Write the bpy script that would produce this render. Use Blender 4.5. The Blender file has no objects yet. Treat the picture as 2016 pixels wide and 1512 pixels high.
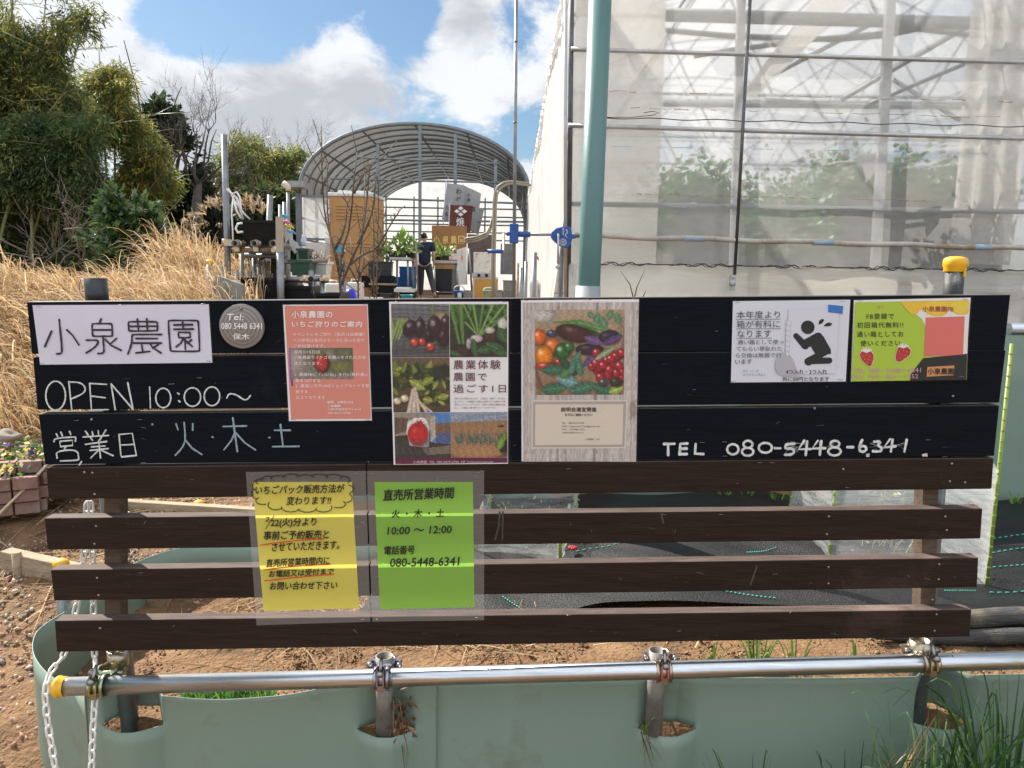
import bpy, bmesh, math, random
import numpy as np
from mathutils import Vector, Matrix
from mathutils.geometry import tessellate_polygon
SC = bpy.context.scene
COL = SC.collection
random.seed(7)
RNG = np.random.default_rng(11)
rad = math.radians
# ------------------------------------------------------------------ camera
FPX, PITCH, ROLL = 1512.0, rad(7.7), rad(1.0)
CAM = np.array([0, 0, 1.55])
_F = np.array([0, math.cos(PITCH), -math.sin(PITCH)])
_U0 = np.array([0, math.sin(PITCH), math.cos(PITCH)])
_R0 = np.array([1.0, 0, 0])
_R = math.cos(ROLL)*_R0 + math.sin(ROLL)*_U0
_U = -math.sin(ROLL)*_R0 + math.cos(ROLL)*_U0
cd = bpy.data.cameras.new('camera'); cam = bpy.data.objects.new('camera', cd); COL.objects.link(cam)
cd.sensor_width = 36; cd.lens = 36*FPX/2016; cd.clip_start = 0.05; cd.clip_end = 3000
m4 = Matrix.Identity(4)
for i in range(3):
    m4[i][0], m4[i][1], m4[i][2], m4[i][3] = _R[i], _U[i], -_F[i], CAM[i]
cam.matrix_world = m4
SC.camera = cam
# ------------------------------------------------------------------ light
SUN_AZ, SUN_EL = rad(-47), rad(42)
sdir = Vector((math.sin(SUN_AZ)*math.cos(SUN_EL), math.cos(SUN_AZ)*math.cos(SUN_EL), math.sin(SUN_EL)))
sl = bpy.data.lights.new('sun', 'SUN'); sl.energy = 4.2; sl.angle = rad(0.6); sl.color = (1, .93, .83)
so = bpy.data.objects.new('sun', sl); COL.objects.link(so)
so.rotation_euler = (-sdir).to_track_quat('-Z', 'Y').to_euler(); so.location = (0, 0, 30)
SC.view_settings.view_transform = 'Standard'; SC.view_settings.look = 'None'
SC.view_settings.exposure = 1.3; SC.view_settings.gamma = 1.0
try:
    SC.cycles.max_bounces = 10; SC.cycles.transparent_max_bounces = 24
    SC.cycles.diffuse_bounces = 4; SC.cycles.sample_clamp_indirect = 6
except Exception: pass

# pixel of the photograph (2016 x 1512) -> measured point in the place
def ray(x, y): return _F + (x-1008)/FPX*_R - (y-756)/FPX*_U
def P(x, y, Y):
    d = ray(x, y); return CAM + d*(Y/d[1])
def G(x, y, z):
    d = ray(x, y); return CAM + d*((z-1.55)/d[2])

# ------------------------------------------------------------------ sky
W = bpy.data.worlds.new('World'); SC.world = W; W.use_nodes = True
nt = W.node_tree; nt.nodes.clear()
def N(t, **k):
    n = nt.nodes.new(t)
    for a, b in k.items(): setattr(n, a, b)
    return n
def LK(a, b): nt.links.new(a, b)
def MATH(op, a, b=None, c=None, clamp=False):
    n = N('ShaderNodeMath', operation=op, use_clamp=clamp)
    for i, v in enumerate((a, b, c)):
        if v is None: continue
        if isinstance(v, (int, float)): n.inputs[i].default_value = v
        else: LK(v, n.inputs[i])
    return n.outputs[0]
out = N('ShaderNodeOutputWorld'); bg = N('ShaderNodeBackground'); bg.inputs[1].default_value = 0.1
sky = N('ShaderNodeTexSky'); sky.sky_type = 'NISHITA'; sky.sun_disc = False
sky.sun_elevation = SUN_EL; sky.sun_rotation = SUN_AZ; sky.air_density = 1.3; sky.dust_density = 0.8; sky.ozone_density = 1.6
tc = N('ShaderNodeTexCoord')
def unit(x, y):
    d = ray(x, y); return d/np.linalg.norm(d)
def lumps(lst):
    acc = None
    for (x, y, rpx, w) in lst:
        dv = N('ShaderNodeVectorMath', operation='DISTANCE'); LK(tc.outputs['Generated'], dv.inputs[0]); dv.inputs[1].default_value = tuple(unit(x, y))
        mr = N('ShaderNodeMapRange', interpolation_type='SMOOTHSTEP'); LK(dv.outputs['Value'], mr.inputs[0])
        mr.inputs[1].default_value = 0; mr.inputs[2].default_value = rpx/FPX; mr.inputs[3].default_value = w; mr.inputs[4].default_value = 0
        acc = mr.outputs[0] if acc is None else MATH('ADD', acc, mr.outputs[0])
    return acc
def fbm(scale, detail, rough, off, dist=0.0, zs=1.5):
    mp = N('ShaderNodeMapping'); LK(tc.outputs['Generated'], mp.inputs[0]); mp.inputs['Location'].default_value = off; mp.inputs['Scale'].default_value = (1, 1, zs)
    n = N('ShaderNodeTexNoise'); n.inputs['Scale'].default_value = scale; n.inputs['Detail'].default_value = detail; n.inputs['Roughness'].default_value = rough; n.inputs['Distortion'].default_value = dist
    LK(mp.outputs[0], n.inputs['Vector']); return n.outputs[0]
sx = N('ShaderNodeSeparateXYZ'); LK(tc.outputs['Generated'], sx.inputs[0])
base = lumps([(130, 60, 260, .30), (330, 130, 200, .26), (470, 200, 210, .28), (690, 120, 120, .30), (620, 180, 200, .34), (800, 170, 130, .22), (960, 200, 130, .40), (930, 10, 130, .36), (860, 130, 90, .2), (330, 330, 220, .22), (560, 300, 160, .22), (1060, 170, 80, .2), (60, -150, 300, .2), (1500, 200, 500, .30), (1080, 40, 90, .26), (610, 310, 90, .34),
              (420, 10, 190, -.50), (570, 30, 150, -.42), (330, 10, 120, -.25), (790, 75, 110, -.36), (820, 20, 60, -.2), (1030, 255, 90, -.34), (1030, 60, 50, -.2), (700, 268, 90, -.22), (900, 285, 150, -.34), (600, 265, 50, -.12)])
base = MATH('ADD', base, lumps([(-600, 300, 900, .12), (1008, -2600, 2600, .22)]))
rear = N('ShaderNodeMapRange', interpolation_type='SMOOTHSTEP'); LK(sx.outputs['Y'], rear.inputs[0]); rear.inputs[1].default_value = .45; rear.inputs[2].default_value = -.35  # unseen sky behind the camera: extra, brighter cloud added to fill the shade
base = MATH('ADD', base, MATH('MULTIPLY', rear.outputs[0], .22))
den = MATH('ADD', MATH('MULTIPLY_ADD', fbm(8.5, 11, .62, (1.3, .2, .5), .3), 1.7, -.35), base)
mask = N('ShaderNodeMapRange', interpolation_type='SMOOTHSTEP'); LK(den, mask.inputs[0]); mask.inputs[1].default_value = .56; mask.inputs[2].default_value = .86
grey = lumps([(330, 260, 200, .40), (560, 240, 190, .5), (760, 215, 130, .45), (940, 50, 130, .35), (480, 320, 180, .4), (700, 130, 90, .2)])
gm = N('ShaderNodeMapRange', interpolation_type='SMOOTHSTEP'); LK(MATH('ADD', MATH('MULTIPLY_ADD', fbm(9, 9, .6, (4.1, 2.2, .7), .4), 2.0, -.5), grey), gm.inputs[0]); gm.inputs[1].default_value = .45; gm.inputs[2].default_value = 1.15
cc = N('ShaderNodeMix', data_type='RGBA'); LK(gm.outputs[0], cc.inputs['Factor'])
cc.inputs['A'].default_value = (3.92, 4.02, 4.18, 1); cc.inputs['B'].default_value = (2.45, 2.55, 2.75, 1)
bright = N('ShaderNodeVectorMath', operation='SCALE'); LK(cc.outputs['Result'], bright.inputs[0]); LK(MATH('MULTIPLY_ADD', rear.outputs[0], 1.0, 1.0), bright.inputs['Scale'])
mx = N('ShaderNodeMix', data_type='RGBA'); LK(mask.outputs[0], mx.inputs['Factor']); tint = N('ShaderNodeMix', data_type='RGBA', blend_type='MULTIPLY'); tint.inputs['Factor'].default_value = 1; LK(sky.outputs[0], tint.inputs['A']); tint.inputs['B'].default_value = (.30, .365, .43, 1); LK(tint.outputs['Result'], mx.inputs['A']); LK(bright.outputs[0], mx.inputs['B'])
LK(mx.outputs['Result'], bg.inputs[0]); LK(bg.outputs[0], out.inputs[0])

# ------------------------------------------------------------------ materials
def mat(name, col, rough=.6, metal=0.0, var=.25, vs=6.0, bump=0.0, bs=40.0, stretch=(1, 1, 1), col2=None, attr=False, spec=.5, alpha=1.0, transl=0.0, dirt=None, dirt_s=2.0, dirt_t=.6, coat=0.0):
    m = bpy.data.materials.new(name); m.use_nodes = True
    t = m.node_tree; L = t.links.new; b = t.nodes['Principled BSDF']
    b.inputs['Roughness'].default_value = rough; b.inputs['Metallic'].default_value = metal; b.inputs['Specular IOR Level'].default_value = spec
    if coat: b.inputs['Coat Weight'].default_value = coat
    co = t.nodes.new('ShaderNodeTexCoord'); mp = t.nodes.new('ShaderNodeMapping'); mp.inputs['Scale'].default_value = stretch; L(co.outputs['Object'], mp.inputs[0])
    n1 = t.nodes.new('ShaderNodeTexNoise'); n1.inputs['Scale'].default_value = vs; n1.inputs['Detail'].default_value = 6; n1.inputs['Roughness'].default_value = .65; L(mp.outputs[0], n1.inputs['Vector'])
    mix = t.nodes.new('ShaderNodeMix'); mix.data_type = 'RGBA'
    rp = t.nodes.new('ShaderNodeMapRange'); L(n1.outputs[0], rp.inputs[0]); rp.inputs[1].default_value = .3; rp.inputs[2].default_value = .7
    L(rp.outputs[0], mix.inputs['Factor'])
    if attr:
        a = t.nodes.new('ShaderNodeAttribute'); a.attribute_name = 'Col'
        hs = t.nodes.new('ShaderNodeHueSaturation'); hs.inputs['Value'].default_value = 1-var; L(a.outputs['Color'], hs.inputs['Color'])
        L(hs.outputs[0], mix.inputs['A']); L(a.outputs['Color'], mix.inputs['B'])
    else:
        c2 = col2 or tuple(min(1, c*(1+var)) for c in col)
        mix.inputs['A'].default_value = (*[c*(1-var) if col2 is None else c for c in col], 1); mix.inputs['B'].default_value = (*c2, 1)
    res = mix.outputs['Result']
    if dirt:
        n2 = t.nodes.new('ShaderNodeTexNoise'); n2.inputs['Scale'].default_value = dirt_s; n2.inputs['Detail'].default_value = 8; n2.inputs['Roughness'].default_value = .7; L(co.outputs['Object'], n2.inputs['Vector'])
        r2 = t.nodes.new('ShaderNodeMapRange'); L(n2.outputs[0], r2.inputs[0]); r2.inputs[1].default_value = dirt_t; r2.inputs[2].default_value = dirt_t+.16
        mm = t.nodes.new('ShaderNodeMix'); mm.data_type = 'RGBA'; L(r2.outputs[0], mm.inputs['Factor']); L(res, mm.inputs['A']); mm.inputs['B'].default_value = (*dirt, 1)
        res = mm.outputs['Result']
    L(res, b.inputs['Base Color'])
    if bump:
        n3 = t.nodes.new('ShaderNodeTexNoise'); n3.inputs['Scale'].default_value = bs; n3.inputs['Detail'].default_value = 5; L(mp.outputs[0], n3.inputs['Vector'])
        bp = t.nodes.new('ShaderNodeBump'); bp.inputs['Strength'].default_value = bump; bp.inputs['Distance'].default_value = .02; L(n3.outputs[0], bp.inputs['Height']); L(bp.outputs[0], b.inputs['Normal'])
    sh = b.outputs[0]; o = t.nodes['Material Output']
    if transl:
        tr = t.nodes.new('ShaderNodeBsdfTranslucent'); L(res, tr.inputs[0]); ms = t.nodes.new('ShaderNodeMixShader'); ms.inputs[0].default_value = transl
        L(sh, ms.inputs[1]); L(tr.outputs[0], ms.inputs[2]); sh = ms.outputs[0]
    if alpha < 1:
        tp = t.nodes.new('ShaderNodeBsdfTransparent'); ms = t.nodes.new('ShaderNodeMixShader'); ms.inputs[0].default_value = alpha
        L(tp.outputs[0], ms.inputs[1]); L(sh, ms.inputs[2]); sh = ms.outputs[0]
    L(sh, o.inputs[0]); return m

# ------------------------------------------------------------------ mesh builder
V3 = lambda p: np.array(p, float)
def wl(o):
    p = V3(o.location)
    while o.parent: o = o.parent; p = p+V3(o.location)
    return p
class B:
    def __init__(s): s.v = []; s.f = []; s.c = []; s.n = 0; s.sm = []
    def add(s, vs, fs, c=None, sm=False):
        b = s.n; s.v.extend([tuple(map(float, p)) for p in vs]); s.n += len(vs)
        for f in fs: s.f.append([b+i for i in f]); s.c.append(c); s.sm.append(sm)
    def box(s, lo, hi, c=None, rot=0, piv=None):
        x0, y0, z0 = lo; x1, y1, z1 = hi
        vs = [V3(p) for p in ((x0,y0,z0),(x1,y0,z0),(x1,y1,z0),(x0,y1,z0),(x0,y0,z1),(x1,y0,z1),(x1,y1,z1),(x0,y1,z1))]
        if rot:
            q = V3(piv) if piv is not None else (V3(lo)+V3(hi))/2; ca, sa = math.cos(rot), math.sin(rot)
            vs = [V3((q[0]+(p[0]-q[0])*ca-(p[1]-q[1])*sa, q[1]+(p[0]-q[0])*sa+(p[1]-q[1])*ca, p[2])) for p in vs]
        s.hexa(vs, c)
    def hexa(s, vs, c=None): s.add(vs, [(0,3,2,1),(4,5,6,7),(0,1,5,4),(1,2,6,5),(2,3,7,6),(3,0,4,7)], c)
    def beam(s, a, b, w, h, up=(0,0,1), c=None):
        a, b = V3(a), V3(b); d = b-a; d /= np.linalg.norm(d); u = V3(up); u = u-d*(u@d); u /= np.linalg.norm(u); r = np.cross(d, u)
        q = [a-r*w/2-u*h/2, a+r*w/2-u*h/2, a+r*w/2+u*h/2, a-r*w/2+u*h/2]; s.hexa(q+[p+(b-a) for p in q], c)
    def tube(s, pts, r, n=8, c=None, cap=True, closed=False, sm=True):
        pts = [V3(p) for p in pts]; k = len(pts); rs = r if hasattr(r, '__len__') else [r]*k
        vs = []; up = None
        for i in range(k):
            if closed: d = pts[(i+1) % k]-pts[i-1]
            else: d = pts[min(i+1, k-1)]-pts[max(i-1, 0)]
            d = d/(np.linalg.norm(d)+1e-12)
            if up is None: up = V3((0,0,1)) if abs(d[2]) < .9 else V3((1,0,0))
            u = up-d*(up@d); u /= np.linalg.norm(u)+1e-12; w = np.cross(d, u); up = u
            vs += [pts[i]+rs[i]*(math.cos(2*math.pi*j/n)*u+math.sin(2*math.pi*j/n)*w) for j in range(n)]
        fs = []
        for i in range(k if closed else k-1):
            a, b = i*n, ((i+1) % k)*n
            fs += [(a+j, a+(j+1) % n, b+(j+1) % n, b+j) for j in range(n)]
        s.add(vs, fs, c, sm)
        if cap and not closed:
            o = s.n-len(vs); s.f += [[o+j for j in range(n)][::-1], [o+(k-1)*n+j for j in range(n)]]; s.c += [c, c]; s.sm += [False, False]
    def pipe(s, a, b, ro, ri, n=16, c=None):   # hollow, open ends
        a, b = V3(a), V3(b); d = (b-a)/np.linalg.norm(b-a); u = V3((0,0,1)) if abs(d[2]) < .9 else V3((1,0,0)); u = u-d*(u@d); u /= np.linalg.norm(u); w = np.cross(d, u)
        R = lambda p, r: [p+r*(math.cos(2*math.pi*j/n)*u+math.sin(2*math.pi*j/n)*w) for j in range(n)]
        vs = R(a, ro)+R(b, ro)+R(b, ri)+R(a, ri)
        for k in range(4):
            pass
        s.add(vs, [(k*n+j, k*n+(j+1) % n, ((k+1) % 4)*n+(j+1) % n, ((k+1) % 4)*n+j) for k in range(4) for j in range(n)], c, True)
    def lathe(s, o, prof, n=20, c=None, ax=None, sm=True):
        o = V3(o); ax = V3(ax if ax is not None else (0,0,1)); ax /= np.linalg.norm(ax); u = V3((1,0,0)) if abs(ax[0]) < .9 else V3((0,1,0)); u = u-ax*(u@ax); u /= np.linalg.norm(u); w = np.cross(ax, u)
        vs = [o+ax*z+max(r, 1e-5)*(math.cos(2*math.pi*j/n)*u+math.sin(2*math.pi*j/n)*w) for r, z in prof for j in range(n)]
        s.add(vs, [(i*n+j, i*n+(j+1) % n, (i+1)*n+(j+1) % n, (i+1)*n+j) for i in range(len(prof)-1) for j in range(n)], c, sm)
    def poly(s, pts, c=None):
        tris = tessellate_polygon([[Vector(p) for p in pts]]); s.add(pts, [tuple(t) for t in tris], c)
    def taper(s, lo, hi, c0, zb, zt, c=None):   # frustum: lo=(hx,hy) bottom half sizes, hi top
        x, y = c0
        q = lambda h, z: [V3((x-h[0], y-h[1], z)), V3((x+h[0], y-h[1], z)), V3((x+h[0], y+h[1], z)), V3((x-h[0], y+h[1], z))]
        s.hexa(q(lo, zb)+q(hi, zt), c)
    def tub(s, c0, zb, zt, lo, hi, lip=.012, c=None, rot=0):   # open tapering planter
        x, y = c0; ca, sa = math.cos(rot), math.sin(rot)
        q = lambda h, z: [V3((x+a*h[0]*ca-b*h[1]*sa, y+a*h[0]*sa+b*h[1]*ca, z)) for a, b in ((-1,-1),(1,-1),(1,1),(-1,1))]
        g = lambda h, d: (h[0]+d, h[1]+d)
        rings = [q(lo, zb), q(hi, zt-.02), q(g(hi, lip), zt-.02), q(g(hi, lip), zt), q(g(hi, -.008), zt), q(g(lo, -.008), zb+.01)]
        vs = sum(rings, []); fs = [(k*4+j, k*4+(j+1) % 4, (k+1)*4+(j+1) % 4, (k+1)*4+j) for k in range(5) for j in range(4)]+[(3,2,1,0), (20,21,22,23)]
        s.add(vs, fs, c)
    def build(s, name, m, parent=None, smooth=False, origin=None, bevel=0):
        v = np.array(s.v, float).reshape(-1, 3)
        if parent is not None: o0 = wl(parent)
        elif origin is not None: o0 = V3(origin)
        else: o0 = V3(((v[:,0].min()+v[:,0].max())/2, (v[:,1].min()+v[:,1].max())/2, v[:,2].min()))
        me = bpy.data.meshes.new(name); me.from_pydata((v-o0).tolist(), [], s.f)
        if any(c is not None for c in s.c):
            at = me.color_attributes.new('Col', 'FLOAT_COLOR', 'CORNER')
            arr = []
            for f, c in zip(s.f, s.c):
                c = c if c is not None else (.5,.5,.5)
                arr += list((c[0], c[1], c[2], 1.0))*len(f)
            at.data.foreach_set('color', arr)
        if smooth: me.polygons.foreach_set('use_smooth', [True]*len(s.f))
        else: me.polygons.foreach_set('use_smooth', s.sm)
        me.materials.append(m); me.update()
        ob = bpy.data.objects.new(name, me); COL.objects.link(ob)
        if parent is not None: ob.parent = parent
        else: ob.location = tuple(o0)
        if bevel:
            md = ob.modifiers.new('bevel', 'BEVEL'); md.width = bevel; md.segments = 2; md.limit_method = 'ANGLE'; md.angle_limit = rad(40)
        return ob
def mesh_np(name, v, f, m, vc=None, parent=None, origin=None, smooth=False):   # big meshes; f (n,k) int array
    o0 = wl(parent) if parent is not None else (V3(origin) if origin is not None else V3((v[:,0].mean(), v[:,1].mean(), v[:,2].min())))
    me = bpy.data.meshes.new(name); k = f.shape[1]
    me.vertices.add(len(v)); me.vertices.foreach_set('co', (v-o0).astype(np.float32).ravel())
    me.loops.add(f.size); me.loops.foreach_set('vertex_index', f.astype(np.int32).ravel())
    me.polygons.add(len(f)); me.polygons.foreach_set('loop_start', np.arange(0, f.size, k, dtype=np.int32)); me.polygons.foreach_set('loop_total', np.full(len(f), k, np.int32))
    if smooth: me.polygons.foreach_set('use_smooth', np.ones(len(f), bool))
    if vc is not None:
        at = me.color_attributes.new('Col', 'FLOAT_COLOR', 'POINT'); at.data.foreach_set('color', np.c_[vc, np.ones(len(vc))].astype(np.float32).ravel())
    me.materials.append(m); me.update(calc_edges=True); me.validate()
    ob = bpy.data.objects.new(name, me); COL.objects.link(ob)
    if parent is not None: ob.parent = parent
    else: ob.location = tuple(o0)
    return ob
def tag(o, label, cat, group=None):
    o['label'] = label; o['category'] = cat
    if group: o['group'] = group
    return o
def kind(o, k): o['kind'] = k; return o
def thing(name, label, cat, loc, group=None):
    o = bpy.data.objects.new(name, None); o.empty_display_size = .1; COL.objects.link(o); o.location = tuple(map(float, loc)); return tag(o, label, cat, group)
def copy_thing(o, loc, label=None, rotz=None, scale=None, group=None):
    c = o.copy(); COL.objects.link(c); c.location = tuple(map(float, loc))
    if rotz is not None: c.rotation_euler = (0, 0, rotz)
    if scale is not None: c.scale = scale if hasattr(scale, '__len__') else (scale,)*3
    if label: c['label'] = label
    if group: c['group'] = group
    for ch in list(o.children):
        d = ch.copy(); COL.objects.link(d); d.parent = c
        for g in list(ch.children): e = g.copy(); COL.objects.link(e); e.parent = d
    return c
def nrm(a): return a/(np.linalg.norm(a, axis=-1, keepdims=True)+1e-12)
def blades(roots, tips, sag, w, cols, seg=5):
    """curved grass blades as strips: roots/tips (n,3), sag (n,) droop, w widths"""
    n = len(roots); t = np.linspace(0, 1, seg+1)
    d = tips-roots; pts = roots[:,None,:]+d[:,None,:]*t[None,:,None]
    pts[:,:,2] += (sag[:,None])*(4*t*(1-t))[None,:]
    side = nrm(np.cross(d, RNG.normal(size=(n,3))))
    ww = (w[:,None]*np.clip(1.15-t, .08, 1)[None,:])[:,:,None]*side[:,None,:]/2
    v = np.stack([pts-ww, pts+ww], 2).reshape(-1, 3)
    i = (np.arange(n)*(seg+1)*2)[:,None]+(np.arange(seg)*2)[None,:]; i = i.ravel()
    f = np.stack([i, i+1, i+3, i+2], 1); vc = np.repeat(cols, (seg+1)*2, 0)
    return v, f, vc
def leaves(c, d, nrm_, l, w, cols):
    """diamond leaves at c pointing along d"""
    s = nrm(np.cross(d, nrm_)); d = nrm(d); l = np.asarray(l)[:,None]; w = np.asarray(w)[:,None]
    v = np.stack([c, c+d*l*.45+s*w/2, c+d*l, c+d*l*.45-s*w/2], 1).reshape(-1, 3)
    f = np.arange(len(c)*4).reshape(-1, 4); return v, f, np.repeat(cols, 4, 0)
def scatter(bv, bf, pos, sc, cols, squash=1.0):
    n = len(pos); q = RNG.normal(size=(n,4)); q /= np.linalg.norm(q, axis=1, keepdims=True); w,x,y,z = q.T
    Rm = np.stack([1-2*(y*y+z*z), 2*(x*y-z*w), 2*(x*z+y*w), 2*(x*y+z*w), 1-2*(x*x+z*z), 2*(y*z-x*w), 2*(x*z-y*w), 2*(y*z+x*w), 1-2*(x*x+y*y)], 1).reshape(-1,3,3)
    sv = bv[None]*(1+.35*RNG.normal(size=(n,len(bv),1)).clip(-1,1))
    sv = sv*np.array([1, .8, squash])*sc[:,None,None]
    v = np.einsum('nij,nkj->nki', Rm, sv)+pos[:,None,:]
    f = (bf[None]+(np.arange(n)*len(bv))[:,None,None]).reshape(-1, bf.shape[1])
    return v.reshape(-1,3), f, np.repeat(cols, len(bv), 0)
OCT_V = np.array([(1,0,0),(-1,0,0),(0,1,0),(0,-1,0),(0,0,1),(0,0,-1)], float); OCT_F = np.array([(0,2,4),(2,1,4),(1,3,4),(3,0,4),(2,0,5),(1,2,5),(3,1,5),(0,3,5)])
def cat_np(parts):
    vs, fs, cs = [], [], []; o = 0
    for v, f, c in parts: vs.append(v); fs.append(f+o); cs.append(c); o += len(v)
    return np.concatenate(vs), np.concatenate(fs), np.concatenate(cs)
def colmix(n, cols, jit=.15):
    cols = np.array(cols, float); c = cols[RNG.integers(0, len(cols), n)]; return np.clip(c*(1+jit*RNG.normal(size=(n,1)))+0, .002, 1)
def leafmat(name, transl=.35, rough=.5, spec=.4):
    m = mat(name, (.1,.1,.1), rough=rough, attr=True, var=.1, transl=transl, spec=spec); return m
# ------------------------------------------------------------------ terrain
def sst(a, b, x): t = np.clip((x-a)/(b-a), 0, 1); return t*t*(3-2*t)
def H(x, y):
    x = np.asarray(x, float); y = np.asarray(y, float)
    left = -.03+.14*sst(1.9, 2.6, y)+.24*sst(2.4, 4.2, y)
    bank = .95*sst(4.25, 6.3, y+.25*np.sin(x*1.7)*0+.15*(x+2.5))
    zl = left+bank*sst(-1.2, -2.0, x)+.9*sst(4.5, 6.0, y)*(1-sst(-1.2, -2.0, x))
    zr = np.where(y < 2.045+.02*(x+1), -.1, np.where(y < 4.31, .29+.02*np.sin(x*2)+.02*sst(0, 2, x), 1.12))
    s = sst(-1.30, -1.20, x)
    inbed = (y > 2.045+.02*(x+1)) & (y < 4.31)
    xb = np.interp(y, [2.0,2.25,2.42,2.65,3.0,3.3,3.5,4.3], [-1.12,-1.38,-1.30,-1.12,-.95,-.92,-1.1,-1.2])
    s2 = np.where(inbed, sst(xb, xb+.06, x), np.where(y >= 4.31, sst(-1.45, -1.2, x), sst(-1.56, -1.46, x)))
    z = zl*(1-s2)+zr*s2
    far = sst(8, 11, y); z = z*(1-far)+1.08*far
    return z
def grid(xs, ys, fn):
    X, Y = np.meshgrid(xs, ys); Z = fn(X, Y); v = np.stack([X, Y, Z], -1).reshape(-1, 3); nx = len(xs)
    i = (np.arange(len(ys)-1)[:,None]*nx+np.arange(nx-1)[None,:]).ravel()
    return v, np.stack([i, i+1, i+nx+1, i+nx], 1)
xs = np.unique(np.r_[-1500, -600, -200, -80, np.arange(-40, -6, 2.), np.arange(-6, -3, .25), np.arange(-3, 3.2, .05), np.arange(3.2, 8, .5), np.arange(8, 40, 4.), 80, 200, 600, 1500])
ys = np.unique(np.r_[-600, -200, -60, -20, -8, -3, -1, np.arange(0, 1.9, .3), np.arange(1.9, 2.0, .05), np.arange(2.0, 2.16, .008), np.arange(2.16, 4.3, .05), 4.305, 4.315, np.arange(4.4, 8, .1), np.arange(8, 14, .5), np.arange(14, 45, 3.), 60, 120, 300, 900, 1800])
gv, gf = grid(xs, ys, lambda X, Y: H(X, Y)+.012*np.sin(X*9.1+Y*3)*np.sin(Y*7.3)+.006*np.sin(X*31)*np.sin(Y*27))
M_soil = mat('soil', (.145,.073,.032), rough=.95, var=.45, vs=7, bump=.9, bs=55, dirt=(.085,.045,.022), dirt_s=3.0, dirt_t=.5, col2=(.25,.146,.069))
kind(mesh_np('ground', gv, gf, M_soil, origin=(0,0,0), smooth=True), 'structure')
# gravel and soil crumbs
M_peb = mat('pebbles', (.3,.3,.3), rough=.9, attr=True, var=.25, vs=60)
def in_rows(n, x0, x1, y0, y1): return RNG.uniform(x0, x1, n), RNG.uniform(y0, y1, n)
gx, gy = in_rows(21000, -3.6, -1.1, 1.9, 4.6)
keep = (gx < -1.52) | ((gy > 2.9) & (gx < -.2-.9*(gy < 3.3)))
dens = np.sin(gx*2.1+1)*np.sin(gy*2.7)+RNG.normal(size=len(gx))*.6; keep &= dens > -.45
gx, gy = gx[keep], gy[keep]; sc = np.exp(np.clip(RNG.normal(-5.0, .55, len(gx)), -7, -4.2))*1.1
v, f, c = scatter(OCT_V, OCT_F, np.c_[gx, gy, H(gx, gy)+sc*.25], sc, colmix(len(gx), [(.36,.27,.19),(.30,.25,.20),(.42,.33,.24),(.33,.17,.11),(.24,.19,.15),(.46,.40,.33),(.40,.22,.15)], .2), .55)
kind(mesh_np('gravel', v, f, M_peb, vc=c), 'stuff')['label'] = 'loose brown and grey gravel on the path left of the signboard'
gx, gy = in_rows(15000, -1.35, 2.6, 2.08, 2.95); sc = np.exp(RNG.normal(-5.65, .5, len(gx)))
v, f, c = scatter(OCT_V, OCT_F, np.c_[gx, gy, H(gx, gy)+sc*.2], sc, colmix(len(gx), [(.22,.125,.06),(.28,.17,.085),(.18,.10,.048),(.36,.26,.16),(.14,.075,.035)], .2), .7)
kind(mesh_np('soil_crumbs', v, f, M_peb, vc=c), 'stuff')['label'] = 'crumbly orange brown soil of the bed behind the rail'
# straw litter
M_straw = leafmat('straw', .25, .7, .2)
def straw(n, x0, x1, y0, y1, L0, L1, name, label, cols, w=.004):
    x, y = in_rows(n, x0, x1, y0, y1); a = RNG.uniform(0, 2*math.pi, n); l = RNG.uniform(L0, L1, n)
    r = np.c_[x, y, H(x, y)+.008]; x2, y2 = x+l*np.cos(a), y+l*np.sin(a); t = np.c_[x2, y2, H(x2, y2)+.008+RNG.uniform(0, .025, n)]
    t[:,2] = np.where(np.abs(t[:,2]-r[:,2]) > .12, r[:,2]+.02, t[:,2])
    v, f, c = blades(r, t, RNG.uniform(0, .012, n), RNG.uniform(.6, 1.6, n)*w, colmix(n, cols, .2), 3)
    o = kind(mesh_np(name, v, f, M_straw, vc=c), 'stuff'); o['label'] = label
straw(1500, -1.15, .1, 2.5, 3.3, .05, .25, 'straw_litter', 'dry straw and leaf litter on the bed behind the left slats', [(.42,.30,.17),(.50,.38,.22),(.30,.20,.11)])
straw(450, -3.4, -1.5, 3.0, 4.3, .1, .5, 'straw_litter', 'dry stalks lying on the path by the brick planters', [(.42,.30,.17),(.52,.42,.27),(.30,.20,.11)], .006)
straw(90, -1.0, 2.2, 2.15, 2.7, .05, .3, 'straw_litter', 'scattered dry stems on the bare soil behind the rail', [(.42,.30,.17),(.50,.38,.22)], .004)
# ------------------------------------------------------------------ signboard
_d1 = (80744-1008)/FPX*_R-(106-756)/FPX*_U+_F; _d1 /= np.linalg.norm(_d1)
_d2 = (883-1008)/FPX*_R-(10170-756)/FPX*_U+_F; _d2 -= _d1*(_d1@_d2); _d2 /= np.linalg.norm(_d2)
SN = np.cross(_d1, _d2); SN /= np.linalg.norm(SN); SN = SN if SN@_F < 0 else -SN
SO = CAM+ray(1008, 590)*1.92
def S(x, y, off=0.0):
    d = ray(x, y); return CAM+d*(((SO+SN*off-CAM)@SN)/(d@SN))
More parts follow.
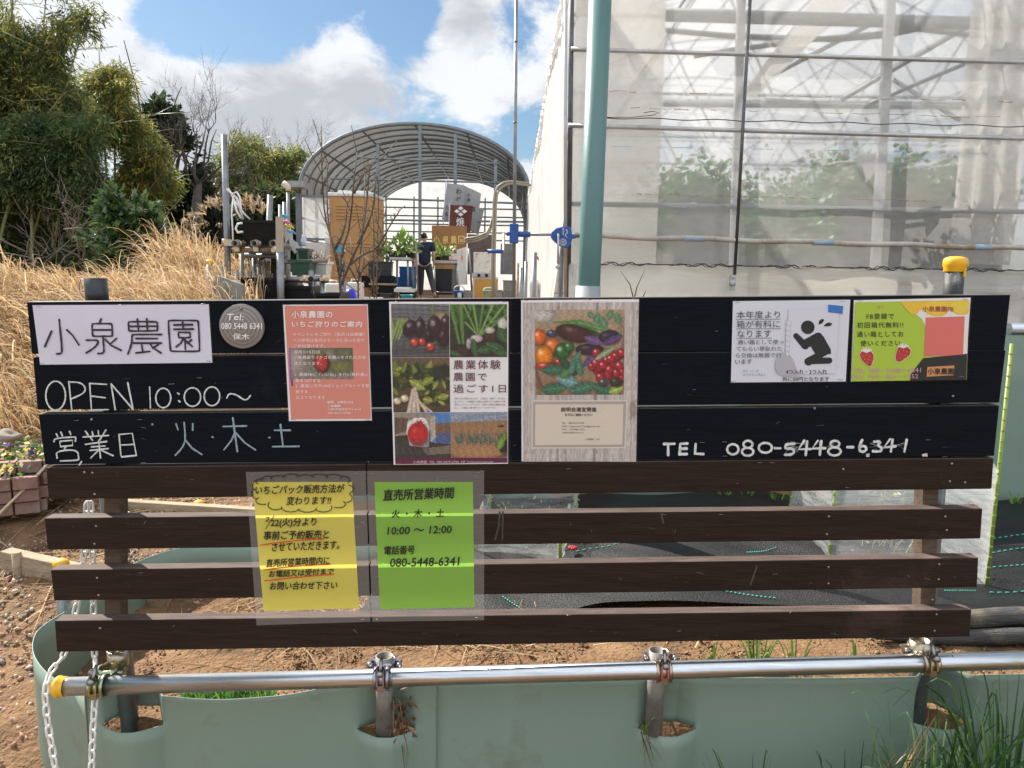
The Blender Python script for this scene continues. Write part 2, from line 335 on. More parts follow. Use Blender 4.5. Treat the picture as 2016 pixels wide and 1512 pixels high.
# every zone maps the drawing units the marks were measured in to photograph pixels
ZN = {'a': (0,540,3.36), 'b': (540,560,3.978), 'c': (1000,560,3.978), 'd': (1416,500,3.36), 'e': (460,900,3.7333), 'p': (0,0,1.0)}
def zp(z, x, y): a, b, k = ZN[z]; return a+x/k, b+y/k
def wood(name, dark, light, rough):
    m = bpy.data.materials.new(name); m.use_nodes = True; t = m.node_tree; L = t.links.new; b = t.nodes['Principled BSDF']
    co = t.nodes.new('ShaderNodeTexCoord'); mp = t.nodes.new('ShaderNodeMapping'); mp.inputs['Scale'].default_value = (1.2, 14, 14); L(co.outputs['Object'], mp.inputs[0])
    n1 = t.nodes.new('ShaderNodeTexNoise'); n1.inputs['Scale'].default_value = 3.2; n1.inputs['Detail'].default_value = 8; n1.inputs['Distortion'].default_value = 1.2; L(mp.outputs[0], n1.inputs['Vector'])
    mp2 = t.nodes.new('ShaderNodeMapping'); mp2.inputs['Scale'].default_value = (3, 90, 90); L(co.outputs['Object'], mp2.inputs[0])
    n2 = t.nodes.new('ShaderNodeTexNoise'); n2.inputs['Scale'].default_value = 4; n2.inputs['Detail'].default_value = 4; L(mp2.outputs[0], n2.inputs['Vector'])
    ad = t.nodes.new('ShaderNodeMath'); ad.operation = 'ADD'; L(n1.outputs[0], ad.inputs[0]); L(n2.outputs[0], ad.inputs[1])
    mr = t.nodes.new('ShaderNodeMapRange'); mr.inputs[1].default_value = .75; mr.inputs[2].default_value = 1.3; L(ad.outputs[0], mr.inputs[0])
    mx = t.nodes.new('ShaderNodeMix'); mx.data_type = 'RGBA'; L(mr.outputs[0], mx.inputs['Factor']); mx.inputs['A'].default_value = (*dark, 1); mx.inputs['B'].default_value = (*light, 1)
    n4 = t.nodes.new('ShaderNodeTexNoise'); n4.inputs['Scale'].default_value = 1.6; n4.inputs['Detail'].default_value = 9; n4.inputs['Roughness'].default_value = .75; L(co.outputs['Object'], n4.inputs['Vector'])
    r4 = t.nodes.new('ShaderNodeMapRange'); r4.inputs[1].default_value = .58; r4.inputs[2].default_value = .78; L(n4.outputs[0], r4.inputs[0])
    m2 = t.nodes.new('ShaderNodeMix'); m2.data_type = 'RGBA'; L(r4.outputs[0], m2.inputs['Factor']); L(mx.outputs['Result'], m2.inputs['A']); m2.inputs['B'].default_value = (*[c*1.7+.008 for c in light], 1)
    L(m2.outputs['Result'], b.inputs['Base Color']); b.inputs['Roughness'].default_value = rough; b.inputs['Specular IOR Level'].default_value = .16
    bp = t.nodes.new('ShaderNodeBump'); bp.inputs['Strength'].default_value = .35; bp.inputs['Distance'].default_value = .004; L(ad.outputs[0], bp.inputs['Height']); L(bp.outputs[0], b.inputs['Normal'])
    return m
M_black = wood('black_stained_wood', (.0014,.0032,.0065), (.0034,.0062,.0110), .85)
M_brown = wood('brown_stained_wood', (.0175,.0105,.0078), (.033,.0195,.014), .66)
M_worn_sunlit = wood('worn_sunlit_brown_edge', (.055,.04,.034), (.14,.10,.088), .7); M_wornblack_sunlit = wood('worn_sunlit_black_edge', (.03,.03,.03), (.14,.125,.11), .6)  # upper faces: wear, plus sunlit brightness put into the colour
M_batten = wood('batten_wood', (.07,.05,.035), (.15,.11,.08), .8)
M_steel = mat('galvanised_steel', (.215,.23,.24), rough=.45, metal=.6, var=.3, vs=9, bump=.05, dirt=(.30,.27,.23), dirt_s=6, dirt_t=.62)
M_rail = mat('bright_galvanised_steel', (.58,.61,.64), rough=.29, metal=1, var=.22, vs=16, stretch=(.35,5,5), bump=.03, bs=8, dirt=(.36,.34,.31), dirt_s=9, dirt_t=.66)
M_oldsteel = mat('weathered_steel', (.25,.24,.22), rough=.6, metal=.5, var=.35, vs=14, bump=.1, dirt=(.20,.12,.07), dirt_s=7, dirt_t=.57)
M_yellow = mat('yellow_plastic', (.72,.40,.015), rough=.4, var=.15, vs=18)
M_screw = mat('screw_steel', (.30,.30,.30), rough=.35, metal=.9)
M_darkmetal = mat('dark_metal', (.045,.05,.055), rough=.38, metal=.4, var=.5, vs=12)
sb = thing('signboard', 'long farm signboard of black planks over brown slats covered in posters and handwriting', 'signboard', S(1008, 1284, -.06))
def plank(name, m, c4, th=.038):
    b = B(); q = [S(*p) for p in c4]; # TL TR BR BL
    k = [p-SN*th for p in q]
    b.hexa([q[3], q[2], k[2], k[3], q[0], q[1], k[1], k[0]]); o = b.build(name, m, sb, bevel=.003); o.data.materials.append(M_worn_sunlit if name == 'slat' else M_wornblack_sunlit); o.data.polygons[1].material_index = 1; return o
def ext(a, b, t): return (a[0]+(b[0]-a[0])*t, a[1]+(b[1]-a[1])*t)
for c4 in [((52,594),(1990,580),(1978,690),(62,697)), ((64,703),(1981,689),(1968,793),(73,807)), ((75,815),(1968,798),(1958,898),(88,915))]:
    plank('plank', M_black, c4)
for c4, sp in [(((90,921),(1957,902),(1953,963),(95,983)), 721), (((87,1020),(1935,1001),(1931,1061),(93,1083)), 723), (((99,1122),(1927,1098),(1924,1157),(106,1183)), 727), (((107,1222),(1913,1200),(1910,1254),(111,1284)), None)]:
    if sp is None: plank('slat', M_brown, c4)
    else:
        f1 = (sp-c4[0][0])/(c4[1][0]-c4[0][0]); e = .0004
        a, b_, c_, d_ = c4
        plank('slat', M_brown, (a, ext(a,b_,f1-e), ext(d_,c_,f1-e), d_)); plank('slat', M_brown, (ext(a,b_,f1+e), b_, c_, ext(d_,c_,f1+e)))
def bar(name, m, x, y0, x2, y1, w, t0, t1):
    b = B(); h = w/2; R = _d1 if _d1[0] > 0 else -_d1
    tq = S(x, y0); bq = S(x2, y1)
    vs = [bq-R*h-SN*t0, bq+R*h-SN*t0, bq+R*h-SN*t1, bq-R*h-SN*t1]; b.hexa(vs+[v+(tq-bq) for v in vs]); return b.build(name, m, sb, bevel=.002)
bar('batten', M_batten, 204, 600, 207, 1270, .042, .0385, .085)
bar('batten', M_batten, 1858, 596, 1842, 1245, .042, .0385, .085)
SU = -_d2 if _d2[2] < 0 else _d2
def post(px, py, ztop, zbot):
    p = S(px, py, -.115); a = p+SU*((ztop-p[2])/SU[2]); c = p+SU*((zbot-p[2])/SU[2]); return a, c
lt, lb = post(226, 1100, 1.46, .1); b = B(); b.pipe(lb, lt, .0243, .021, 20); b.build('post', M_steel, sb)
rt, rb = post(1831, 1100, 1.50, .1); b = B(); b.pipe(rb, rt, .0243, .021, 20); b.build('post', M_steel, sb)
# post tops above the board
pt = rb+SU*((S(1888, 560, -.115)[2]-rb[2])/SU[2]); b = B(); b.tube([pt+SU*.02-SU*.12, pt+SU*.035], .0243, 20); o = b.build('post', mat('dusty_dark_pipe', (.05,.052,.055), rough=.6, metal=.3, dirt=(.3,.29,.27), dirt_s=18, dirt_t=.52), sb); o['label'] = 'dark dusty post top with a yellow cap'
b = B(); b.lathe(pt+SU*.033, [(.0262,0),(.0275,.002),(.0275,.012),(.0300,.016),(.0300,.030),(.027,.036),(.016,.040),(.001,.041)], 24)
b.box(pt+V3((.008,-.03,.02)), pt+V3((.013,-.022,.04)))
b.build('cap', M_yellow, o)
# dark cylinder with a wire loop on the left post
mt = S(190, 572, -.10); mug = thing('upturned_mug', 'dark metal cylinder with a thin wire loop behind the left top of the signboard', 'mug', mt-SU*.05)
b = B(); b.pipe(mt-SU*.05, mt+SU*.032, .0275, .0255, 28); b.build('shell', M_darkmetal, mug)
b = B(); ln = S(168, 560, -.10); b.tube([mt+V3((-.026,0,.026)), mt+V3((-.038,0,.028)), mt+V3((-.045,0,.014)), mt+V3((-.043,0,-.006)), mt+V3((-.032,0,-.02)), mt+V3((-.026,0,-.026))], .0013, 8); b.build('handle', M_steel, mug)
# screws
b = B()
for x, y in [(182,931),(166,930),(186,973),(189,1036),(186,1071),(191,1138),(194,1172),(197,1237),(1874,913),(1870,948),(1861,1017),(1864,1044),(1849,1111),(1848,1141),(1844,1210),(1840,1242),(1660,924),(1632,1017),(1628,1052),(1631,1117),(1631,1149),(1836,1181),(1876,780),(1604,804),(1900,950),(300,836),(180,826)]:
    b.lathe(S(x, y, .0002), [(.0001,.0010),(.0013,.0010),(.0018,.0006),(.0030,.0008),(.0032,0)], 12, ax=SN)
o = b.build('screw', M_screw, sb); o['kind'] = 'stuff'
# stray staples left on the wood
b = B()
def staple(bb, x, y, l=11, a=0.0, off=.0008):
    dx, dy = math.cos(a)*l/2, math.sin(a)*l/2; bb.tube([S(x-dx, y-dy, off), S(x+dx, y+dy, off)], .00055, 6)
for x, y, a in [(150,828,-.1),(275,826,0),(283,842,.2),(392,744,0),(1310,871,0),(1383,871,0),(1427,870,.1),(1428,898,0),(1560,870,0),(1828,866,0),(1496,911,0),(1520,911,0),(1308,1013,.1),(1420,1013,0),(1120,923,0),(950,927,.2),(1120,1211,0),(282,911,0),(1669,960,.1),(700,1243,.8),(1556,1206,-.8)]:
    staple(b, x, y, 10, a)
b.build('staple', M_screw, sb)['kind'] = 'stuff'

# ------------------------------------------------------------------ writing tools
M_print = mat('print_ink', (.1,.1,.1), rough=.55, attr=True, var=.0)
M_chalk = mat('chalk_marker', (.1,.1,.1), rough=.9, attr=True, var=.45, vs=90)
_fcu = bpy.data.curves.new('lettering', 'FONT'); _fcu.resolution_u = 2; _fob = bpy.data.objects.new('lettering', _fcu); COL.objects.link(_fob)
def text(b, z, txt, x0, y0, x1, y1, col, off=.0042, dy=0.0, bold=0.0, shear=0.0, space=1.0):
    """lettering drawn inside the box x0..x1, y0..y1 (drawing units of zone z), flat on the board"""
    _fcu.body = txt; _fcu.offset = 0; _fcu.space_character = space; _fcu.shear = shear
    bpy.context.view_layer.update(); dg = bpy.context.evaluated_depsgraph_get(); e = _fob.evaluated_get(dg); me = e.to_mesh()
    v = np.array([tuple(q.co) for q in me.vertices])
    if len(v) == 0: return
    lo, hi = v.min(0), v.max(0); s = np.where(hi-lo > 1e-6, hi-lo, 1)
    u = (v-lo)/s
    fs = [list(p.vertices) for p in me.polygons]; d = bold*(y1-y0)*1.6
    for k, (ax, ay) in enumerate(((-1,0),(1,0),(0,-1),(0,1)) if bold > 0 else ((0,0),)):
        b.add([S(*zp(z, x0+(x1-x0)*q[0]+ax*d, y1-(y1-y0)*q[1]+dy*q[0]+ay*d), off+k*.00012) for q in u], fs, col)
    e.to_mesh_clear()
_inc = [0.0]
def stroke(b, z, pts, w, col, off=.0008, closed=False, smooth=None):
    p = np.array(pts, float)
    if smooth is None: smooth = len(p) >= 4
    for _ in range(2 if smooth else 0):
        if closed: nx = np.roll(p, -1, 0); p = np.stack([p*.75+nx*.25, p*.25+nx*.75], 1).reshape(-1, 2)
        else: q = np.stack([p[:-1]*.75+p[1:]*.25, p[:-1]*.25+p[1:]*.75], 1).reshape(-1, 2); p = np.concatenate([p[:1], q, p[-1:]])
    if closed: p = np.concatenate([p, p[:1]])
    _inc[0] = (_inc[0]+.000007) % .0004; o = off+_inc[0]
    d = np.gradient(p, axis=0); d = nrm(d); nn = np.c_[-d[:,1], d[:,0]]
    hw = w/2*(1+.16*np.sin(np.arange(len(p))*1.9+p[0,0])+.08*np.sin(np.arange(len(p))*.7+p[0,1]))[:,None]
    L, Rr = p+nn*hw, p-nn*hw
    out = [tuple(q) for q in L]
    if not closed:
        e = p[-1]; out += [tuple(e+hw[-1]*(nn[-1]*math.cos(t)+d[-1]*math.sin(t))) for t in (.6,1.2,1.8,2.5)]
    out2 = [tuple(q) for q in Rr[::-1]]
    vs = [S(*zp(z, *q), o) for q in L]+[S(*zp(z, *q), o) for q in Rr]; k = len(L)
    fs = [(i, i+1, k+i+1, k+i) for i in range(k-1)]
    if not closed:
        for e, sg in ((0, -1), (k-1, 1)):
            fan = [S(*zp(z, *(p[e]+hw[e]*(nn[e]*math.cos(t)+sg*d[e]*math.sin(t)))), o) for t in (.5,1.05,1.57,2.1,2.64)]
            base = len(vs); vs += fan; fs.append([e]+list(range(base, base+5))+[k+e])
    b.add(vs, fs, col)
def oval(cx, cy, rx, ry, n=18, a0=0): return [(cx+rx*math.cos(a0+2*math.pi*i/n), cy+ry*math.sin(a0+2*math.pi*i/n)) for i in range(n)]
def sheet(b, c4, off, col=None, n=10, wav=0.0, ph=0.0):
    g = []
    for j in range(n+1):
        for i in range(n+1):
            u, v = i/n, j/n; x = (c4[0][0]*(1-u)+c4[1][0]*u)*(1-v)+(c4[3][0]*(1-u)+c4[2][0]*u)*v; y = (c4[0][1]*(1-u)+c4[1][1]*u)*(1-v)+(c4[3][1]*(1-u)+c4[2][1]*u)*v
            g.append(S(x, y, off+wav*math.sin(u*6+ph)*math.sin(v*5+ph*2)))
    b.add(g, [(j*(n+1)+i, (j+1)*(n+1)+i, (j+1)*(n+1)+i+1, j*(n+1)+i+1) for j in range(n) for i in range(n)], col, True)
def flat(b, z, pts, col, off): b.poly([S(*zp(z, *p), off) for p in pts], col)
def filmmat(name, gl, df, rough=.12):
    m = bpy.data.materials.new(name); m.use_nodes = True; t = m.node_tree; t.nodes.clear(); o = t.nodes.new('ShaderNodeOutputMaterial')
    tp = t.nodes.new('ShaderNodeBsdfTransparent'); g = t.nodes.new('ShaderNodeBsdfGlossy'); g.inputs['Roughness'].default_value = rough
    d = t.nodes.new('ShaderNodeBsdfDiffuse'); d.inputs[0].default_value = (.8,.8,.8,1)
    nz = t.nodes.new('ShaderNodeTexNoise'); nz.inputs['Scale'].default_value = 9; tc_ = t.nodes.new('ShaderNodeTexCoord'); t.links.new(tc_.outputs['Object'], nz.inputs['Vector'])
    bp = t.nodes.new('ShaderNodeBump'); bp.inputs['Strength'].default_value = .25; bp.inputs['Distance'].default_value = .01; t.links.new(nz.outputs[0], bp.inputs['Height']); t.links.new(bp.outputs[0], g.inputs['Normal'])
    a = t.nodes.new('ShaderNodeMixShader'); a.inputs[0].default_value = gl; c = t.nodes.new('ShaderNodeMixShader'); c.inputs[0].default_value = df
    t.links.new(tp.outputs[0], a.inputs[1]); t.links.new(g.outputs[0], a.inputs[2]); t.links.new(a.outputs[0], c.inputs[1]); t.links.new(d.outputs[0], c.inputs[2]); t.links.new(c.outputs[0], o.inputs[0]); return m
M_lam = filmmat('laminate_film', .022, .004, .08)
M_lamhaze = filmmat('loose_laminate_film', .05, .12, .2)
M_paper = mat('white_paper', (.74,.74,.76), rough=.5, var=.03, vs=5)
def poster(name, label, cat, outer, paper, pm=None, lam=None, group=None, wav=.0008, off=.0025, ph=0.0):
    q = S((outer[2][0]+outer[3][0])/2, (outer[2][1]+outer[3][1])/2, off)
    t = thing(name, label, cat, q, group)
    b = B(); sheet(b, paper, off, None, 12, wav, ph); b.build('paper', pm or M_paper, t)
    b = B(); sheet(b, outer, off+(-.0008 if lam is M_lamhaze else .0016), None, 12, wav, ph); b.build('laminate', lam or M_lam, t)
    return t
def staples(t, lst):
    b = B()
    for x, y, a in lst: staple(b, x, y, 9, a, .0052)
    b.build('staple', M_screw, t)['kind'] = 'stuff'

# ------------------------------------------------------------------ handwriting on the planks
b = B(); b2 = B(); b3 = B(); b4 = B(); wh = (.72,.78,.76); wb = (.30,.42,.48)
for p in [oval(368,803,66,97)]: stroke(b, 'a', p, 10, wh, closed=True)
for p in [[(455,710),(475,900)], [(455,712),(530,715),(565,745),(560,785),(470,825)], [(593,722),(605,898)], [(593,722),(705,728)], [(600,805),(697,817)], [(607,897),(717,895)], [(735,725),(762,895)], [(735,725),(880,893)], [(880,893),(845,718)], [(990,745),(995,885)], [(1174,785),(1184,792)], [(1181,836),(1190,843)], [(1500,820),(1510,795),(1530,788),(1570,800),(1610,830),(1635,830),(1657,802)]]: stroke(b, 'a', p, 9.5, wh)
for p in [[(372,1055),(382,1075)], [(403,1045),(412,1068)], [(460,1040),(468,1060)], [(357,1108),(362,1085),(495,1075),(502,1080),(498,1105)], [(435,1140),(425,1160)], [(378,1215),(370,1170),(512,1158),(522,1220),(518,1230),(400,1235)], [(540,1238),(525,1260)],
  [(565,1038),(582,1062)], [(610,1042),(615,1066)], [(650,1035),(652,1066)], [(700,1030),(682,1060)], [(550,1076),(718,1066)], [(600,1082),(612,1098)], [(672,1076),(660,1095)], [(565,1125),(705,1106)], [(605,1142),(695,1135)], [(597,1165),(715,1153)], [(652,1098),(665,1215)], [(650,1165),(600,1215)], [(672,1165),(748,1200)],
  [(787,1060),(800,1200)], [(787,1060),(875,1052),(902,1198)], [(797,1130),(885,1125)], [(805,1208),(902,1198)]]: stroke(b2, 'a', p, 9.5, wh)
stroke(b2, 'a', [(395,1105),(400,1140),(480,1132),(480,1098)], 9.5, wh, closed=True, smooth=False)
for c in [(1080,818,50,65), (1273,812,55,62), (1402,807,52,63)]: stroke(b, 'a', oval(*c), 9.5, wh, closed=True)
for p in [[(1165,990),(1178,1030)], [(1275,988),(1275,1030)], [(1218,980),(1228,1095),(1205,1150),(1160,1197)], [(1225,1095),(1270,1150),(1335,1192)], [(1404,1076),(1411,1078)], [(1475,1007),(1630,1003)], [(1540,950),(1570,1172)], [(1553,1050),(1530,1100),(1482,1160)], [(1560,1050),(1620,1115),(1690,1162)], [(1778,1079),(1785,1081)], [(1855,995),(1872,1140)], [(1815,1032),(1920,1032)], [(1803,1140),(1978,1138)]]: stroke(b3, 'a', p, 10.5, wb)
for p in [[(1222,1250),(1305,1248)], [(1255,1250),(1255,1335)], [(1350,1250),(1345,1330)], [(1350,1248),(1405,1246)], [(1350,1288),(1398,1285)], [(1345,1330),(1400,1328)], [(1470,1250),(1465,1325),(1530,1328)]]: stroke(b4, 'c', p, 21, (.78,.8,.8), smooth=False)
for p in [[(368,1285),(405,1285)], [(500,1255),(440,1258),(435,1290),(480,1285),(500,1305),(480,1328),(432,1328)], [(562,1235),(525,1292),(605,1290)], [(582,1240),(572,1330)], [(652,1235),(615,1287),(700,1285)], [(674,1240),(665,1328)], [(848,1278),(885,1278)], [(945,1232),(925,1275),(930,1305),(960,1310),(978,1287),(955,1266),(928,1280)], [(1025,1242),(1072,1240),(1045,1266),(1078,1283),(1068,1308),(1018,1305)], [(1130,1225),(1090,1280),(1165,1272)], [(1147,1228),(1135,1308)], [(1240,1230),(1225,1308)]]: stroke(b4, 'd', p, 17, (.78,.8,.8), smooth=len(p) >= 6)
for c in [(90,1292,38,34), (190,1259,30,24), (188,1308,38,27), (305,1282,44,33), (765,1257,30,22), (762,1306,42,27)]: stroke(b4, 'd', oval(*c), 15, (.78,.8,.8), closed=True)
for k in range(26):
    x = random.choice((470,545,640,720,1030,1180)); stroke(b4, 'd', [(x+random.uniform(-40,0), 1240+random.uniform(0,75)), (x+random.uniform(20,75), 1240+random.uniform(0,75))], random.uniform(1,3.5), (.35,.37,.38), smooth=False, off=.0004)
for q in [((972,1322),(995,1320),(993,1342),(972,1343)), ((1340,1325),(1376,1318),(1378,1340),(1345,1340))]: flat(b4, 'd', q, (.7,.7,.68), .0009)
for q in (b, b2, b3, b4): q.build('handwriting', M_chalk, sb)

b = B(); rs = random.Random(5)
for k in range(150):
    x = rs.uniform(70,1900); y = rs.choice([rs.uniform(625,690),rs.uniform(715,790),rs.uniform(830,900),rs.uniform(930,960),rs.uniform(1028,1058),rs.uniform(1130,1155),rs.uniform(1228,1252),rs.uniform(1024,1040),rs.uniform(1126,1140)]); a = rs.gauss(0,.5) if rs.random() < .8 else rs.uniform(0,3); l = rs.uniform(2,16)
    stroke(b, 'p', [(x,y),(x+l*math.cos(a),y+l*math.sin(a)*.6)], rs.uniform(.4,1.3), rs.choice([(.07,.06,.055),(.12,.11,.10),(.05,.045,.04),(.2,.18,.16)]), smooth=False, off=.0003)
for pts in ([(984,1008),(982,1035),(975,1062)],[(990,1008),(989,1062)],[(1302,1012),(1306,1030)],[(1490,1115),(1478,1150)]): stroke(b, 'p', pts, 3.5, (.075,.065,.06), smooth=False, off=.0003)
b.build('scuff_marks', M_chalk, sb)['kind'] = 'stuff'
# ------------------------------------------------------------------ farm name paper
t = poster('name_sign', 'wide white paper sign with four large thin black characters', 'sign', ((62,598),(414,596),(421,716),(77,720)), ((64,601),(411,599),(418,714),(79,718)), mat('bluish_white_paper', (.60,.62,.74), rough=.45, var=.03), lam=M_lam)
b = B(); ink = (.02,.015,.03)
for p in [[(391,300),(411,505),(404,522),(388,527),(374,526)], [(340,377),(296,478)], [(442,368),(480,405),(522,468)], [(668,297),(656,325)], [(610,368),(742,368)], [(680,410),(688,505),(682,520),(668,524),(648,524)], [(570,436),(655,434),(640,470),(610,495),(570,520)], [(770,424),(735,455)], [(695,430),(735,470),(800,503)],
  [(908,295),(916,374)], [(970,295),(975,374)], [(850,345),(1042,343)], [(1068,398),(880,398),(872,404),(874,430),(864,480),(845,528)], [(900,425),(1040,425)], [(880,455),(1066,455)], [(935,457),(945,517)], [(900,520),(990,510)], [(990,457),(1010,485),(1064,520)], [(1048,465),(1010,487)],
  [(1150,335),(1272,333)], [(1208,318),(1212,362)], [(1150,364),(1278,362)], [(1222,420),(1226,497)], [(1215,422),(1195,455),(1165,480)], [(1228,440),(1272,478)], [(1265,435),(1240,455)]]: stroke(b, 'a', p, 12.5, ink, off=.0046)
for p in [[(608,332),(614,326),(736,326),(740,332),(744,404),(738,410),(616,410),(612,404)], [(848,320),(854,313),(1034,313),(1040,320),(1042,366),(1036,374),(858,376),(852,370)], [(1112,312),(1118,305),(1306,305),(1312,312),(1321,502),(1314,510),(1132,510),(1126,503)], [(1178,387),(1182,384),(1254,384),(1257,388),(1258,414),(1254,419),(1186,420),(1182,416)]]: stroke(b, 'a', p, 12, ink, off=.0046, closed=True)
b.build('lettering', M_print, t)
staples(t, [(75,603,0),(238,600,0),(400,598,0),(82,716,0),(411,711,.1)])
# ------------------------------------------------------------------ round wooden plaque
pc = S(478, 642, 0); pl = thing('round_plaque', 'round grey slice of wood with white handwritten telephone number', 'plaque', pc)
def grainmat():
    m = mat('weathered_wood_slice', (.2,.18,.165), rough=.75, var=.2, vs=12); t = m.node_tree; w = t.nodes.new('ShaderNodeTexWave'); w.wave_type = 'RINGS'; w.rings_direction = 'Y'; w.inputs['Scale'].default_value = 34; w.inputs['Distortion'].default_value = 2.5; w.inputs['Detail'].default_value = 2
    co = t.nodes.new('ShaderNodeTexCoord'); t.links.new(co.outputs['Object'], w.inputs['Vector']); cr = t.nodes.new('ShaderNodeMix'); cr.data_type = 'RGBA'; cr.inputs['A'].default_value = (.17,.15,.14,1); cr.inputs['B'].default_value = (.27,.25,.235,1)
    t.links.new(w.outputs[0], cr.inputs['Factor']); t.links.new(cr.outputs['Result'], t.nodes['Principled BSDF'].inputs['Base Color']); return m
b = B(); b.lathe(pc, [(.053,.0003),(.0555,.002),(.0555,.009),(.054,.0105),(.0001,.0105)], 40, ax=SN); b.build('disc', grainmat(), pl)
b = B(); b.lathe(S(475, 607, .0105), [(.0001,.004),(.003,.003),(.004,0)], 12, ax=SN); b.build('nail', M_screw, pl)
b = B(); text(b, 'a', 'Tel:', 1502, 262, 1612, 303, (.8,.8,.8), off=.0115, bold=.012, shear=.1); text(b, 'a', '080 5448 6341', 1464, 322, 1732, 362, (.8,.8,.8), off=.0115, bold=.012); text(b, 'a', '保木', 1540, 392, 1650, 432, (.8,.8,.8), off=.0115, bold=.008)
b.build('lettering', M_print, pl)

# ------------------------------------------------------------------ painted pictures (printed photographs on the posters)
class Img:
    def __init__(s, z, x0, y0, x1, y1, cell=4.6):
        s.z = z; s.b = (x0,y0,x1,y1); s.w = int((x1-x0)/cell); s.h = int((y1-y0)/cell)
        X, Y = np.meshgrid(x0+(np.arange(s.w)+.5)/s.w*(x1-x0), y0+(np.arange(s.h)+.5)/s.h*(y1-y0)); s.X, s.Y = X, Y; s.a = np.zeros((s.h, s.w, 3))
    def fill(s, c, c2=None, vert=True):
        t = (s.Y-s.b[1])/(s.b[3]-s.b[1]) if vert else (s.X-s.b[0])/(s.b[2]-s.b[0])
        s.a[:] = np.array(c)*(1-t[...,None])+np.array(c2 or c)*t[...,None]
    def put(s, m, c): m = np.clip(m, 0, 1)[...,None]; s.a = s.a*(1-m)+c*m
    def ell(s, cx, cy, rx, ry, c, ang=0.0, hl=.5, sh=.55, soft=.12):
        ca, sa = math.cos(rad(ang)), math.sin(rad(ang)); dx, dy = s.X-cx, s.Y-cy; u = (dx*ca+dy*sa)/rx; v = (-dx*sa+dy*ca)/ry; r = np.sqrt(u*u+v*v)
        if soft < .3:
            r2 = np.sqrt(((dx-rx*.12)/(rx*1.22))**2+((dy-ry*.18)/(ry*1.22))**2); s.a *= (1-.62*np.clip((1.08-r2)/.35, 0, 1))[...,None]
        m = (1-r)/soft+.5; k = (1-sh*np.clip(r, 0, 1)**2)[...,None]; hh = hl*np.exp(-((u+.3)**2+(v+.35)**2)/.06)[...,None]
        s.put(m, np.array(c)*k+hh)
    def seg(s, x0, y0, x1, y1, w0, w1, c, sh=.4):
        d = np.array([x1-x0, y1-y0], float); L = d@d; t = np.clip(((s.X-x0)*d[0]+(s.Y-y0)*d[1])/L, 0, 1); w = (w0*(1-t)+w1*t)/2
        dist = np.hypot(s.X-x0-t*d[0], s.Y-y0-t*d[1]); k = (1-sh*np.clip(dist/w, 0, 1))[...,None]; s.put((w-dist)/3+.5, np.array(c)*k)
    def poly(s, pts, c):
        x, y = s.X, s.Y; ins = np.zeros(x.shape, bool); n = len(pts)
        for i in range(n):
            (xa, ya), (xb, yb) = pts[i], pts[(i+1) % n]
            if ya == yb: continue
            ins ^= ((ya > y) != (yb > y)) & (x < (xb-xa)*(y-ya)/(yb-ya)+xa)
        s.put(ins.astype(float), np.array(c))
    def leaf(s, cx, cy, l, w, ang, c):
        ca, sa = math.cos(rad(ang)), math.sin(rad(ang)); dx, dy = s.X-cx, s.Y-cy; u = (dx*ca+dy*sa)/l; v = (-dx*sa+dy*ca)/(w*np.clip(1-u*u, .01, 1)); m = (1-np.abs(v))/.25; s.a *= (1-.4*np.clip((1.45-np.abs(v))/.6, 0, 1)*(np.abs(u) < 1.02))[...,None]
        k = (1-.35*np.abs(v).clip(0,1)+.25*(np.abs(v) < .12)+.12*np.sin(u*18+np.abs(v)*6))[...,None]; s.put(np.where(np.abs(u) < 1, m, 0), np.array(c)*k)
    def noise(s, amp, sc=1): s.a *= 1+amp*np.repeat(np.repeat(RNG.normal(size=(s.h//sc+1, s.w//sc+1)), sc, 0), sc, 1)[:s.h,:s.w,None]
    def streak(s, amp, sc=10, vert=False):
        n = RNG.normal(size=(s.w if vert else s.h,)); n = np.convolve(n, np.ones(2)/2, 'same'); s.a *= 1+amp*(n[None,:,None] if vert else n[:,None,None])
    def build(s, parent, c4, off, name='picture'):
        a = np.clip(s.a*(1+.10*RNG.normal(size=s.a.shape[:2]))[...,None]*(1+.16*np.sin(s.X*.11+np.sin(s.Y*.07)*3)*np.sin(s.Y*.13))[...,None], .002, 1)**1.22 if name == 'picture' else np.clip(s.a, .002, 1); w, h = s.w, s.h; g = []
        q = [zp(s.z, *p) for p in c4]
        u = np.arange(w+1)/w; v = np.arange(h+1)/h
        vs = []
        for j in range(h+1):
            l = np.array(q[0])*(1-v[j])+np.array(q[3])*v[j]; r = np.array(q[1])*(1-v[j])+np.array(q[2])*v[j]
            for i in range(w+1): p = l*(1-u[i])+r*u[i]; vs.append(S(p[0], p[1], off))
        ap = np.pad(a, ((0,1),(0,1),(0,0)), 'edge'); 
        i = (np.arange(h)[:,None]*(w+1)+np.arange(w)[None,:]).ravel()
        return mesh_np(name, np.array(vs), np.stack([i, i+w+1, i+w+2, i+1], 1), M_print, vc=ap.reshape(-1, 3), parent=parent)
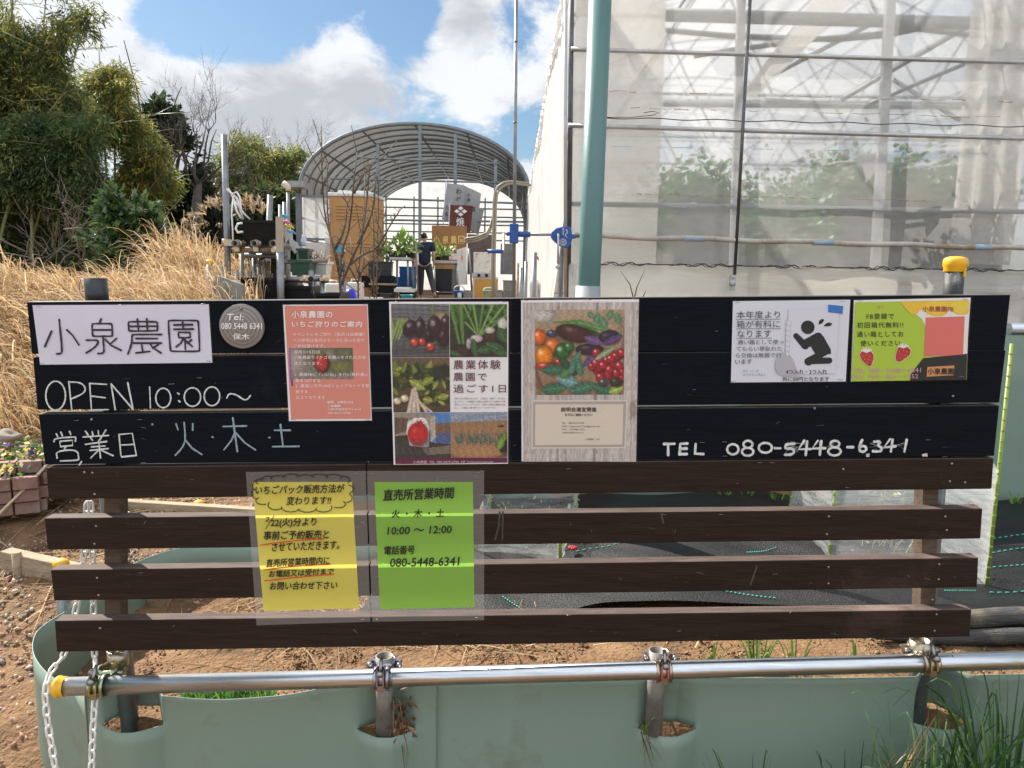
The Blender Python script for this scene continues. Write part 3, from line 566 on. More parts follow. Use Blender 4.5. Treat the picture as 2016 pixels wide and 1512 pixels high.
# ------------------------------------------------------------------ pink strawberry poster
t = poster('pink_poster', 'pink laminated poster with white text over a strawberry photograph, beside the round wooden plaque', 'poster', ((555,598),(727,597),(735,830),(566,831)), ((557,600),(724,599),(732,828),(569,829)), wav=.0003)
b = B(); flat(b, 'b', [(80,168),(726,165),(757,1053),(132,1055)], (.60,.225,.175), .0031); b.build('background_print', M_print, t)
im = Img('b', 118, 497, 622, 741, 5); im.fill((.20,.21,.13), (.26,.24,.22)); im.ell(150,600,90,110,(.42,.36,.34),sh=.2,hl=0,soft=.8); im.ell(520,640,110,60,(.23,.24,.08),hl=0,soft=.9); im.ell(420,560,160,60,(.35,.33,.28),hl=0,soft=.9); im.ell(560,540,90,50,(.19,.20,.12),hl=0,soft=.9)
im.ell(368,600,60,70,(.55,.06,.06),hl=.1); im.poly([(303,620),(428,620),(378,715)],(.42,.04,.045)); im.ell(368,612,54,72,(.55,.06,.06),hl=.12); im.leaf(330,545,40,12,20,(.2,.25,.09)); im.leaf(395,535,40,12,-35,(.2,.25,.09)); im.leaf(365,540,30,10,80,(.2,.25,.09)); im.noise(.06)
im.build(t, ((118,497),(613,496),(622,741),(133,741)), .0035)
b = B(); w_ = (.84,.76,.75); k_ = dict(off=.0040)
flat(b, 'b', [(117,498),(127,498),(133,742),(123,742)], (.12,.10,.40), .0038); flat(b, 'b', [(131,742),(142,742),(146,796),(135,796)], (.03,.02,.35), .0038)
text(b,'b','小泉農園の',135,208,455,262,w_,bold=.012,space=1.15,**k_); text(b,'b','いちご狩りのご案内',138,288,686,334,w_,bold=.012,space=1.15,**k_)
for s_, x0, y0, x1 in [('イベントいちご狩り（毎月15日開催）',145,377,706), ('への参加は毎月のテーマに沿った形で',147,423,708), ('ご参加頂けます。',150,469,400), ('次月1/15日は',152,515,360), ('小泉農園でイチゴの購入をされた方限',153,557,715), ('定となります。',155,604,372), ('1  農園FBに「いいね」を行い無料通い',162,692,735), ('箱をGETする',165,738,360), ('2  農園に行きLINEショップカードを登',167,780,744), ('録する',169,826,260), ('以上となります',172,872,398)]:
    text(b,'b',s_,x0,y0,x1,y0+27,w_,space=1.1,**k_)
for s_, x0, y0, x1, h_ in [('質問、お問合せは',415,912,618,22), ('小泉農園',416,942,516,20), ('川崎市宮前区平6-8-14',417,969,678,18), ('080-5019-0790',420,1000,600,14)]: text(b,'b',s_,x0,y0,x1,y0+h_,w_,bold=.008,**k_)
b.build('lettering', M_print, t); staples(t, [(567,600,0),(718,599,0),(577,826,0),(724,827,0)])

# ------------------------------------------------------------------ farm experience poster (six pictures)
t = poster('vegetable_photo_poster', 'tall white poster with five pictures of vegetables and fields around dark red text', 'poster', ((765,592),(1006,592),(1005,914),(774,916)), ((766,594),(1001,594),(1000,913),(775,915)), M_paper, wav=.0003)
im = Img('b', 915, 152, 1370, 570); im.fill((.20,.21,.23), (.12,.12,.125)); im.streak(.12)
for k in range(14): im.seg(915, 160+k*32+random.uniform(-6,6), 1370, 175+k*30, 3, 6, (.07,.07,.08))
im.ell(1300,260,90,50,(.42,.36,.22),hl=0,soft=.7); im.seg(1240,150,1238,230,34,30,(.20,.25,.12))
for x, a, y in [(925,75,300),(950,112,345),(975,115,350),(1000,118,350),(920,95,420)]: im.seg(x+math.cos(rad(a))*-70,y-70,x+math.cos(rad(a))*60,y+80,26,12,(.34,.45,.14))
for cx, cy, rx, ry, a in [(1060,345,52,68,25),(1140,340,42,78,5),(1345,300,40,60,0),(1215,400,36,60,10),(1320,410,48,80,-20),(1255,335,55,92,0)]:
    im.ell(cx,cy,rx,ry,(.06,.022,.035),a,hl=.45,sh=.4); im.ell(cx-8,cy-ry*.35,rx*.3,ry*.25,(.30,.28,.32),hl=.2,soft=.8); im.seg(cx,cy-ry-6,cx,cy-ry+20,14,24,(.13,.05,.07))
for cx, cy, r in [(1095,455,33),(1155,450,28),(1222,488,34)]: im.ell(cx,cy,r,r,(.62,.09,.05),hl=.5)
im.leaf(1250,462,25,6,-30,(.2,.25,.1)); im.noise(.07); im.build(t, ((915,152),(1370,154),(1372,570),(921,572)), .0033)
im = Img('b', 1374, 155, 1824, 568); im.fill((.035,.07,.03), (.05,.05,.035))
for k in range(30): im.leaf(random.uniform(1374,1824),random.uniform(150,280),random.uniform(40,80),random.uniform(20,36),random.uniform(0,180),random.choice([(.07,.17,.055),(.045,.12,.04),(.12,.24,.08)]))
im.ell(1700,400,90,60,(.09,.045,.035),hl=0); im.ell(1470,520,90,50,(.08,.045,.04),hl=0)
for x0,y0,x1,y1,w in [(1595,400,1480,150,22),(1600,390,1560,150,22),(1605,390,1640,150,24),(1610,395,1720,150,22),(1615,400,1800,170,20),(1620,400,1824,240,20),(1450,460,1385,170,34),(1480,460,1460,150,40),(1650,330,1760,280,18),(1590,395,1500,300,18)]: im.seg(x0,y0,x1,y1,w*.6,w,random.choice([(.20,.36,.10),(.27,.44,.15),(.16,.30,.09)]))
im.ell(1585,425,50,32,(.62,.55,.55),hl=.2); im.ell(1525,465,22,45,(.5,.47,.5),hl=.2); im.ell(1690,360,40,28,(.6,.6,.5),hl=.1); im.ell(1790,310,40,50,(.65,.68,.6),hl=.1)
for cx,cy,l,w,a in [(1570,500,80,34,80),(1660,510,90,40,-10),(1740,500,100,45,25),(1790,400,70,50,60),(1800,540,80,30,0),(1410,540,60,26,20)]: im.leaf(cx,cy,l,w,a,(.07,.16,.07))
im.noise(.08); im.build(t, ((1374,155),(1822,155),(1824,568),(1376,570)), .0033)
im = Img('b', 921, 574, 1378, 1003); im.fill((.19,.14,.08), (.10,.07,.045))
for k in range(26): im.seg(960+k*10,700,930+k*13+random.uniform(-20,20),580,9,3,(.09,.15,.13))
for k in range(75):
    x, y = random.uniform(925,1378), random.uniform(640,940)
    if y > 850 and x < 1150: continue
    im.leaf(x,y,random.uniform(28,62),random.uniform(16,34),random.uniform(0,180),random.choice([(.10,.14,.03),(.22,.27,.06),(.045,.07,.03),(.05,.07,.03),(.34,.38,.11)]))
im.ell(1300,700,70,60,(.03,.05,.05),hl=0,soft=.8); im.leaf(1120,790,75,42,30,(.38,.42,.13)); im.leaf(1200,760,60,34,150,(.30,.36,.09))
im.ell(955,915,36,28,(.72,.62,.46)); im.ell(1015,895,34,30,(.75,.66,.5))
for x0,y0,x1,y1,w in [(1085,830,1045,1003,34),(1100,820,1085,1003,40),(1110,850,1125,1003,30),(1120,900,1190,1003,24),(1130,920,1230,1003,16)]: im.seg(x0,y0,x1,y1,w*.8,w,(.70,.60,.50))
im.noise(.1); im.build(t, ((921,574),(1372,573),(1378,1000),(934,1003)), .0033)
im = Img('b', 938, 1005, 1384, 1362); im.fill((.10,.26,.50), (.16,.30,.50))
im.poly([(938,1005),(1262,1018),(1255,1035),(1225,1040),(1235,1170),(938,1200)],(.34,.29,.24)); im.poly([(938,1042),(1050,1046),(1040,1150),(938,1180)],(.16,.12,.09)); im.poly([(1225,1040),(1262,1035),(1270,1200),(1225,1240)],(.5,.45,.36))
im.poly([(1262,1090),(1384,1085),(1384,1180),(1262,1180)],(.24,.15,.11)); im.poly([(1270,1170),(1384,1165),(1384,1265),(1270,1270)],(.11,.15,.30))
im.poly([(938,1190),(1060,1180),(1230,1240),(1384,1260),(1384,1362),(938,1362)],(.06,.055,.05)); im.poly([(1150,1290),(1384,1265),(1384,1330),(1200,1340)],(.22,.19,.15))
im.poly([(1045,1080),(1110,1045),(1190,1050),(1215,1120),(1212,1275),(1150,1280),(1060,1265),(1035,1160)],(.72,.70,.70)); im.ell(1125,1175,82,92,(.55,.035,.04),hl=.05,sh=.2)
for a in (10,50,110,150,190): im.leaf(1140,1095,45,10,a,(.55,.035,.04))
for k in range(40): im.seg(938+k*7,1330,930+k*7+random.uniform(-20,20),1215,3,2,(.11,.12,.12))
im.noise(.12); im.build(t, ((938,1007),(1382,1003),(1384,1358),(947,1362)), .0033)
im = Img('b', 1386, 1000, 1826, 1356); im.fill((.34,.22,.12), (.42,.25,.14)); im.poly([(1386,1000),(1826,1000),(1826,1068),(1386,1082)],(.30,.36,.44))
for k in range(9): im.seg(1386+k*55,1000,1396+k*55,1120,3,3,(.2,.2,.2))
for k in range(8): im.seg(1386,1008+k*9,1826,1006+k*8,3,3,(.42,.47,.53))
for k in range(130): x = random.uniform(1420,1810); y = 1245+random.uniform(-15,10); im.seg(x,y,x+random.uniform(-35,25),y-random.uniform(50,95),5,2,random.choice([(.14,.22,.19),(.20,.29,.26),(.09,.15,.13)]))
im.ell(1590,1310,240,55,(.45,.27,.15),hl=0,sh=.2); im.ell(1800,1260,45,60,(.03,.03,.03),hl=0); im.leaf(1775,1250,60,34,110,(.24,.36,.08)); im.leaf(1805,1190,40,24,80,(.2,.3,.07)); im.ell(1775,1112,22,10,(.05,.05,.05)); im.noise(.11)
im.build(t, ((1384,1001),(1826,998),(1826,1352),(1386,1358)), .0033)
b = B(); flat(b,'b',[(945,1362),(1826,1354),(1826,1396),(950,1408)],(.10,.006,.045),.0033); mr_ = (.12,.035,.045)
text(b,'b','農業体験',1403,592,1772,664,mr_,space=1.25,bold=.004); text(b,'b','農園で',1403,690,1664,756,mr_,space=1.25,bold=.004); text(b,'b','過ごす1日',1403,783,1814,848,mr_,space=1.25,bold=.004)
for k, s_ in enumerate(['季節に合う野菜を作り出す。ご家庭で・職場で・仲の良い','友人たちと。小泉農園では園主の指導のもと四季折々の野','菜作りにチャレンジできます。育成する野菜の種類は30品','以上。この機会に農作業デビューいかがですか']): text(b,'b',s_,1410,886+k*24,(1812 if k < 3 else 1732),901+k*24,(.2,.12,.13))
text(b,'b','小泉農園  TEL  080-5019-0790  HP  koizuminouen.net',1086,1380,1714,1403,(.62,.5,.56),dy=-4)
b.build('lettering', M_print, t); staples(t, [(782,594,0),(990,594,0),(785,912,0),(990,911,0)])

# ------------------------------------------------------------------ vegetable basket poster on wood pattern
t = poster('basket_poster', 'laminated poster of a vegetable basket on a pale weathered wood background', 'poster', ((1025,589),(1260,588),(1256,914),(1025,914)), ((1026,591),(1258,589),(1252,909),(1027,908)), M_paper, wav=.0003, ph=1)
im = Img('c', 115, 140, 1028, 1385, 5.5); im.fill((.46,.42,.40)); n = np.convolve(RNG.normal(size=im.w), np.ones(3)/3, 'same'); n2 = RNG.normal(size=(im.h//6+2, im.w)); n2 = np.repeat(n2, 6, 0)[:im.h]
im.a *= (1+.16*n[None,:,None]+.13*n2[:,:,None]); 
for x in (705,): im.seg(x,140,x-12,1385,20,18,(.28,.25,.26))
im.seg(350,140,340,1385,4,4,(.34,.3,.28)); im.ell(1000,980,24,60,(.32,.28,.24),hl=0,soft=.6)
im.a = np.clip(im.a, .05, .8); im.build(t, ((115,142),(1026,138),(1000,1385),(118,1388)), .0031, 'background_print')
im = Img('c', 212, 196, 912, 865, 4.6); im.fill((.45,.36,.25), (.30,.20,.13)); im.ell(260,240,120,60,(.6,.58,.55),hl=0,soft=.5)
for k in range(22): im.seg(212,330+k*4.3,912,170+k*6,2,2,(.42,.30,.2) if k % 2 else (.55,.42,.3))
for k in range(18): im.seg(860+k*3,260,880+k*2,700,2,2,(.45,.34,.24) if k % 2 else (.30,.2,.13)); im.seg(212,640+k*10,300+k*3,865,4,3,(.34,.23,.15) if k % 2 else (.07,.05,.04))
for cx,cy,r in [(650,240,28),(800,240,35),(700,270,40),(750,300,45),(860,270,40)]: im.leaf(cx,cy,r*1.3,r*.7,cx % 90+30,(.16,.33,.19))
im.seg(350,295,560,300,6,46,(.14,.33,.10)); im.seg(560,300,880,390,50,24,(.16,.38,.14)); im.seg(600,350,700,390,20,36,(.08,.20,.08))
im.ell(520,385,150,68,(.10,.035,.035),14,hl=.12); im.ell(790,410,80,50,(.06,.035,.09),-10,hl=.1); im.ell(640,510,110,45,(.06,.03,.05),0,hl=.12); im.ell(345,385,40,30,(.07,.09,.16))
im.leaf(670,440,80,40,20,(.20,.13,.28)); im.leaf(820,440,90,36,-25,(.15,.08,.22)); im.leaf(660,590,95,34,-35,(.16,.11,.24))
for cx,cy,rx,ry,c in [(245,410,55,62,(.78,.20,.02)),(350,485,66,68,(.75,.22,.02)),(280,560,72,82,(.85,.32,.02)),(290,640,80,30,(.62,.08,.05)),(400,610,40,30,(.55,.05,.06))]: im.ell(cx,cy,rx,ry,c,hl=.4)
im.ell(430,520,66,62,(.045,.20,.045),-20,hl=.5); im.ell(480,490,40,36,(.05,.22,.05),hl=.4); im.seg(430,600,520,690,60,60,(.045,.13,.07))
for k in range(34): x = random.uniform(640,900); y = random.uniform(520,740); im.ell(x,y,33,33,(.50,.025,.05),hl=.55,sh=.5)
for cx,cy,l,w,a,c in [(760,545,100,26,-32,(.33,.44,.28)),(525,620,110,38,-65,(.12,.30,.22)),(560,650,80,40,75,(.10,.24,.16)),(360,670,110,48,0,(.07,.20,.13)),(470,760,95,55,15,(.20,.40,.40)),(360,820,110,50,-5,(.07,.22,.14)),(590,815,120,52,-15,(.09,.24,.16)),(740,825,90,48,20,(.07,.20,.13)),(850,830,60,40,-20,(.40,.52,.15)),(450,700,50,40,-40,(.12,.27,.12))]: im.leaf(cx,cy,l,w,a,c)
im.ell(850,770,50,36,(.05,.06,.045),hl=.15); im.ell(750,770,38,30,(.12,.1,.1)); im.noise(.06); im.build(t, ((210,200),(914,196),(908,862),(216,866)), .0036)
b = B()
flat(b,'c',[(186,908),(938,905),(922,1283),(184,1286)],(.62,.58,.52),.0036); flat(b,'c',[(196,918),(928,915),(912,1273),(194,1276)],(.38,.34,.31),.0039); flat(b,'c',[(214,940),(904,938),(896,1255),(212,1258)],(.60,.54,.45),.0043)
tk = (.03,.03,.03); k_ = dict(off=.0048)
text(b,'c','説明会適宜開催',416,962,692,997,tk,bold=.014,**k_); text(b,'c','まずはご連絡ください',447,1010,661,1031,tk,bold=.01,**k_)
for s_,y0,x1,h_ in [('TEL    080-5019-0790',1079,597,14), ('MAIL  wagamama15ko@gmail.com',1104,722,17), ('FAX    044-866-7352',1129,604,13), ('川崎市宮前区平6-8-13',1154,594,14)]: text(b,'c',s_,422,y0,x1,y0+h_,(.10,.09,.08),**k_)
text(b,'c','小泉農園   小泉',604,1205,718,1220,(.1,.09,.08),**k_)
b.build('lettering', M_print, t); staples(t, [(1035,591,0),(1160,590,.1),(1250,589,0)])

# ------------------------------------------------------------------ paid box notice with bowing pictogram
t = poster('bowing_figure_notice', 'white laminated notice with a black bowing figure and a small blue rectangle', 'notice', ((1441,590),(1677,587),(1668,754),(1437,756)), ((1443,593),(1674,590),(1665,751),(1439,753)), mat('cool_white_paper', (.62,.66,.74), rough=.45, var=.03), wav=.0003)
b = B(); o_ = .0056
flat(b,'d',[(722,335),(820,345),(816,396),(720,386)],(.03,.16,.50),o_); flat(b,'d',[(458,365),(795,355),(770,790),(450,800)],(.60,.62,.70),.0050)
flat(b,'d',[(418,650),(455,655),(490,700),(525,800),(520,806),(420,806),(388,795),(370,755),(372,715),(388,675)],(.40,.41,.46),.0053)
for k in range(7): q = 432+k*34; flat(b,'d',[(452-k*2,q),(478-k*2,q+18),(474-k*2,q+48),(436,q+30+k)],(.48,.49,.54),.0053); flat(b,'d',[(452-k*2,q+5),(474-k*2,q+20),(471-k*2,q+43),(440,q+29+k)],(.60,.62,.69),.0054)
bk = (.012,.016,.018); b.poly([S(*zp('d',*p),o_) for p in oval(586,485,45,45,28)],bk)
stroke(b,'d',[(508,541),(570,608)],40,bk,off=o_,smooth=False); stroke(b,'d',[(570,608),(665,563)],44,bk,off=o_,smooth=False); stroke(b,'d',[(565,590),(655,548)],50,bk,off=o_+.0002,smooth=False)
flat(b,'d',[(600,548),(640,524),(662,524),(690,545),(738,632),(740,660),(650,676),(628,650),(600,600)],bk,o_+.0004)
stroke(b,'d',[(715,640),(590,712)],50,bk,off=o_,smooth=False); stroke(b,'d',[(588,708),(728,705)],50,bk,off=o_+.0005,smooth=False); stroke(b,'d',[(700,655),(650,660)],30,bk,off=o_+.0006,smooth=False)
b.poly([S(*zp('d',x,y),o_) for x,y in [(657,468),(660,445),(672,432),(690,430),(694,440),(680,460)]],bk); b.poly([S(*zp('d',x,y),o_) for x,y in [(690,478),(705,460),(728,452),(747,460),(740,474),(718,480)]],bk)
tk = (.045,.05,.075)
for s_,x0,y0,x1,y1 in [('本年度より',115,378,403,428),('箱が有料に',115,441,403,490),('なります',120,505,345,553)]:
    text(b,'d',s_,x0,y0,x1,y1,tk,off=o_,dy=-3); flat(b,'d',[(x0-2,y1+4),(x1+4,y1+2),(x1+4,y1+5),(x0-2,y1+7)],tk,o_)
for s_,x0,y0,x1 in [('通い箱として使っ',122,568,425),('てもらい草臥れた',114,612,416),('ら交換は無償で行',110,655,412),('います',106,697,217)]: text(b,'d',s_,x0,y0,x1,y0+32,tk,off=o_,dy=-2)
text(b,'d','2021・11・24',155,765,260,781,(.25,.26,.3),off=o_,shear=.25); text(b,'d','コイズミノウエン',154,790,309,807,tk,off=o_,shear=.15)
text(b,'d','4つ入れ・2つ入れ',441,764,714,795,bk,off=o_,bold=.006); text(b,'d','共に50円となります',419,812,728,842,bk,off=o_,bold=.006)
b.build('lettering', M_print, t); staples(t, [(1452,595,0),(1659,593,0),(1444,751,-.2),(1655,747,0)])

# ------------------------------------------------------------------ green and yellow registration notice (its square code is left out)
t = poster('green_yellow_notice', 'green and yellow laminated notice with two strawberries and a plain salmon square', 'notice', ((1679,588),(1915,583),(1904,750),(1672,754)), ((1681,591),(1911,586),(1900,747),(1675,751)), M_paper, wav=.0003, ph=.6)
b = B(); o1, o2, o3, o4 = .0048, .0052, .0056, .0060
flat(b,'d',[(900,320),(1653,305),(1636,832),(876,842)],(.36,.52,.045),o1)
flat(b,'d',[(1195,316),(1653,305),(1648,470),(1640,690),(1420,580),(1340,430)],(.70,.69,.66),o2)
flat(b,'d',[(1195,316),(1653,305),(1650,385),(1640,398),(1610,402),(1570,398),(1540,380),(1524,362),(1505,395),(1470,412),(1420,412),(1385,400),(1355,375),(1338,360),(1310,395),(1270,400)],(.72,.47,.04),o3)
b.poly([S(*zp('d',*p),o3+.0003) for p in oval(1440,355,85,46,24)],(.75,.52,.05)); b.poly([S(*zp('d',*p),o3+.0003) for p in oval(1590,350,60,44,24)],(.70,.55,.06))
flat(b,'d',[(1348,690),(1640,660),(1634,832),(1262,838),(1268,795)],(.015,.017,.018),o3); flat(b,'d',[(1376,748),(1556,737),(1550,802),(1372,812)],(.52,.25,.10),o4)
flat(b,'d',[(1366,420),(1624,413),(1612,672),(1356,676)],(.62,.15,.13),o3)
for cx,cy,r_ in [(975,690,-8),(1218,662,8)]:
    pts = [(-46,-25),(-30,-48),(0,-52),(30,-46),(47,-20),(45,10),(30,50),(12,52),(-30,15)] if r_ < 0 else [(-46,-10),(-34,-42),(0,-52),(32,-44),(50,-25),(40,10),(-20,52),(-46,48),(-52,20)]
    b.poly([S(*zp('d',cx+x,cy+y),o3) for x,y in [(p*1.07,q*1.07) for p,q in pts]],(.70,.66,.6)); b.poly([S(*zp('d',cx+x,cy+y),o4) for x,y in pts],(.42,.03,.035))
    for x,y in [(-25,-15),(0,-25),(22,-15),(-12,5),(12,8),(28,12),(5,30),(-22,22)]: b.poly([S(*zp('d',cx+x+3*math.cos(a),cy+y+3*math.sin(a)),o4+.0003) for a in (0,1.57,3.14,4.71)],(.75,.5,.35))
    for a in (-150,-120,-95,-65,-35): x2,y2 = cx+38*math.cos(rad(a)),cy-38+30*math.sin(rad(a)); stroke(b,'d',[(cx,cy-42),(x2,y2)],10,(.70,.68,.6),off=o4+.0002,smooth=False)
tk = (.03,.05,.02)
text(b,'d','01',1048,340,1083,362,(.6,.18,.08),off=o3,space=1.2)
for s_,x0,y0,x1 in [('FB登録で',975,394,1155),('初回箱代無料!!',912,452,1218),('通い箱としてお',912,512,1220),('使いください',935,572,1197)]: text(b,'d',s_,x0,y0,x1,y0+38,tk,off=o3,space=1.2,bold=.006,dy=-2)
text(b,'d','小泉農園FB',1345,346,1550,382,(.30,.05,.06),off=o4+.0003,bold=.01)
text(b,'d','TEL  080ー5448ー6341',892,755,1333,786,(.58,.28,.36),off=o4,dy=-3); text(b,'d','FAX  044ー866ー7352',878,798,1316,826,(.58,.28,.36),off=o4,dy=-3)
text(b,'d','小泉農園',1380,756,1550,797,(.02,.02,.02),off=o4+.0003,bold=.018)
b.build('lettering', M_print, t); staples(t, [(1694,592,0),(1900,589,0),(1893,741,0)])

# ------------------------------------------------------------------ two hand-written papers on the slats
M_yel = mat('yellow_paper', (.93,.83,.17), rough=.6, var=.02, transl=.45, spec=.3); M_grn = mat('green_paper', (.36,.68,.115), rough=.6, var=.02, transl=.45, spec=.3)
t = poster('yellow_handwritten_notice', 'yellow paper with black handwriting, a cloud bubble and red underlines, on the slats', 'notice', ((484,929),(720,927),(729,1224),(505,1231)), ((497,949),(693,949),(707,1197),(519,1203)), M_yel, M_lamhaze, wav=.0003)
b = B(); o_ = .0062; tk = (.012,.012,.012); rd = (.62,.06,.02)
cl = [(250,165,45,32),(330,158,55,28),(425,150,60,32),(525,152,60,28),(625,150,60,30),(730,150,60,28),(810,170,40,35),(848,235,30,35),(835,300,35,40),(770,345,50,35),(660,372,60,40),(540,375,65,38),(420,370,65,42),(310,352,55,45),(215,320,50,35),(165,270,30,45),(165,210,25,45),(200,180,35,25)]
c0 = np.array([500, 262])
for i,(cx,cy,rx,ry) in enumerate(cl):
    a = math.atan2((cy-c0[1])*2.6, cx-c0[0]); stroke(b,'e',[(cx+rx*math.cos(a+q)*1.05, cy+ry*.8*math.sin(a+q)) for q in np.linspace(-1.45,1.45,9)],7,tk,off=o_)
ln = [('いちごパック販売方法が',162,205,815,272,-14),('変わります!!',388,288,716,352,-6),('22(火)分より',272,448,608,520,-8),('事前ご予約販売と',220,540,700,606,-10),('させていただきます。',282,622,775,690,-18),('直売所営業時間内に',238,740,704,806,-22),('お電話又は受付まで',258,825,735,880,-20),('お問い合わせ下さい',265,915,760,975,-8)]
for s_,x0,y0,x1,y1,dy in ln: text(b,'e',s_,x0,y0+max(0,-dy)*.5,x1,y1+max(0,-dy)*.2,tk,off=o_,dy=dy,bold=.014,shear=.12)
text(b,'e','2',232,440,262,472,tk,off=o_,bold=.012,shear=.15); stroke(b,'e',[(297,432),(234,527)],5.5,tk,off=o_)
for p in [[(197,647),(350,625),(520,607),(665,601)],[(222,829),(400,806),(560,795),(716,787)],[(228,910),(400,889),(560,875),(735,861)]]: stroke(b,'e',p,8,rd,off=o_+.0004)
b.build('lettering', M_print, t); staples(t, [(495,934,0),(700,932,0),(517,1226,0),(715,1220,-.1)])
t = poster('green_handwritten_notice', 'bright green paper with black handwritten opening hours in a clear pouch on the slats', 'notice', ((722,927),(953,927),(953,1221),(733,1224)), ((737,949),(931,949),(934,1195),(748,1200)), M_grn, M_lamhaze, wav=.0003, ph=.8)
b = B()
for s_,x0,y0,x1,y1,dy in [('直売所営業時間',1098,240,1620,322,-20),('火 ・ 木 ・ 土',1160,388,1545,448,-8),('10:00 ～ 12:00',1130,515,1603,570,-12),('電話番号',1108,655,1330,718,-6),('080-5448-6341',1150,745,1660,808,-12)]: text(b,'e',s_,x0,y0,x1,y1,tk,off=o_,dy=dy,bold=.014,shear=.10)
b.build('lettering', M_print, t); staples(t, [(733,932,0),(941,930,0),(744,1219,0),(940,1216,0)])
# ------------------------------------------------------------------ rail, stub posts, clamps
ra, rb_ = P(114,1352,1.925), P(2900,1275,2.01)
rd_ = (rb_-ra)/np.linalg.norm(rb_-ra)
rail = thing('rail_pipe', 'shiny galvanised steel rail pipe with a yellow end cap running below the signboard', 'pipe', ra)
b = B(); b.pipe(ra, rb_, .0243, .022, 32); b.build('pipe', M_rail, rail)
b = B(); b.lathe(ra+rd_*.012, [(.0249,.01),(.0262,.008),(.0262,-.004),(.0285,-.006),(.0285,-.012),(.024,-.019),(.012,-.023),(.0001,-.0235)], 28, ax=rd_); b.build('end_cap', M_yellow, rail)
# stamped lettering along the lower front of the pipe
b = B(); M_stamp = mat('stamped_ink', (.30,.31,.33), rough=.5, metal=.6, var=.3, vs=60)
def railtext(x_px, txt, h, wd):
    s0 = (P(x_px, 1340, 1.93)-ra)@rd_
    _fcu.body = txt; _fcu.offset = .004; _fcu.shear = 0; _fcu.space_character = 1; bpy.context.view_layer.update(); e = _fob.evaluated_get(bpy.context.evaluated_depsgraph_get()); me = e.to_mesh()
    v = np.array([tuple(q.co) for q in me.vertices]); lo, hi = v.min(0), v.max(0)
    fr = np.cross(rd_, V3((0,0,1))); fr /= np.linalg.norm(fr); fr = fr if fr[1] < 0 else -fr; up = np.cross(fr, rd_); up = up if up[2] > 0 else -up
    pts = []
    for q in v:
        s = s0+(q[0]-lo[0])/(hi[0]-lo[0])*wd; a = rad(-38)+((q[1]-lo[1])/(hi[1]-lo[1])-.5)*h/.0243
        pts.append(ra+rd_*s+(fr*math.cos(a)+up*math.sin(a))*.02445)
    b.add(pts, [list(p.vertices) for p in me.polygons]); e.to_mesh_clear()
for x in (440, 1120, 1790): railtext(x, '▷ Daiwa スーパーライト700', .011, .36)
for x in (775, 1450): railtext(x, '(L S-700N) K2P2-NCR (A)', .006, .2)
b.build('lettering', M_stamp, rail)
post_xy = []
def on_line(px, py, Y): return P(px, py, Y)
def stub(px, ytop, ybot, Y, label):
    a = P(px[0], ytop, Y); c = P(px[1], ybot, Y); c = a+(c-a)*1.25
    t = thing('stub_post', label, 'post', c, 'short pipe stubs behind the rail')
    b = B(); b.pipe(c, a, .0243, .0212, 28); b.build('tube', M_oldsteel, t); return a, c
s1 = stub((757,758), 1291, 1430, 1.995, 'short hollow steel pipe stub standing open below the green handwritten paper')
s2 = stub((1295,1288), 1280, 1410, 2.01, 'short hollow steel pipe stub standing open behind the pink rainbow clamp')
M_clampA = mat('rainbow_zinc', (.42,.40,.20), rough=.32, metal=1, var=.2, vs=30, col2=(.30,.42,.34))
M_clampB = mat('pink_zinc', (.55,.30,.36), rough=.32, metal=1, var=.2, vs=28, col2=(.50,.45,.25))
M_clampC = mat('gold_zinc', (.50,.42,.24), rough=.35, metal=1, var=.2, vs=28, col2=(.42,.36,.34))
M_clampD = mat('violet_zinc', (.45,.33,.40), rough=.3, metal=1, var=.2, vs=34, col2=(.30,.38,.42))
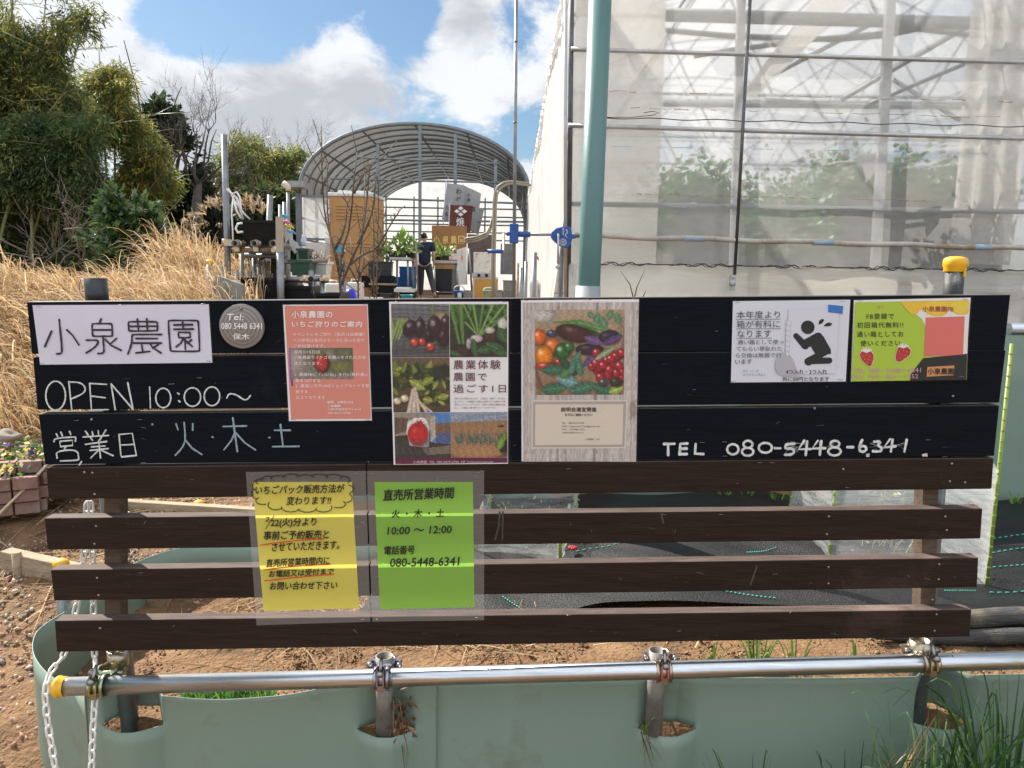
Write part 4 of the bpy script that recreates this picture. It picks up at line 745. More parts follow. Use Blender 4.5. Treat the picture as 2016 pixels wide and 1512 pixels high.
def clamp(px, Ypost, m, label):
    s = (P(px, 1340, 1.94)-ra)@rd_; c = ra+rd_*s; t = thing('pipe_clamp', label, 'clamp', c-V3((0,0,.05)), 'scaffold clamps along the rail')
    b = B(); fr = V3((0,-1,0))
    # band round the rail with two ribs and an open window
    for off, r in ((-.016,.0275),(.016,.0275)): b.pipe(c+rd_*(off-.005), c+rd_*(off+.005), r+.0025, .0246, 24)
    b.pipe(c-rd_*.013, c+rd_*.013, .0262, .0246, 24); b.build('rail_band', m, t)
    b = B(); pc_ = c+V3((0,.055,.012)); b.pipe(pc_-V3((0,0,.014)), pc_+V3((0,0,.014)), .0285, .0246, 22)
    for sx_ in (-1,1): b.box(pc_+V3((sx_*.034-.009,-.006,-.012)), pc_+V3((sx_*.034+.009,.006,.012)))
    b.tube([c+V3((0,.026,.004)), pc_-V3((0,.024,.006))], .010, 12); b.build('post_band', m, t)
    b = B(); f0 = c+V3((0,-.016,.031))
    b.tube([f0+V3((0,-.012,-.006)), f0+V3((0,-.004,.012)), f0+V3((0,.010,.030))], .0048, 10); b.lathe(f0+V3((0,-.016,-.004)), [(.0001,.0125),(.009,.0125),(.0095,.002),(.006,0)], 6, ax=(0,-.8,.35)); b.lathe(f0+V3((0,-.006,.0)), [(.013,.004),(.013,0),(.0001,0)], 16, ax=(0,-.8,.35))
    b.build('bolt', M_screw, t)
    for sx_ in (-1,1):
        b = B(); b.lathe(pc_+V3((sx_*.04,-.014,.004)), [(.0001,.010),(.0085,.010),(.0085,.0),(.005,0),(.005,-.03)], 6, ax=(0,-1,.1)); b.build('bolt', M_screw, t)
    b = B()
    for sx_ in (-1,1): b.beam(c+V3((sx_*.0085,-.0285,-.008)), c+V3((sx_*.0085,-.022,.036)), .003, .012, (0,1,0))
    b.box(c+V3((-.0085,-.0315,-.024)), c+V3((.0085,-.029,-.008))); b.lathe(c+V3((-.019,-.012,-.027)), [(.0001,-.004),(.004,-.004),(.004,.042),(.0001,.042)], 10, ax=rd_)
    b.build('latch', m, t); return t
clamp(199, 2, M_clampA, 'greenish rainbow scaffold clamp on the rail next to the white plastic chain')
clamp(752, 2, M_clampD, 'violet grey scaffold clamp on the rail below the green handwritten paper')
clamp(1308, 2, M_clampB, 'pink rainbow scaffold clamp on the rail with a hollow pipe stub just left of it')
clamp(1841, 2, M_clampC, 'dull gold scaffold clamp on the rail below the right end of the slats')
# lower visible parts of the sign posts: gold sleeves
b = B(); q = P(232,1286,1.998); b.pipe(q-V3((0,0,.035)), q+V3((0,0,.012)), .0275, .0245, 24); b.build('sleeve', M_clampC, sb)
b = B(); q = P(1811,1268,2.02); b.pipe(q-V3((0,0,.05)), q+V3((0,0,.012)), .0275, .0245, 24); b.build('sleeve', M_clampC, sb)
# ------------------------------------------------------------------ green plastic retaining sheets
M_sheet = mat('pale_green_plastic', (.205,.285,.232), rough=.5, var=.05, vs=2.2, bump=.03, bs=5, dirt=(.185,.215,.16), dirt_s=4.5, dirt_t=.57, transl=.06)
slots = [(-1.045,.300,.085), (-.335,.297,.085), (.455,.300,.085), (1.232,.330,.08)]
def sheet_front(x0, x1, ztop, name, label, nx):
    xs_ = np.unique(np.r_[np.linspace(x0, x1, nx), [s[0]+d*s[2]*1.0 for s in slots for d in np.linspace(-1,1,17) if x0 < s[0]+d*s[2] < x1]])
    def yb(x): return 1.995-(.004 if x0 > -.5 else 0)+.025*(x+1)*.8+.006*np.sin(x*5)
    def zs(x):   # slit line height
        return .30+.01*x
    v = []; f = []
    def disp(x, z, up):
        d = 0.0
        for sx_, sz, hw in slots:
            u = (x-sx_)/hw
            g = max(0.0, 1-abs(u)) if abs(u) < 1 else 0.0
            wide = math.exp(-((x-sx_)/(hw*1.1))**2)
            if up: d += (.095 if abs(sx_) > 1 else .034)*min(1, 1.6*g)*math.exp(-((z-sz)/.16)**2)
            else: d -= .042*min(1, 1.3*g)**.8*math.exp(-((z-sz)/.30)**2)
        return d
    def slit(x):
        for sx_, sz, hw in slots:
            if abs(x-sx_) < .3: return sz
        return .3
    cols = []
    for x in xs_:
        zc = np.interp(x, [s[0] for s in slots], [s[1] for s in slots]); zt = ztop(x)
        col = [(x, yb(x)+disp(x, z, False), z) for z in np.linspace(-.15, zc, 12)]+[(x, yb(x)+disp(x, z, True), z) for z in np.linspace(zc, zt, 8)]
        cols.append(col)
    m = len(cols[0]); v = [p for c in cols for p in c]
    for i in range(len(cols)-1):
        for j in range(m-1):
            if j == 11: continue
            f.append((i*m+j, (i+1)*m+j, (i+1)*m+j+1, i*m+j+1))
    b = B(); b.add(v, f, None, True); o = b.build(name, M_sheet); bm = bmesh.new(); bm.from_mesh(o.data); bmesh.ops.remove_doubles(bm, verts=bm.verts, dist=.0012); bm.to_mesh(o.data); bm.free(); md = o.modifiers.new('thickness', 'SOLIDIFY'); md.thickness = .0025
    return tag(o, label, 'retaining sheet', 'green plastic sheets round the bed')
def ztopL(x):
    return .402-.026*math.exp(-((x+.82)/.2)**2)+.04*sst(-.65,-.35,x)
sheet_front(-1.17, -.18, ztopL, 'retaining_sheet', 'pale green plastic sheet below the left half of the rail, slit round two posts', 44)
sheet_front(-.192, 2.7, lambda x: .445+.018*x, 'retaining_sheet', 'long pale green plastic sheet below the right half of the rail with grass in front', 90)
# curled left end running back to the rear of the bed
rim = [G(x,y,.375) for x, y in [(150,1352),(109,1338),(80,1312),(64,1283),(66,1255),(80,1233),(147,1193),(249,1113),(333,1082),(420,1068)]]+[V3((-.86,3.30,.36)), V3((-.4,3.42,.36)), V3((0.1,3.45,.36))]
rim = [V3((-1.168,1.9925,.40))]+[V3(p) for p in rim]
for _ in range(2): rim = [rim[0]]+[q for a, c in zip(rim[:-1], rim[1:]) for q in (a*.75+c*.25, a*.25+c*.75)]+[rim[-1]]
b = B(); zs_ = np.linspace(0, 1, 8); m = len(zs_); v = [(p[0], p[1], p[2]*(1-z)-.12*z) for p in rim for z in zs_]
b.add(v, [(i*m+j, i*m+j+1, (i+1)*m+j+1, (i+1)*m+j) for i in range(len(rim)-1) for j in range(m-1)], None, True); o = b.build('retaining_sheet', M_sheet); md = o.modifiers.new('thickness', 'SOLIDIFY'); md.thickness = .0025
tag(o, 'pale green plastic sheet curling round the left end of the bed', 'retaining sheet', 'green plastic sheets round the bed')
# ------------------------------------------------------------------ white plastic chains
M_chain = mat('white_plastic', (.72,.71,.68), rough=.45, var=.08, vs=10)
def chain(path, label, L=.040):
    pts = [V3(p) for p in path]; acc = [0.0]
    for a, c in zip(pts[:-1], pts[1:]): acc.append(acc[-1]+np.linalg.norm(c-a))
    at = lambda s: V3([np.interp(s, acc, [p[k] for p in pts]) for k in range(3)])
    b = B(); s = 0.0; k = 0; pitch = L*.74
    while s+L < acc[-1]:
        a, c = at(s), at(s+L); ctr = (a+c)/2; d = (c-a)/np.linalg.norm(c-a); u = np.cross(d, V3((0.35,1,0)) if k % 2 else V3((1,-.35,0))); u /= np.linalg.norm(u)
        hl, hw = L/2-.011, .0078
        ring = [ctr+d*(hl+hw*math.sin(t))+u*hw*math.cos(t) for t in np.linspace(0, math.pi, 6)]+[ctr-d*(hl+hw*math.sin(t))-u*hw*math.cos(t) for t in np.linspace(0, math.pi, 6)]
        b.tube(ring, .0034, 7, closed=True); s += pitch; k += 1
    return tag(b.build('plastic_chain', M_chain), label, 'chain', 'white plastic chains at the left post')
chain([P(172,985,2.07), P(166,1090,2.07), P(152,1190,2.06), P(128,1290,2.0), P(96,1325,1.93), P(88,1360,1.90), P(94,1425,1.90), P(104,1480,1.90), P(120,1600,1.90)], 'left white plastic chain hanging over the curled rim of the green sheet')
chain([P(178,985,2.08), P(182,1090,2.08), P(184,1190,2.07), P(186,1290,2.04), P(190,1330,1.985), P(187,1376,1.91), P(184,1420,1.90), P(181,1490,1.90), P(178,1600,1.90)], 'white plastic chain hanging straight down beside the greenish clamp')
# ------------------------------------------------------------------ foreground grass and weeds
M_grass = leafmat('green_blades', .3, .45, .4)
def tuft(name, label, base, n, hmin, hmax, spread, lean, cols, w, group=None, r=.03, cat='grass tuft'):
    base = V3(base); a = RNG.uniform(0, 2*math.pi, n); rr = r*np.sqrt(RNG.uniform(0,1,n)); roots = base+np.c_[rr*np.cos(a), rr*np.sin(a)*.6, np.zeros(n)]
    h = RNG.uniform(hmin, hmax, n); out_ = RNG.uniform(.1, 1, n)*spread; tips = roots+np.c_[out_*np.cos(a)+lean[0], out_*np.sin(a)*.6+lean[1], h]
    v, f, c = blades(roots, tips, RNG.uniform(.1, .9, n)*out_+.02, RNG.uniform(.6,1.3,n)*w, colmix(n, cols, .2), 7)
    o = mesh_np(name, v, f, M_grass, vc=c, origin=base); return tag(o, label, cat, group)
dg_ = [(.03,.09,.022),(.05,.13,.03),(.04,.11,.04),(.09,.19,.05),(.14,.25,.09)]
for x, y, Y, n, h0, h1, sp, lab in [(1330,1700,1.9,12,.15,.28,.12,'thin scattering of dark grass before the green sheet, between the two pipe stubs'), (1480,1700,1.88,26,.15,.30,.16,'low dark grass tuft at the bottom edge left of the straw stalks'), (1690,1700,1.86,45,.14,.36,.15,'dark green grass tuft with dry straw stalks among it'), (1830,1700,1.84,120,.18,.50,.22,'tall dense grass clump below the dull gold clamp'), (1975,1700,1.84,160,.18,.54,.30,'tall dense grass clump at the bottom corner beyond the dull gold clamp')]:
    q = P(x, y, Y); q[2] = .02; tuft('grass_tuft', lab, q, n, h0, h1, sp, (0,-.02), dg_, .009, 'grass tufts in front of the green sheet', r=.10)
q = P(1700,1700,1.85); q[2] = .05; tuft('dry_stalks', 'bundle of dry straw coloured stalks leaning across the dark grass', q, 16, .22, .40, .06, (.12,-.01), [(.38,.25,.12),(.48,.34,.18)], .006, r=.03, cat='dry stalks')
lg_ = [(.13,.27,.05),(.10,.22,.05),(.20,.33,.09)]
for px, py, n, h, lab in [(1490,1300,22,.16,'bright green grass tuft behind the rail between pink and gold clamps'), (1400,1305,7,.10,'few arching grass blades just behind the rail right of the pink clamp'), (1565,1300,9,.15,'sparse upright grass blades behind the rail, mid way to the gold clamp'), (1690,1300,7,.12,'thin grass blades on bare soil near the gold clamp')]:
    q = G(px, py+25, .30); tuft('grass_tuft', lab, q, n, h*.5, h*1.25, h*.6, (0,0), lg_, .007, 'grass tufts on the bed behind the rail', r=.025)
q = G(440,1392,.30); q[1] = max(q[1], 2.06)
n = 420; a = RNG.uniform(0,6.28,n); r0 = q+np.c_[RNG.uniform(-.13,.13,n), RNG.uniform(-.02,.10,n), np.zeros(n)]; tp_ = r0+np.c_[RNG.normal(0,.02,n), RNG.normal(0,.02,n), RNG.uniform(.02,.07,n)]
v, f, c = blades(r0, tp_, np.full(n,.008), RNG.uniform(.003,.009,n), colmix(n, [(.10,.25,.04),(.16,.33,.07),(.07,.18,.04)], .2), 3)
tag(mesh_np('weed_patch', v, f, M_grass, vc=c), 'patch of small bright green weeds behind the sheet rim under the rail', 'weeds')
q = G(790,1410,.31); n = 22
r0 = q+np.c_[RNG.normal(0,.012,n), RNG.normal(-.05,.008,n), RNG.uniform(.0,.10,n)]; tp_ = r0+np.c_[RNG.normal(.01,.025,n), RNG.normal(-.02,.01,n), -RNG.uniform(.05,.17,n)]
v, f, c = blades(r0, tp_, np.full(n,.01), RNG.uniform(.002,.006,n), colmix(n, [(.34,.24,.14),(.20,.10,.05),(.42,.32,.2)], .2), 4)
n2 = 40; c2_ = q+np.c_[RNG.normal(.012,.014,n2), RNG.normal(-.055,.01,n2), RNG.normal(.03,.035,n2)]
lv = leaves(c2_, RNG.normal(size=(n2,3))-V3((0,0,.5)), RNG.normal(size=(n2,3)), RNG.uniform(.015,.04,n2), RNG.uniform(.008,.018,n2), colmix(n2, [(.16,.07,.035),(.22,.12,.07),(.10,.045,.03)], .2))
tag(mesh_np('withered_weed', *cat_np([(v,f,c), lv])[:2], M_grass, vc=np.concatenate([c, lv[2]])), 'withered brown weed hanging beside the stub with the violet grey clamp', 'weed')
q = G(1262,1425,.31); n = 9
r0 = q+np.c_[RNG.normal(0,.01,n), np.full(n,-.06), RNG.uniform(-.01,.02,n)]; tp_ = r0+np.c_[RNG.normal(.02,.02,n), RNG.normal(-.01,.01,n), -RNG.uniform(.06,.14,n)]
v, f, c = blades(r0, tp_, np.full(n,.0), RNG.uniform(.0015,.003,n), colmix(n, [(.28,.2,.12),(.06,.05,.03)], .2), 4)
n = 7; r1 = q+np.c_[RNG.normal(0,.006,n), np.full(n,-.055), np.zeros(n)]; t1 = r1+np.c_[RNG.normal(.01,.03,n), RNG.normal(-.01,.01,n), RNG.uniform(.03,.08,n)]
e2 = blades(r1, t1, np.full(n,.01), RNG.uniform(.003,.005,n), colmix(n, lg_, .2), 4); v, f, c = cat_np([(v,f,c), e2])
tag(mesh_np('rooted_weed', v, f, M_grass, vc=c), 'small green weed with dangling roots in the slit at the stub by the pink clamp', 'weed')
# ------------------------------------------------------------------ right hand greenhouse
def filmat(name, op, col=(.82,.79,.73), tl=.5, dirt=.25, sc=2.0, stretch=(1,1,1), blur=0):
    m = bpy.data.materials.new(name); m.use_nodes = True; t = m.node_tree; t.nodes.clear(); L = t.links.new; o = t.nodes.new('ShaderNodeOutputMaterial')
    co = t.nodes.new('ShaderNodeTexCoord'); mp = t.nodes.new('ShaderNodeMapping'); mp.inputs['Scale'].default_value = stretch; L(co.outputs['Object'], mp.inputs[0])
    n = t.nodes.new('ShaderNodeTexNoise'); n.inputs['Scale'].default_value = sc; n.inputs['Detail'].default_value = 8; n.inputs['Roughness'].default_value = .65; L(mp.outputs[0], n.inputs['Vector'])
    mr = t.nodes.new('ShaderNodeMapRange'); mr.inputs[1].default_value = .35; mr.inputs[2].default_value = .75; mr.inputs[3].default_value = op-.07; mr.inputs[4].default_value = min(1, op+.12); L(n.outputs[0], mr.inputs[0])
    cx = t.nodes.new('ShaderNodeMix'); cx.data_type = 'RGBA'; m2 = t.nodes.new('ShaderNodeMapRange'); m2.inputs[1].default_value = .5; m2.inputs[2].default_value = .8; m2.inputs[4].default_value = dirt; L(n.outputs[0], m2.inputs[0]); L(m2.outputs[0], cx.inputs['Factor']); cx.inputs['A'].default_value = (*col, 1); cx.inputs['B'].default_value = (col[0]*.62, col[1]*.53, col[2]*.40, 1)
    d = t.nodes.new('ShaderNodeBsdfDiffuse'); tr = t.nodes.new('ShaderNodeBsdfTranslucent'); L(cx.outputs['Result'], d.inputs[0]); L(cx.outputs['Result'], tr.inputs[0])
    a = t.nodes.new('ShaderNodeMixShader'); a.inputs[0].default_value = tl; L(d.outputs[0], a.inputs[1]); L(tr.outputs[0], a.inputs[2])
    g = t.nodes.new('ShaderNodeBsdfGlossy'); g.inputs['Roughness'].default_value = .25; ga = t.nodes.new('ShaderNodeMixShader'); ga.inputs[0].default_value = .05; L(a.outputs[0], ga.inputs[1]); L(g.outputs[0], ga.inputs[2])
    nb = t.nodes.new('ShaderNodeTexNoise'); nb.inputs['Scale'].default_value = 1.3; nb.inputs['Detail'].default_value = 4; L(mp.outputs[0], nb.inputs['Vector']); bp = t.nodes.new('ShaderNodeBump'); bp.inputs['Strength'].default_value = .6; bp.inputs['Distance'].default_value = .12; L(nb.outputs[0], bp.inputs['Height'])
    for q in (d, tr, g): L(bp.outputs[0], q.inputs['Normal'])
    tp = t.nodes.new('ShaderNodeBsdfTransparent'); c = t.nodes.new('ShaderNodeMixShader'); L(mr.outputs[0], c.inputs[0]); src = tp.outputs[0]
    if blur:
        rf = t.nodes.new('ShaderNodeBsdfRefraction'); rf.inputs['IOR'].default_value = 1.05; rf.inputs['Roughness'].default_value = .2; rx = t.nodes.new('ShaderNodeMixShader'); rx.inputs[0].default_value = blur; L(tp.outputs[0], rx.inputs[1]); L(rf.outputs[0], rx.inputs[2]); src = rx.outputs[0]
    L(src, c.inputs[1]); L(ga.outputs[0], c.inputs[2]); L(c.outputs[0], o.inputs[0]); return m
M_f1 = filmat('greenhouse_film', .43, (.68,.68,.66), .55, dirt=.3, blur=.75, stretch=(1,1,2)); M_f2 = filmat('doubled_film', .80, (.68,.66,.62), .66, dirt=.3); M_f3 = filmat('skirt_film', .93, (.70,.68,.62), .55, dirt=.6, stretch=(.5,1,2.5)); M_f4 = filmat('roof_film', .50, (.62,.63,.64), .6, dirt=.1); M_f5 = filmat('side_film', .86, (.80,.80,.79), .5, dirt=.25, stretch=(1,.6,.6))
M_alu = mat('dull_aluminium', (.44,.45,.46), rough=.45, metal=.7, var=.2, vs=8); M_darktube = mat('dark_tube', (.10,.105,.11), rough=.4, metal=.6, var=.4, vs=10); M_inner = mat('grey_inner_steel', (.20,.22,.235), rough=.5, metal=.3, var=.2); M_wire = mat('black_wire', (.015,.015,.016), rough=.5)
GX0, GX1, GY1, EAV, APX = .38, 7.4, 24.0, 3.75, 6.0
def FP(x, y, d=0.0):   # point on the greenhouse end wall
    r = ray(x, y); n = V3((.061,-1,0)); o = V3((.4,5.7-d,0)); return CAM+r*(((o-CAM)@n)/(r@n))
def fy(X): return 5.7+.061*(X-.4)
gh = thing('film_greenhouse', 'large greenhouse clad in cloudy cream plastic film filling the right side, strawberry benches inside', 'greenhouse', (3.9,6,1.0))
def archz(X):
    u = (X-(GX0+GX1)/2)/((GX1-GX0)/2); return EAV+(APX-EAV)*math.sqrt(max(0,1-min(1,abs(u))**2.2))
def wall(px0, px1, m, name, zt=None, zb=1.28, d=0.0, n=14, fold=0.0):
    X0, X1 = FP(px0, 300)[0], FP(px1, 300)[0]; v = []; f = []
    zr = 10
    for i in range(n+1):
        X = X0+(X1-X0)*i/n; top = archz(X) if zt is None else zt
        for j in range(zr+1): z = zb+(top-zb)*j/zr; v.append((X, fy(X)-d+.012*math.sin(X*7+z*3)*math.sin(z*5)+fold*math.sin(X*38+1.5*math.sin(z*2.1)), z))
    f = [(i*(zr+1)+j, (i+1)*(zr+1)+j, (i+1)*(zr+1)+j+1, i*(zr+1)+j+1) for i in range(n) for j in range(zr)]
    b = B(); b.add(v, f, None, True); return b.build(name, m, gh)
hz = FP(1560, 526)[2]
wall(1122, 2750, M_f1, 'end_film', zb=hz-.02, n=30)
wall(1126, 1302, M_f2, 'doubled_film', zb=hz, d=-.05); wall(1902, 2030, M_f2, 'doubled_film', zb=hz+.05, d=-.10, n=60, fold=.03)
# cream sheet hanging at an angle inside
b = B(); q = [FP(1600,0,-.5), FP(1680,0,-.5), FP(1480,200,-.5), FP(1455,190,-.5)]; b.add(q, [(0,1,2,3)]); b.build('hanging_film', M_f2, gh)
b = B(); v = []; n = 40
for i in range(n+1):
    X = GX0+.02+(GX1-GX0)*i/n
    for j in range(7): z = .95+(hz-.95)*j/6; v.append((X, fy(X)-.03-.02*math.sin(X*2.3+z*9)-.012*math.sin(X*9+z*4)-.05*(1-j/6), z))
b.add(v, [(i*7+j, (i+1)*7+j, (i+1)*7+j+1, i*7+j+1) for i in range(n) for j in range(6)], None, True); b.build('skirt', M_f3, gh)
def rod(name, m, a, c, r, n=10): b = B(); b.tube([a, c], r, n); return b.build(name, m, gh)
for (x0,y0,x1,y1,r,d) in [(1124,97,2400,134,.016,.02), (1119,247,2400,284,.016,.02)]: rod('rail', M_alu, FP(x0,y0,d), FP(x1,y1,d), r)
for (x0,y0,x1,y1,r,d) in [(1118,401,2400,424,.018,-.03), (1300,30,2400,62,.05,-.35), (1300,208,2400,222,.04,-2.5)]: rod('rail', M_inner, FP(x0,y0,d), FP(x1,y1,d), r)
b = B(); p0, p1 = FP(1118,463,.05), FP(2400,500,.05); b.tube([p0+(p1-p0)*t+V3((0,0,.006*math.sin(t*40))) for t in np.linspace(0,1,40)], .019, 10); b.build('roller_tube', mat('dirty_film_roll', (.40,.37,.33), rough=.6, var=.3, vs=4, dirt=(.24,.16,.1), dirt_s=3, dirt_t=.5), gh)
for x0, x1 in ((1345,1385),(1600,1640),(1918,1950)):
    b = B(); b.tube([FP(x0,463+(x0-1118)*.029,.05), FP(x1,463+(x1-1118)*.029,.05)], .021, 10); b.build('clip', mat('blue_clip', (.28,.38,.48), rough=.5), gh)
rod('corner_post', M_darktube, FP(1129,-300,.0), FP(1118,640,.0), .018); rod('conduit', M_alu, FP(1114,-300,.06), FP(1113,700,.06), .0125)
rod('outer_tube', M_darktube, FP(1480,-60,.06), FP(1446,545,.06), .0125)
b = B(); q = FP(1442,552,.06); b.box(q+V3((-.022,-.004,-.075)), q+V3((.022,.004,.02))); b.lathe(q+V3((0,-.01,-.02)), [(.022,0),(.022,.01),(.012,.012),(.0001,.012)], 14, ax=(0,-1,0)); b.box(q+V3((-.02,-.02,.02)), q+V3((.02,.02,.04))); b.build('bracket', M_alu, gh)
for x0, x1, w in ((1466,1440,.055), (1766,1716,.065), (2080,2020,.06)):
    b = B(); b.beam(FP(x0,-250,-.1), FP(x1,640,-.1), w, .05, (0,1,0)); b.build('post', M_alu, gh)
b = B()
for k in range(2):
    pts = []
    for i in range(150):
        x = 1180+i*6.5; pts.append(FP(x, 519+(x-1180)*.0165+4*math.sin(i*1.15+k*1.6)*(.5+.5*math.sin(i*.23+k)), .05))
    b.tube(pts, .003 if k else .0045, 5)
b.build('spring_wire', M_wire, gh)
b = B(); b.tube([FP(1192+i*14, 232+(i*14)*.021+1.5*math.sin(i*.7), .06) for i in range(62)], .0035, 5); b.tube([FP(x,y,.06) for x,y in [(1192,231),(1240,231),(1285,227),(1298,222),(1285,219),(1268,222)]], .0025, 5); b.build('cord', M_wire, gh)
# dirt line folds of old tape across the film
M_tape = mat('old_tape', (.42,.33,.22), rough=.8, var=.5, vs=30, alpha=.45)
b = B()
for y0 in (180, 212, 380):
    x = 1200
    while x < 2000:
        l = random.uniform(8,60)
        if random.random() < .6: a, c = FP(x,y0+(x-1200)*.024,.012), FP(x+l,y0+(x+l-1200)*.024+random.uniform(-2,2),.012); b.tube([a,(a+c)/2+V3((0,0,random.uniform(-.006,.006))),c], random.uniform(.001,.004), 4)
        x += l+random.uniform(3,20)
b.build('dirt_crease', M_tape, gh)['kind'] = 'stuff'
# printed blue marks on the film
b = B()
def ftext(txt, x0, y0, x1, y1):
    _fcu.body = txt; _fcu.offset = 0; _fcu.shear = 0; _fcu.space_character = 1; bpy.context.view_layer.update(); e = _fob.evaluated_get(bpy.context.evaluated_depsgraph_get()); me = e.to_mesh()
    v = np.array([tuple(q.co) for q in me.vertices]); lo, hi = v.min(0), v.max(0)
    b.add([FP(x0+(x1-x0)*(q[0]-lo[0])/(hi[0]-lo[0]), y0+(y1-y0)*(q[1]-lo[1])/(hi[1]-lo[1]), .02) for q in v], [list(p.vertices) for p in me.polygons]); e.to_mesh_clear()
for x in (1293,1437,1585,1730,1872): ftext('ダイヤスター', x, 287+(x-1293)*.02, x+21, 293+(x-1293)*.02)
for x in (1205,1325,1480,1630,1760,1905): b.add([FP(x,289+(x-1293)*.02,.02),FP(x+40,289.6+(x-1293)*.02,.02),FP(x+40,290.4+(x-1293)*.02,.02),FP(x,290+(x-1293)*.02,.02)],[(0,1,2,3)])
b.build('film_print', mat('blue_film_ink', (.05,.30,.50), rough=.6), gh)
# side wall, roof, far end
b = B(); v = []; ny = 40
for i in range(ny+1):
    Y = 5.7+(GY1-5.7)*i/ny
    for j in range(9): z = .95+(EAV+.02-.95)*j/8; v.append((GX0-.02-.03*math.sin(Y*1.1+z)*math.sin(z*2)-.10*(1-j/8)**3, Y, z))
b.add(v, [(i*9+j, i*9+j+1, (i+1)*9+j+1, (i+1)*9+j) for i in range(ny) for j in range(8)], None, True); b.build('side_film', M_f5, gh)
b = B()
for k in (0, 1):
    b.tube([(GX0-.035-.012*math.sin(i*1.3+k), 5.7+i*.10, EAV-.04*k+.03*math.sin(i*1.57)) for i in range(180)], .018, 5)
b.build('eave_fold', M_f5, gh)
b = B(); v = []
for Y in np.linspace(5.75, GY1, 10):
    for X in np.linspace(GX0, GX1, 25): v.append((X, Y+(fy(X)-5.7)*(1 if Y < 6 else 0), archz(X)))
b.add(v, [(i*25+j, i*25+j+1, (i+1)*25+j+1, (i+1)*25+j) for i in range(9) for j in range(24)], None, True); b.build('roof_film', M_f4, gh)
b = B(); v = [(X, GY1, z) for X in np.linspace(GX0,GX1,25) for z in (.9, archz(X))]; b.add(v, [(i*2,i*2+1,i*2+3,i*2+2) for i in range(24)]); b.build('far_end_film', M_f4, gh)
b = B(); v = [(GX1, Y, z) for Y in (5.8, GY1) for z in (.9, EAV)]; b.add(v, [(0,1,3,2)]); b.build('side_film', M_f4, gh)
for Y in np.arange(6.8, 24, 2.8):
    b = B(); b.tube([(X, Y, archz(X)-.04) for X in np.linspace(GX0+.02,GX1-.02,21)], .016, 6); b.tube([(GX0+.03,Y,.9),(GX0+.03,Y,EAV)], .022, 6); b.tube([(GX1-.03,Y,.9),(GX1-.03,Y,EAV)], .022, 6)
    b.tube([(GX0,Y,EAV),(GX1,Y,EAV)], .02, 6); m_ = (GX0+GX1)/2
    for u in (-1,1): b.tube([(m_+u*2.6,Y,EAV),(m_+u*1.2,Y,archz(m_+u*1.2)-.05)], .014, 5); b.tube([(m_+u*.9,Y,EAV),(m_+u*1.9,Y,archz(m_+u*1.9)-.05)], .014, 5)
    b.build('truss', M_inner, gh)
for k in range(11):
    X = GX0+.3+k*(GX1-GX0-.6)/10; b = B(); b.tube([(X,5.9,archz(X)-.02),(X,GY1,archz(X)-.02)], .013, 5); b.build('purlin', M_inner, gh)
for x0,y0,x1,y1,d in [(1500,160,1720,45,-1.2),(1500,200,1640,210,-1.2),(1650,200,1960,20,-1.0),(1750,160,1880,240,-1.0),(1700,210,1960,100,-1.8)]: rod('brace', M_inner, FP(x0,y0,d), FP(x1,y1,d), .02, 6)
b = B(); b.tube([FP(x,y,-.6) for x,y in [(1310,62),(1420,72),(1560,78),(1640,80),(1740,72),(1800,60),(1930,75)]], .022, 8); b.tube([FP(x,y,-.6) for x,y in [(1365,112),(1480,95),(1600,80),(1720,70),(1800,52)]], .02, 8); b.build('hose', M_darktube, gh)
for k in range(10):
    x = 1500+k*45; b = B(); b.tube([FP(x,470,-1.2), FP(x-4,530,-1.2)], .008, 5); b.build('stake', M_alu, gh)
# strawberry benches
b = B(); b.box((GX0+.05,6.3,1.10),(GX1-.05,GY1-.1,1.15)); b.build('bounce_floor_sheet', mat('white_bounce_floor', (.62,.60,.56), rough=.8, var=.2), gh)  # white floor added to bounce light up into the dim interior
M_leaf = leafmat('leaf', .35, .45, .5); M_blackfilm = mat('black_film', (.055,.055,.06), rough=.45, var=.4, vs=6, bump=.3, bs=7); M_whitefilm = mat('silver_film', (.55,.55,.55), rough=.4, var=.2)
for X, Y0, lab in [(2.95, 6.35, 'nearer bench of strawberry plants over dark film seen through the greenhouse film'), (3.75, 6.5, 'second bench of strawberry plants behind the aluminium post inside the greenhouse'), (1.75, 7.2, 'strawberry bench dimly seen through the doubled cream film')]:
    t = thing('strawberry_bench', lab, 'plant bench', (X, 12, 1.12), 'strawberry benches in the greenhouse')
    b = B(); v = []
    prof = [(-.30,1.45),(-.30,2.0),(-.26,2.25),(.26,2.25),(.30,2.0),(.30,1.45)]
    for i in range(13):
        for px_, pz in prof: v.append((X+px_+.02*math.sin(i*2+pz*5), Y0+i*1.15, pz))
    b.add(v, [(i*6+j,i*6+j+1,(i+1)*6+j+1,(i+1)*6+j) for i in range(12) for j in range(5)]+[(5,4,3,2),(5,2,1,0)]); b.build('trough', M_blackfilm, t)
    for i in range(6): b = B(); b.tube([(X,Y0+.1+i*2.4,1.0),(X,Y0+.1+i*2.4,2.2)], .02, 6); b.build('leg', M_alu, t)
    n = 8000; c_ = np.c_[X+RNG.normal(0,.22,n), Y0+RNG.uniform(0,1,n)**1.7*13, 2.28+np.abs(RNG.normal(0,.17,n))]; side = RNG.random(n) < .3; c_[side,0] = X-.32+RNG.normal(0,.05,side.sum()); c_[side,2] = RNG.uniform(1.85,2.3,side.sum())
    v, f, c = leaves(c_, RNG.normal(size=(n,3)), RNG.normal(size=(n,3)), RNG.uniform(.05,.09,n), RNG.uniform(.04,.07,n), colmix(n,[(.07,.20,.06),(.11,.27,.08),(.06,.15,.05),(.22,.18,.10),(.14,.30,.12)],.2)); mesh_np('foliage', v, f, M_leaf, vc=c, parent=t)
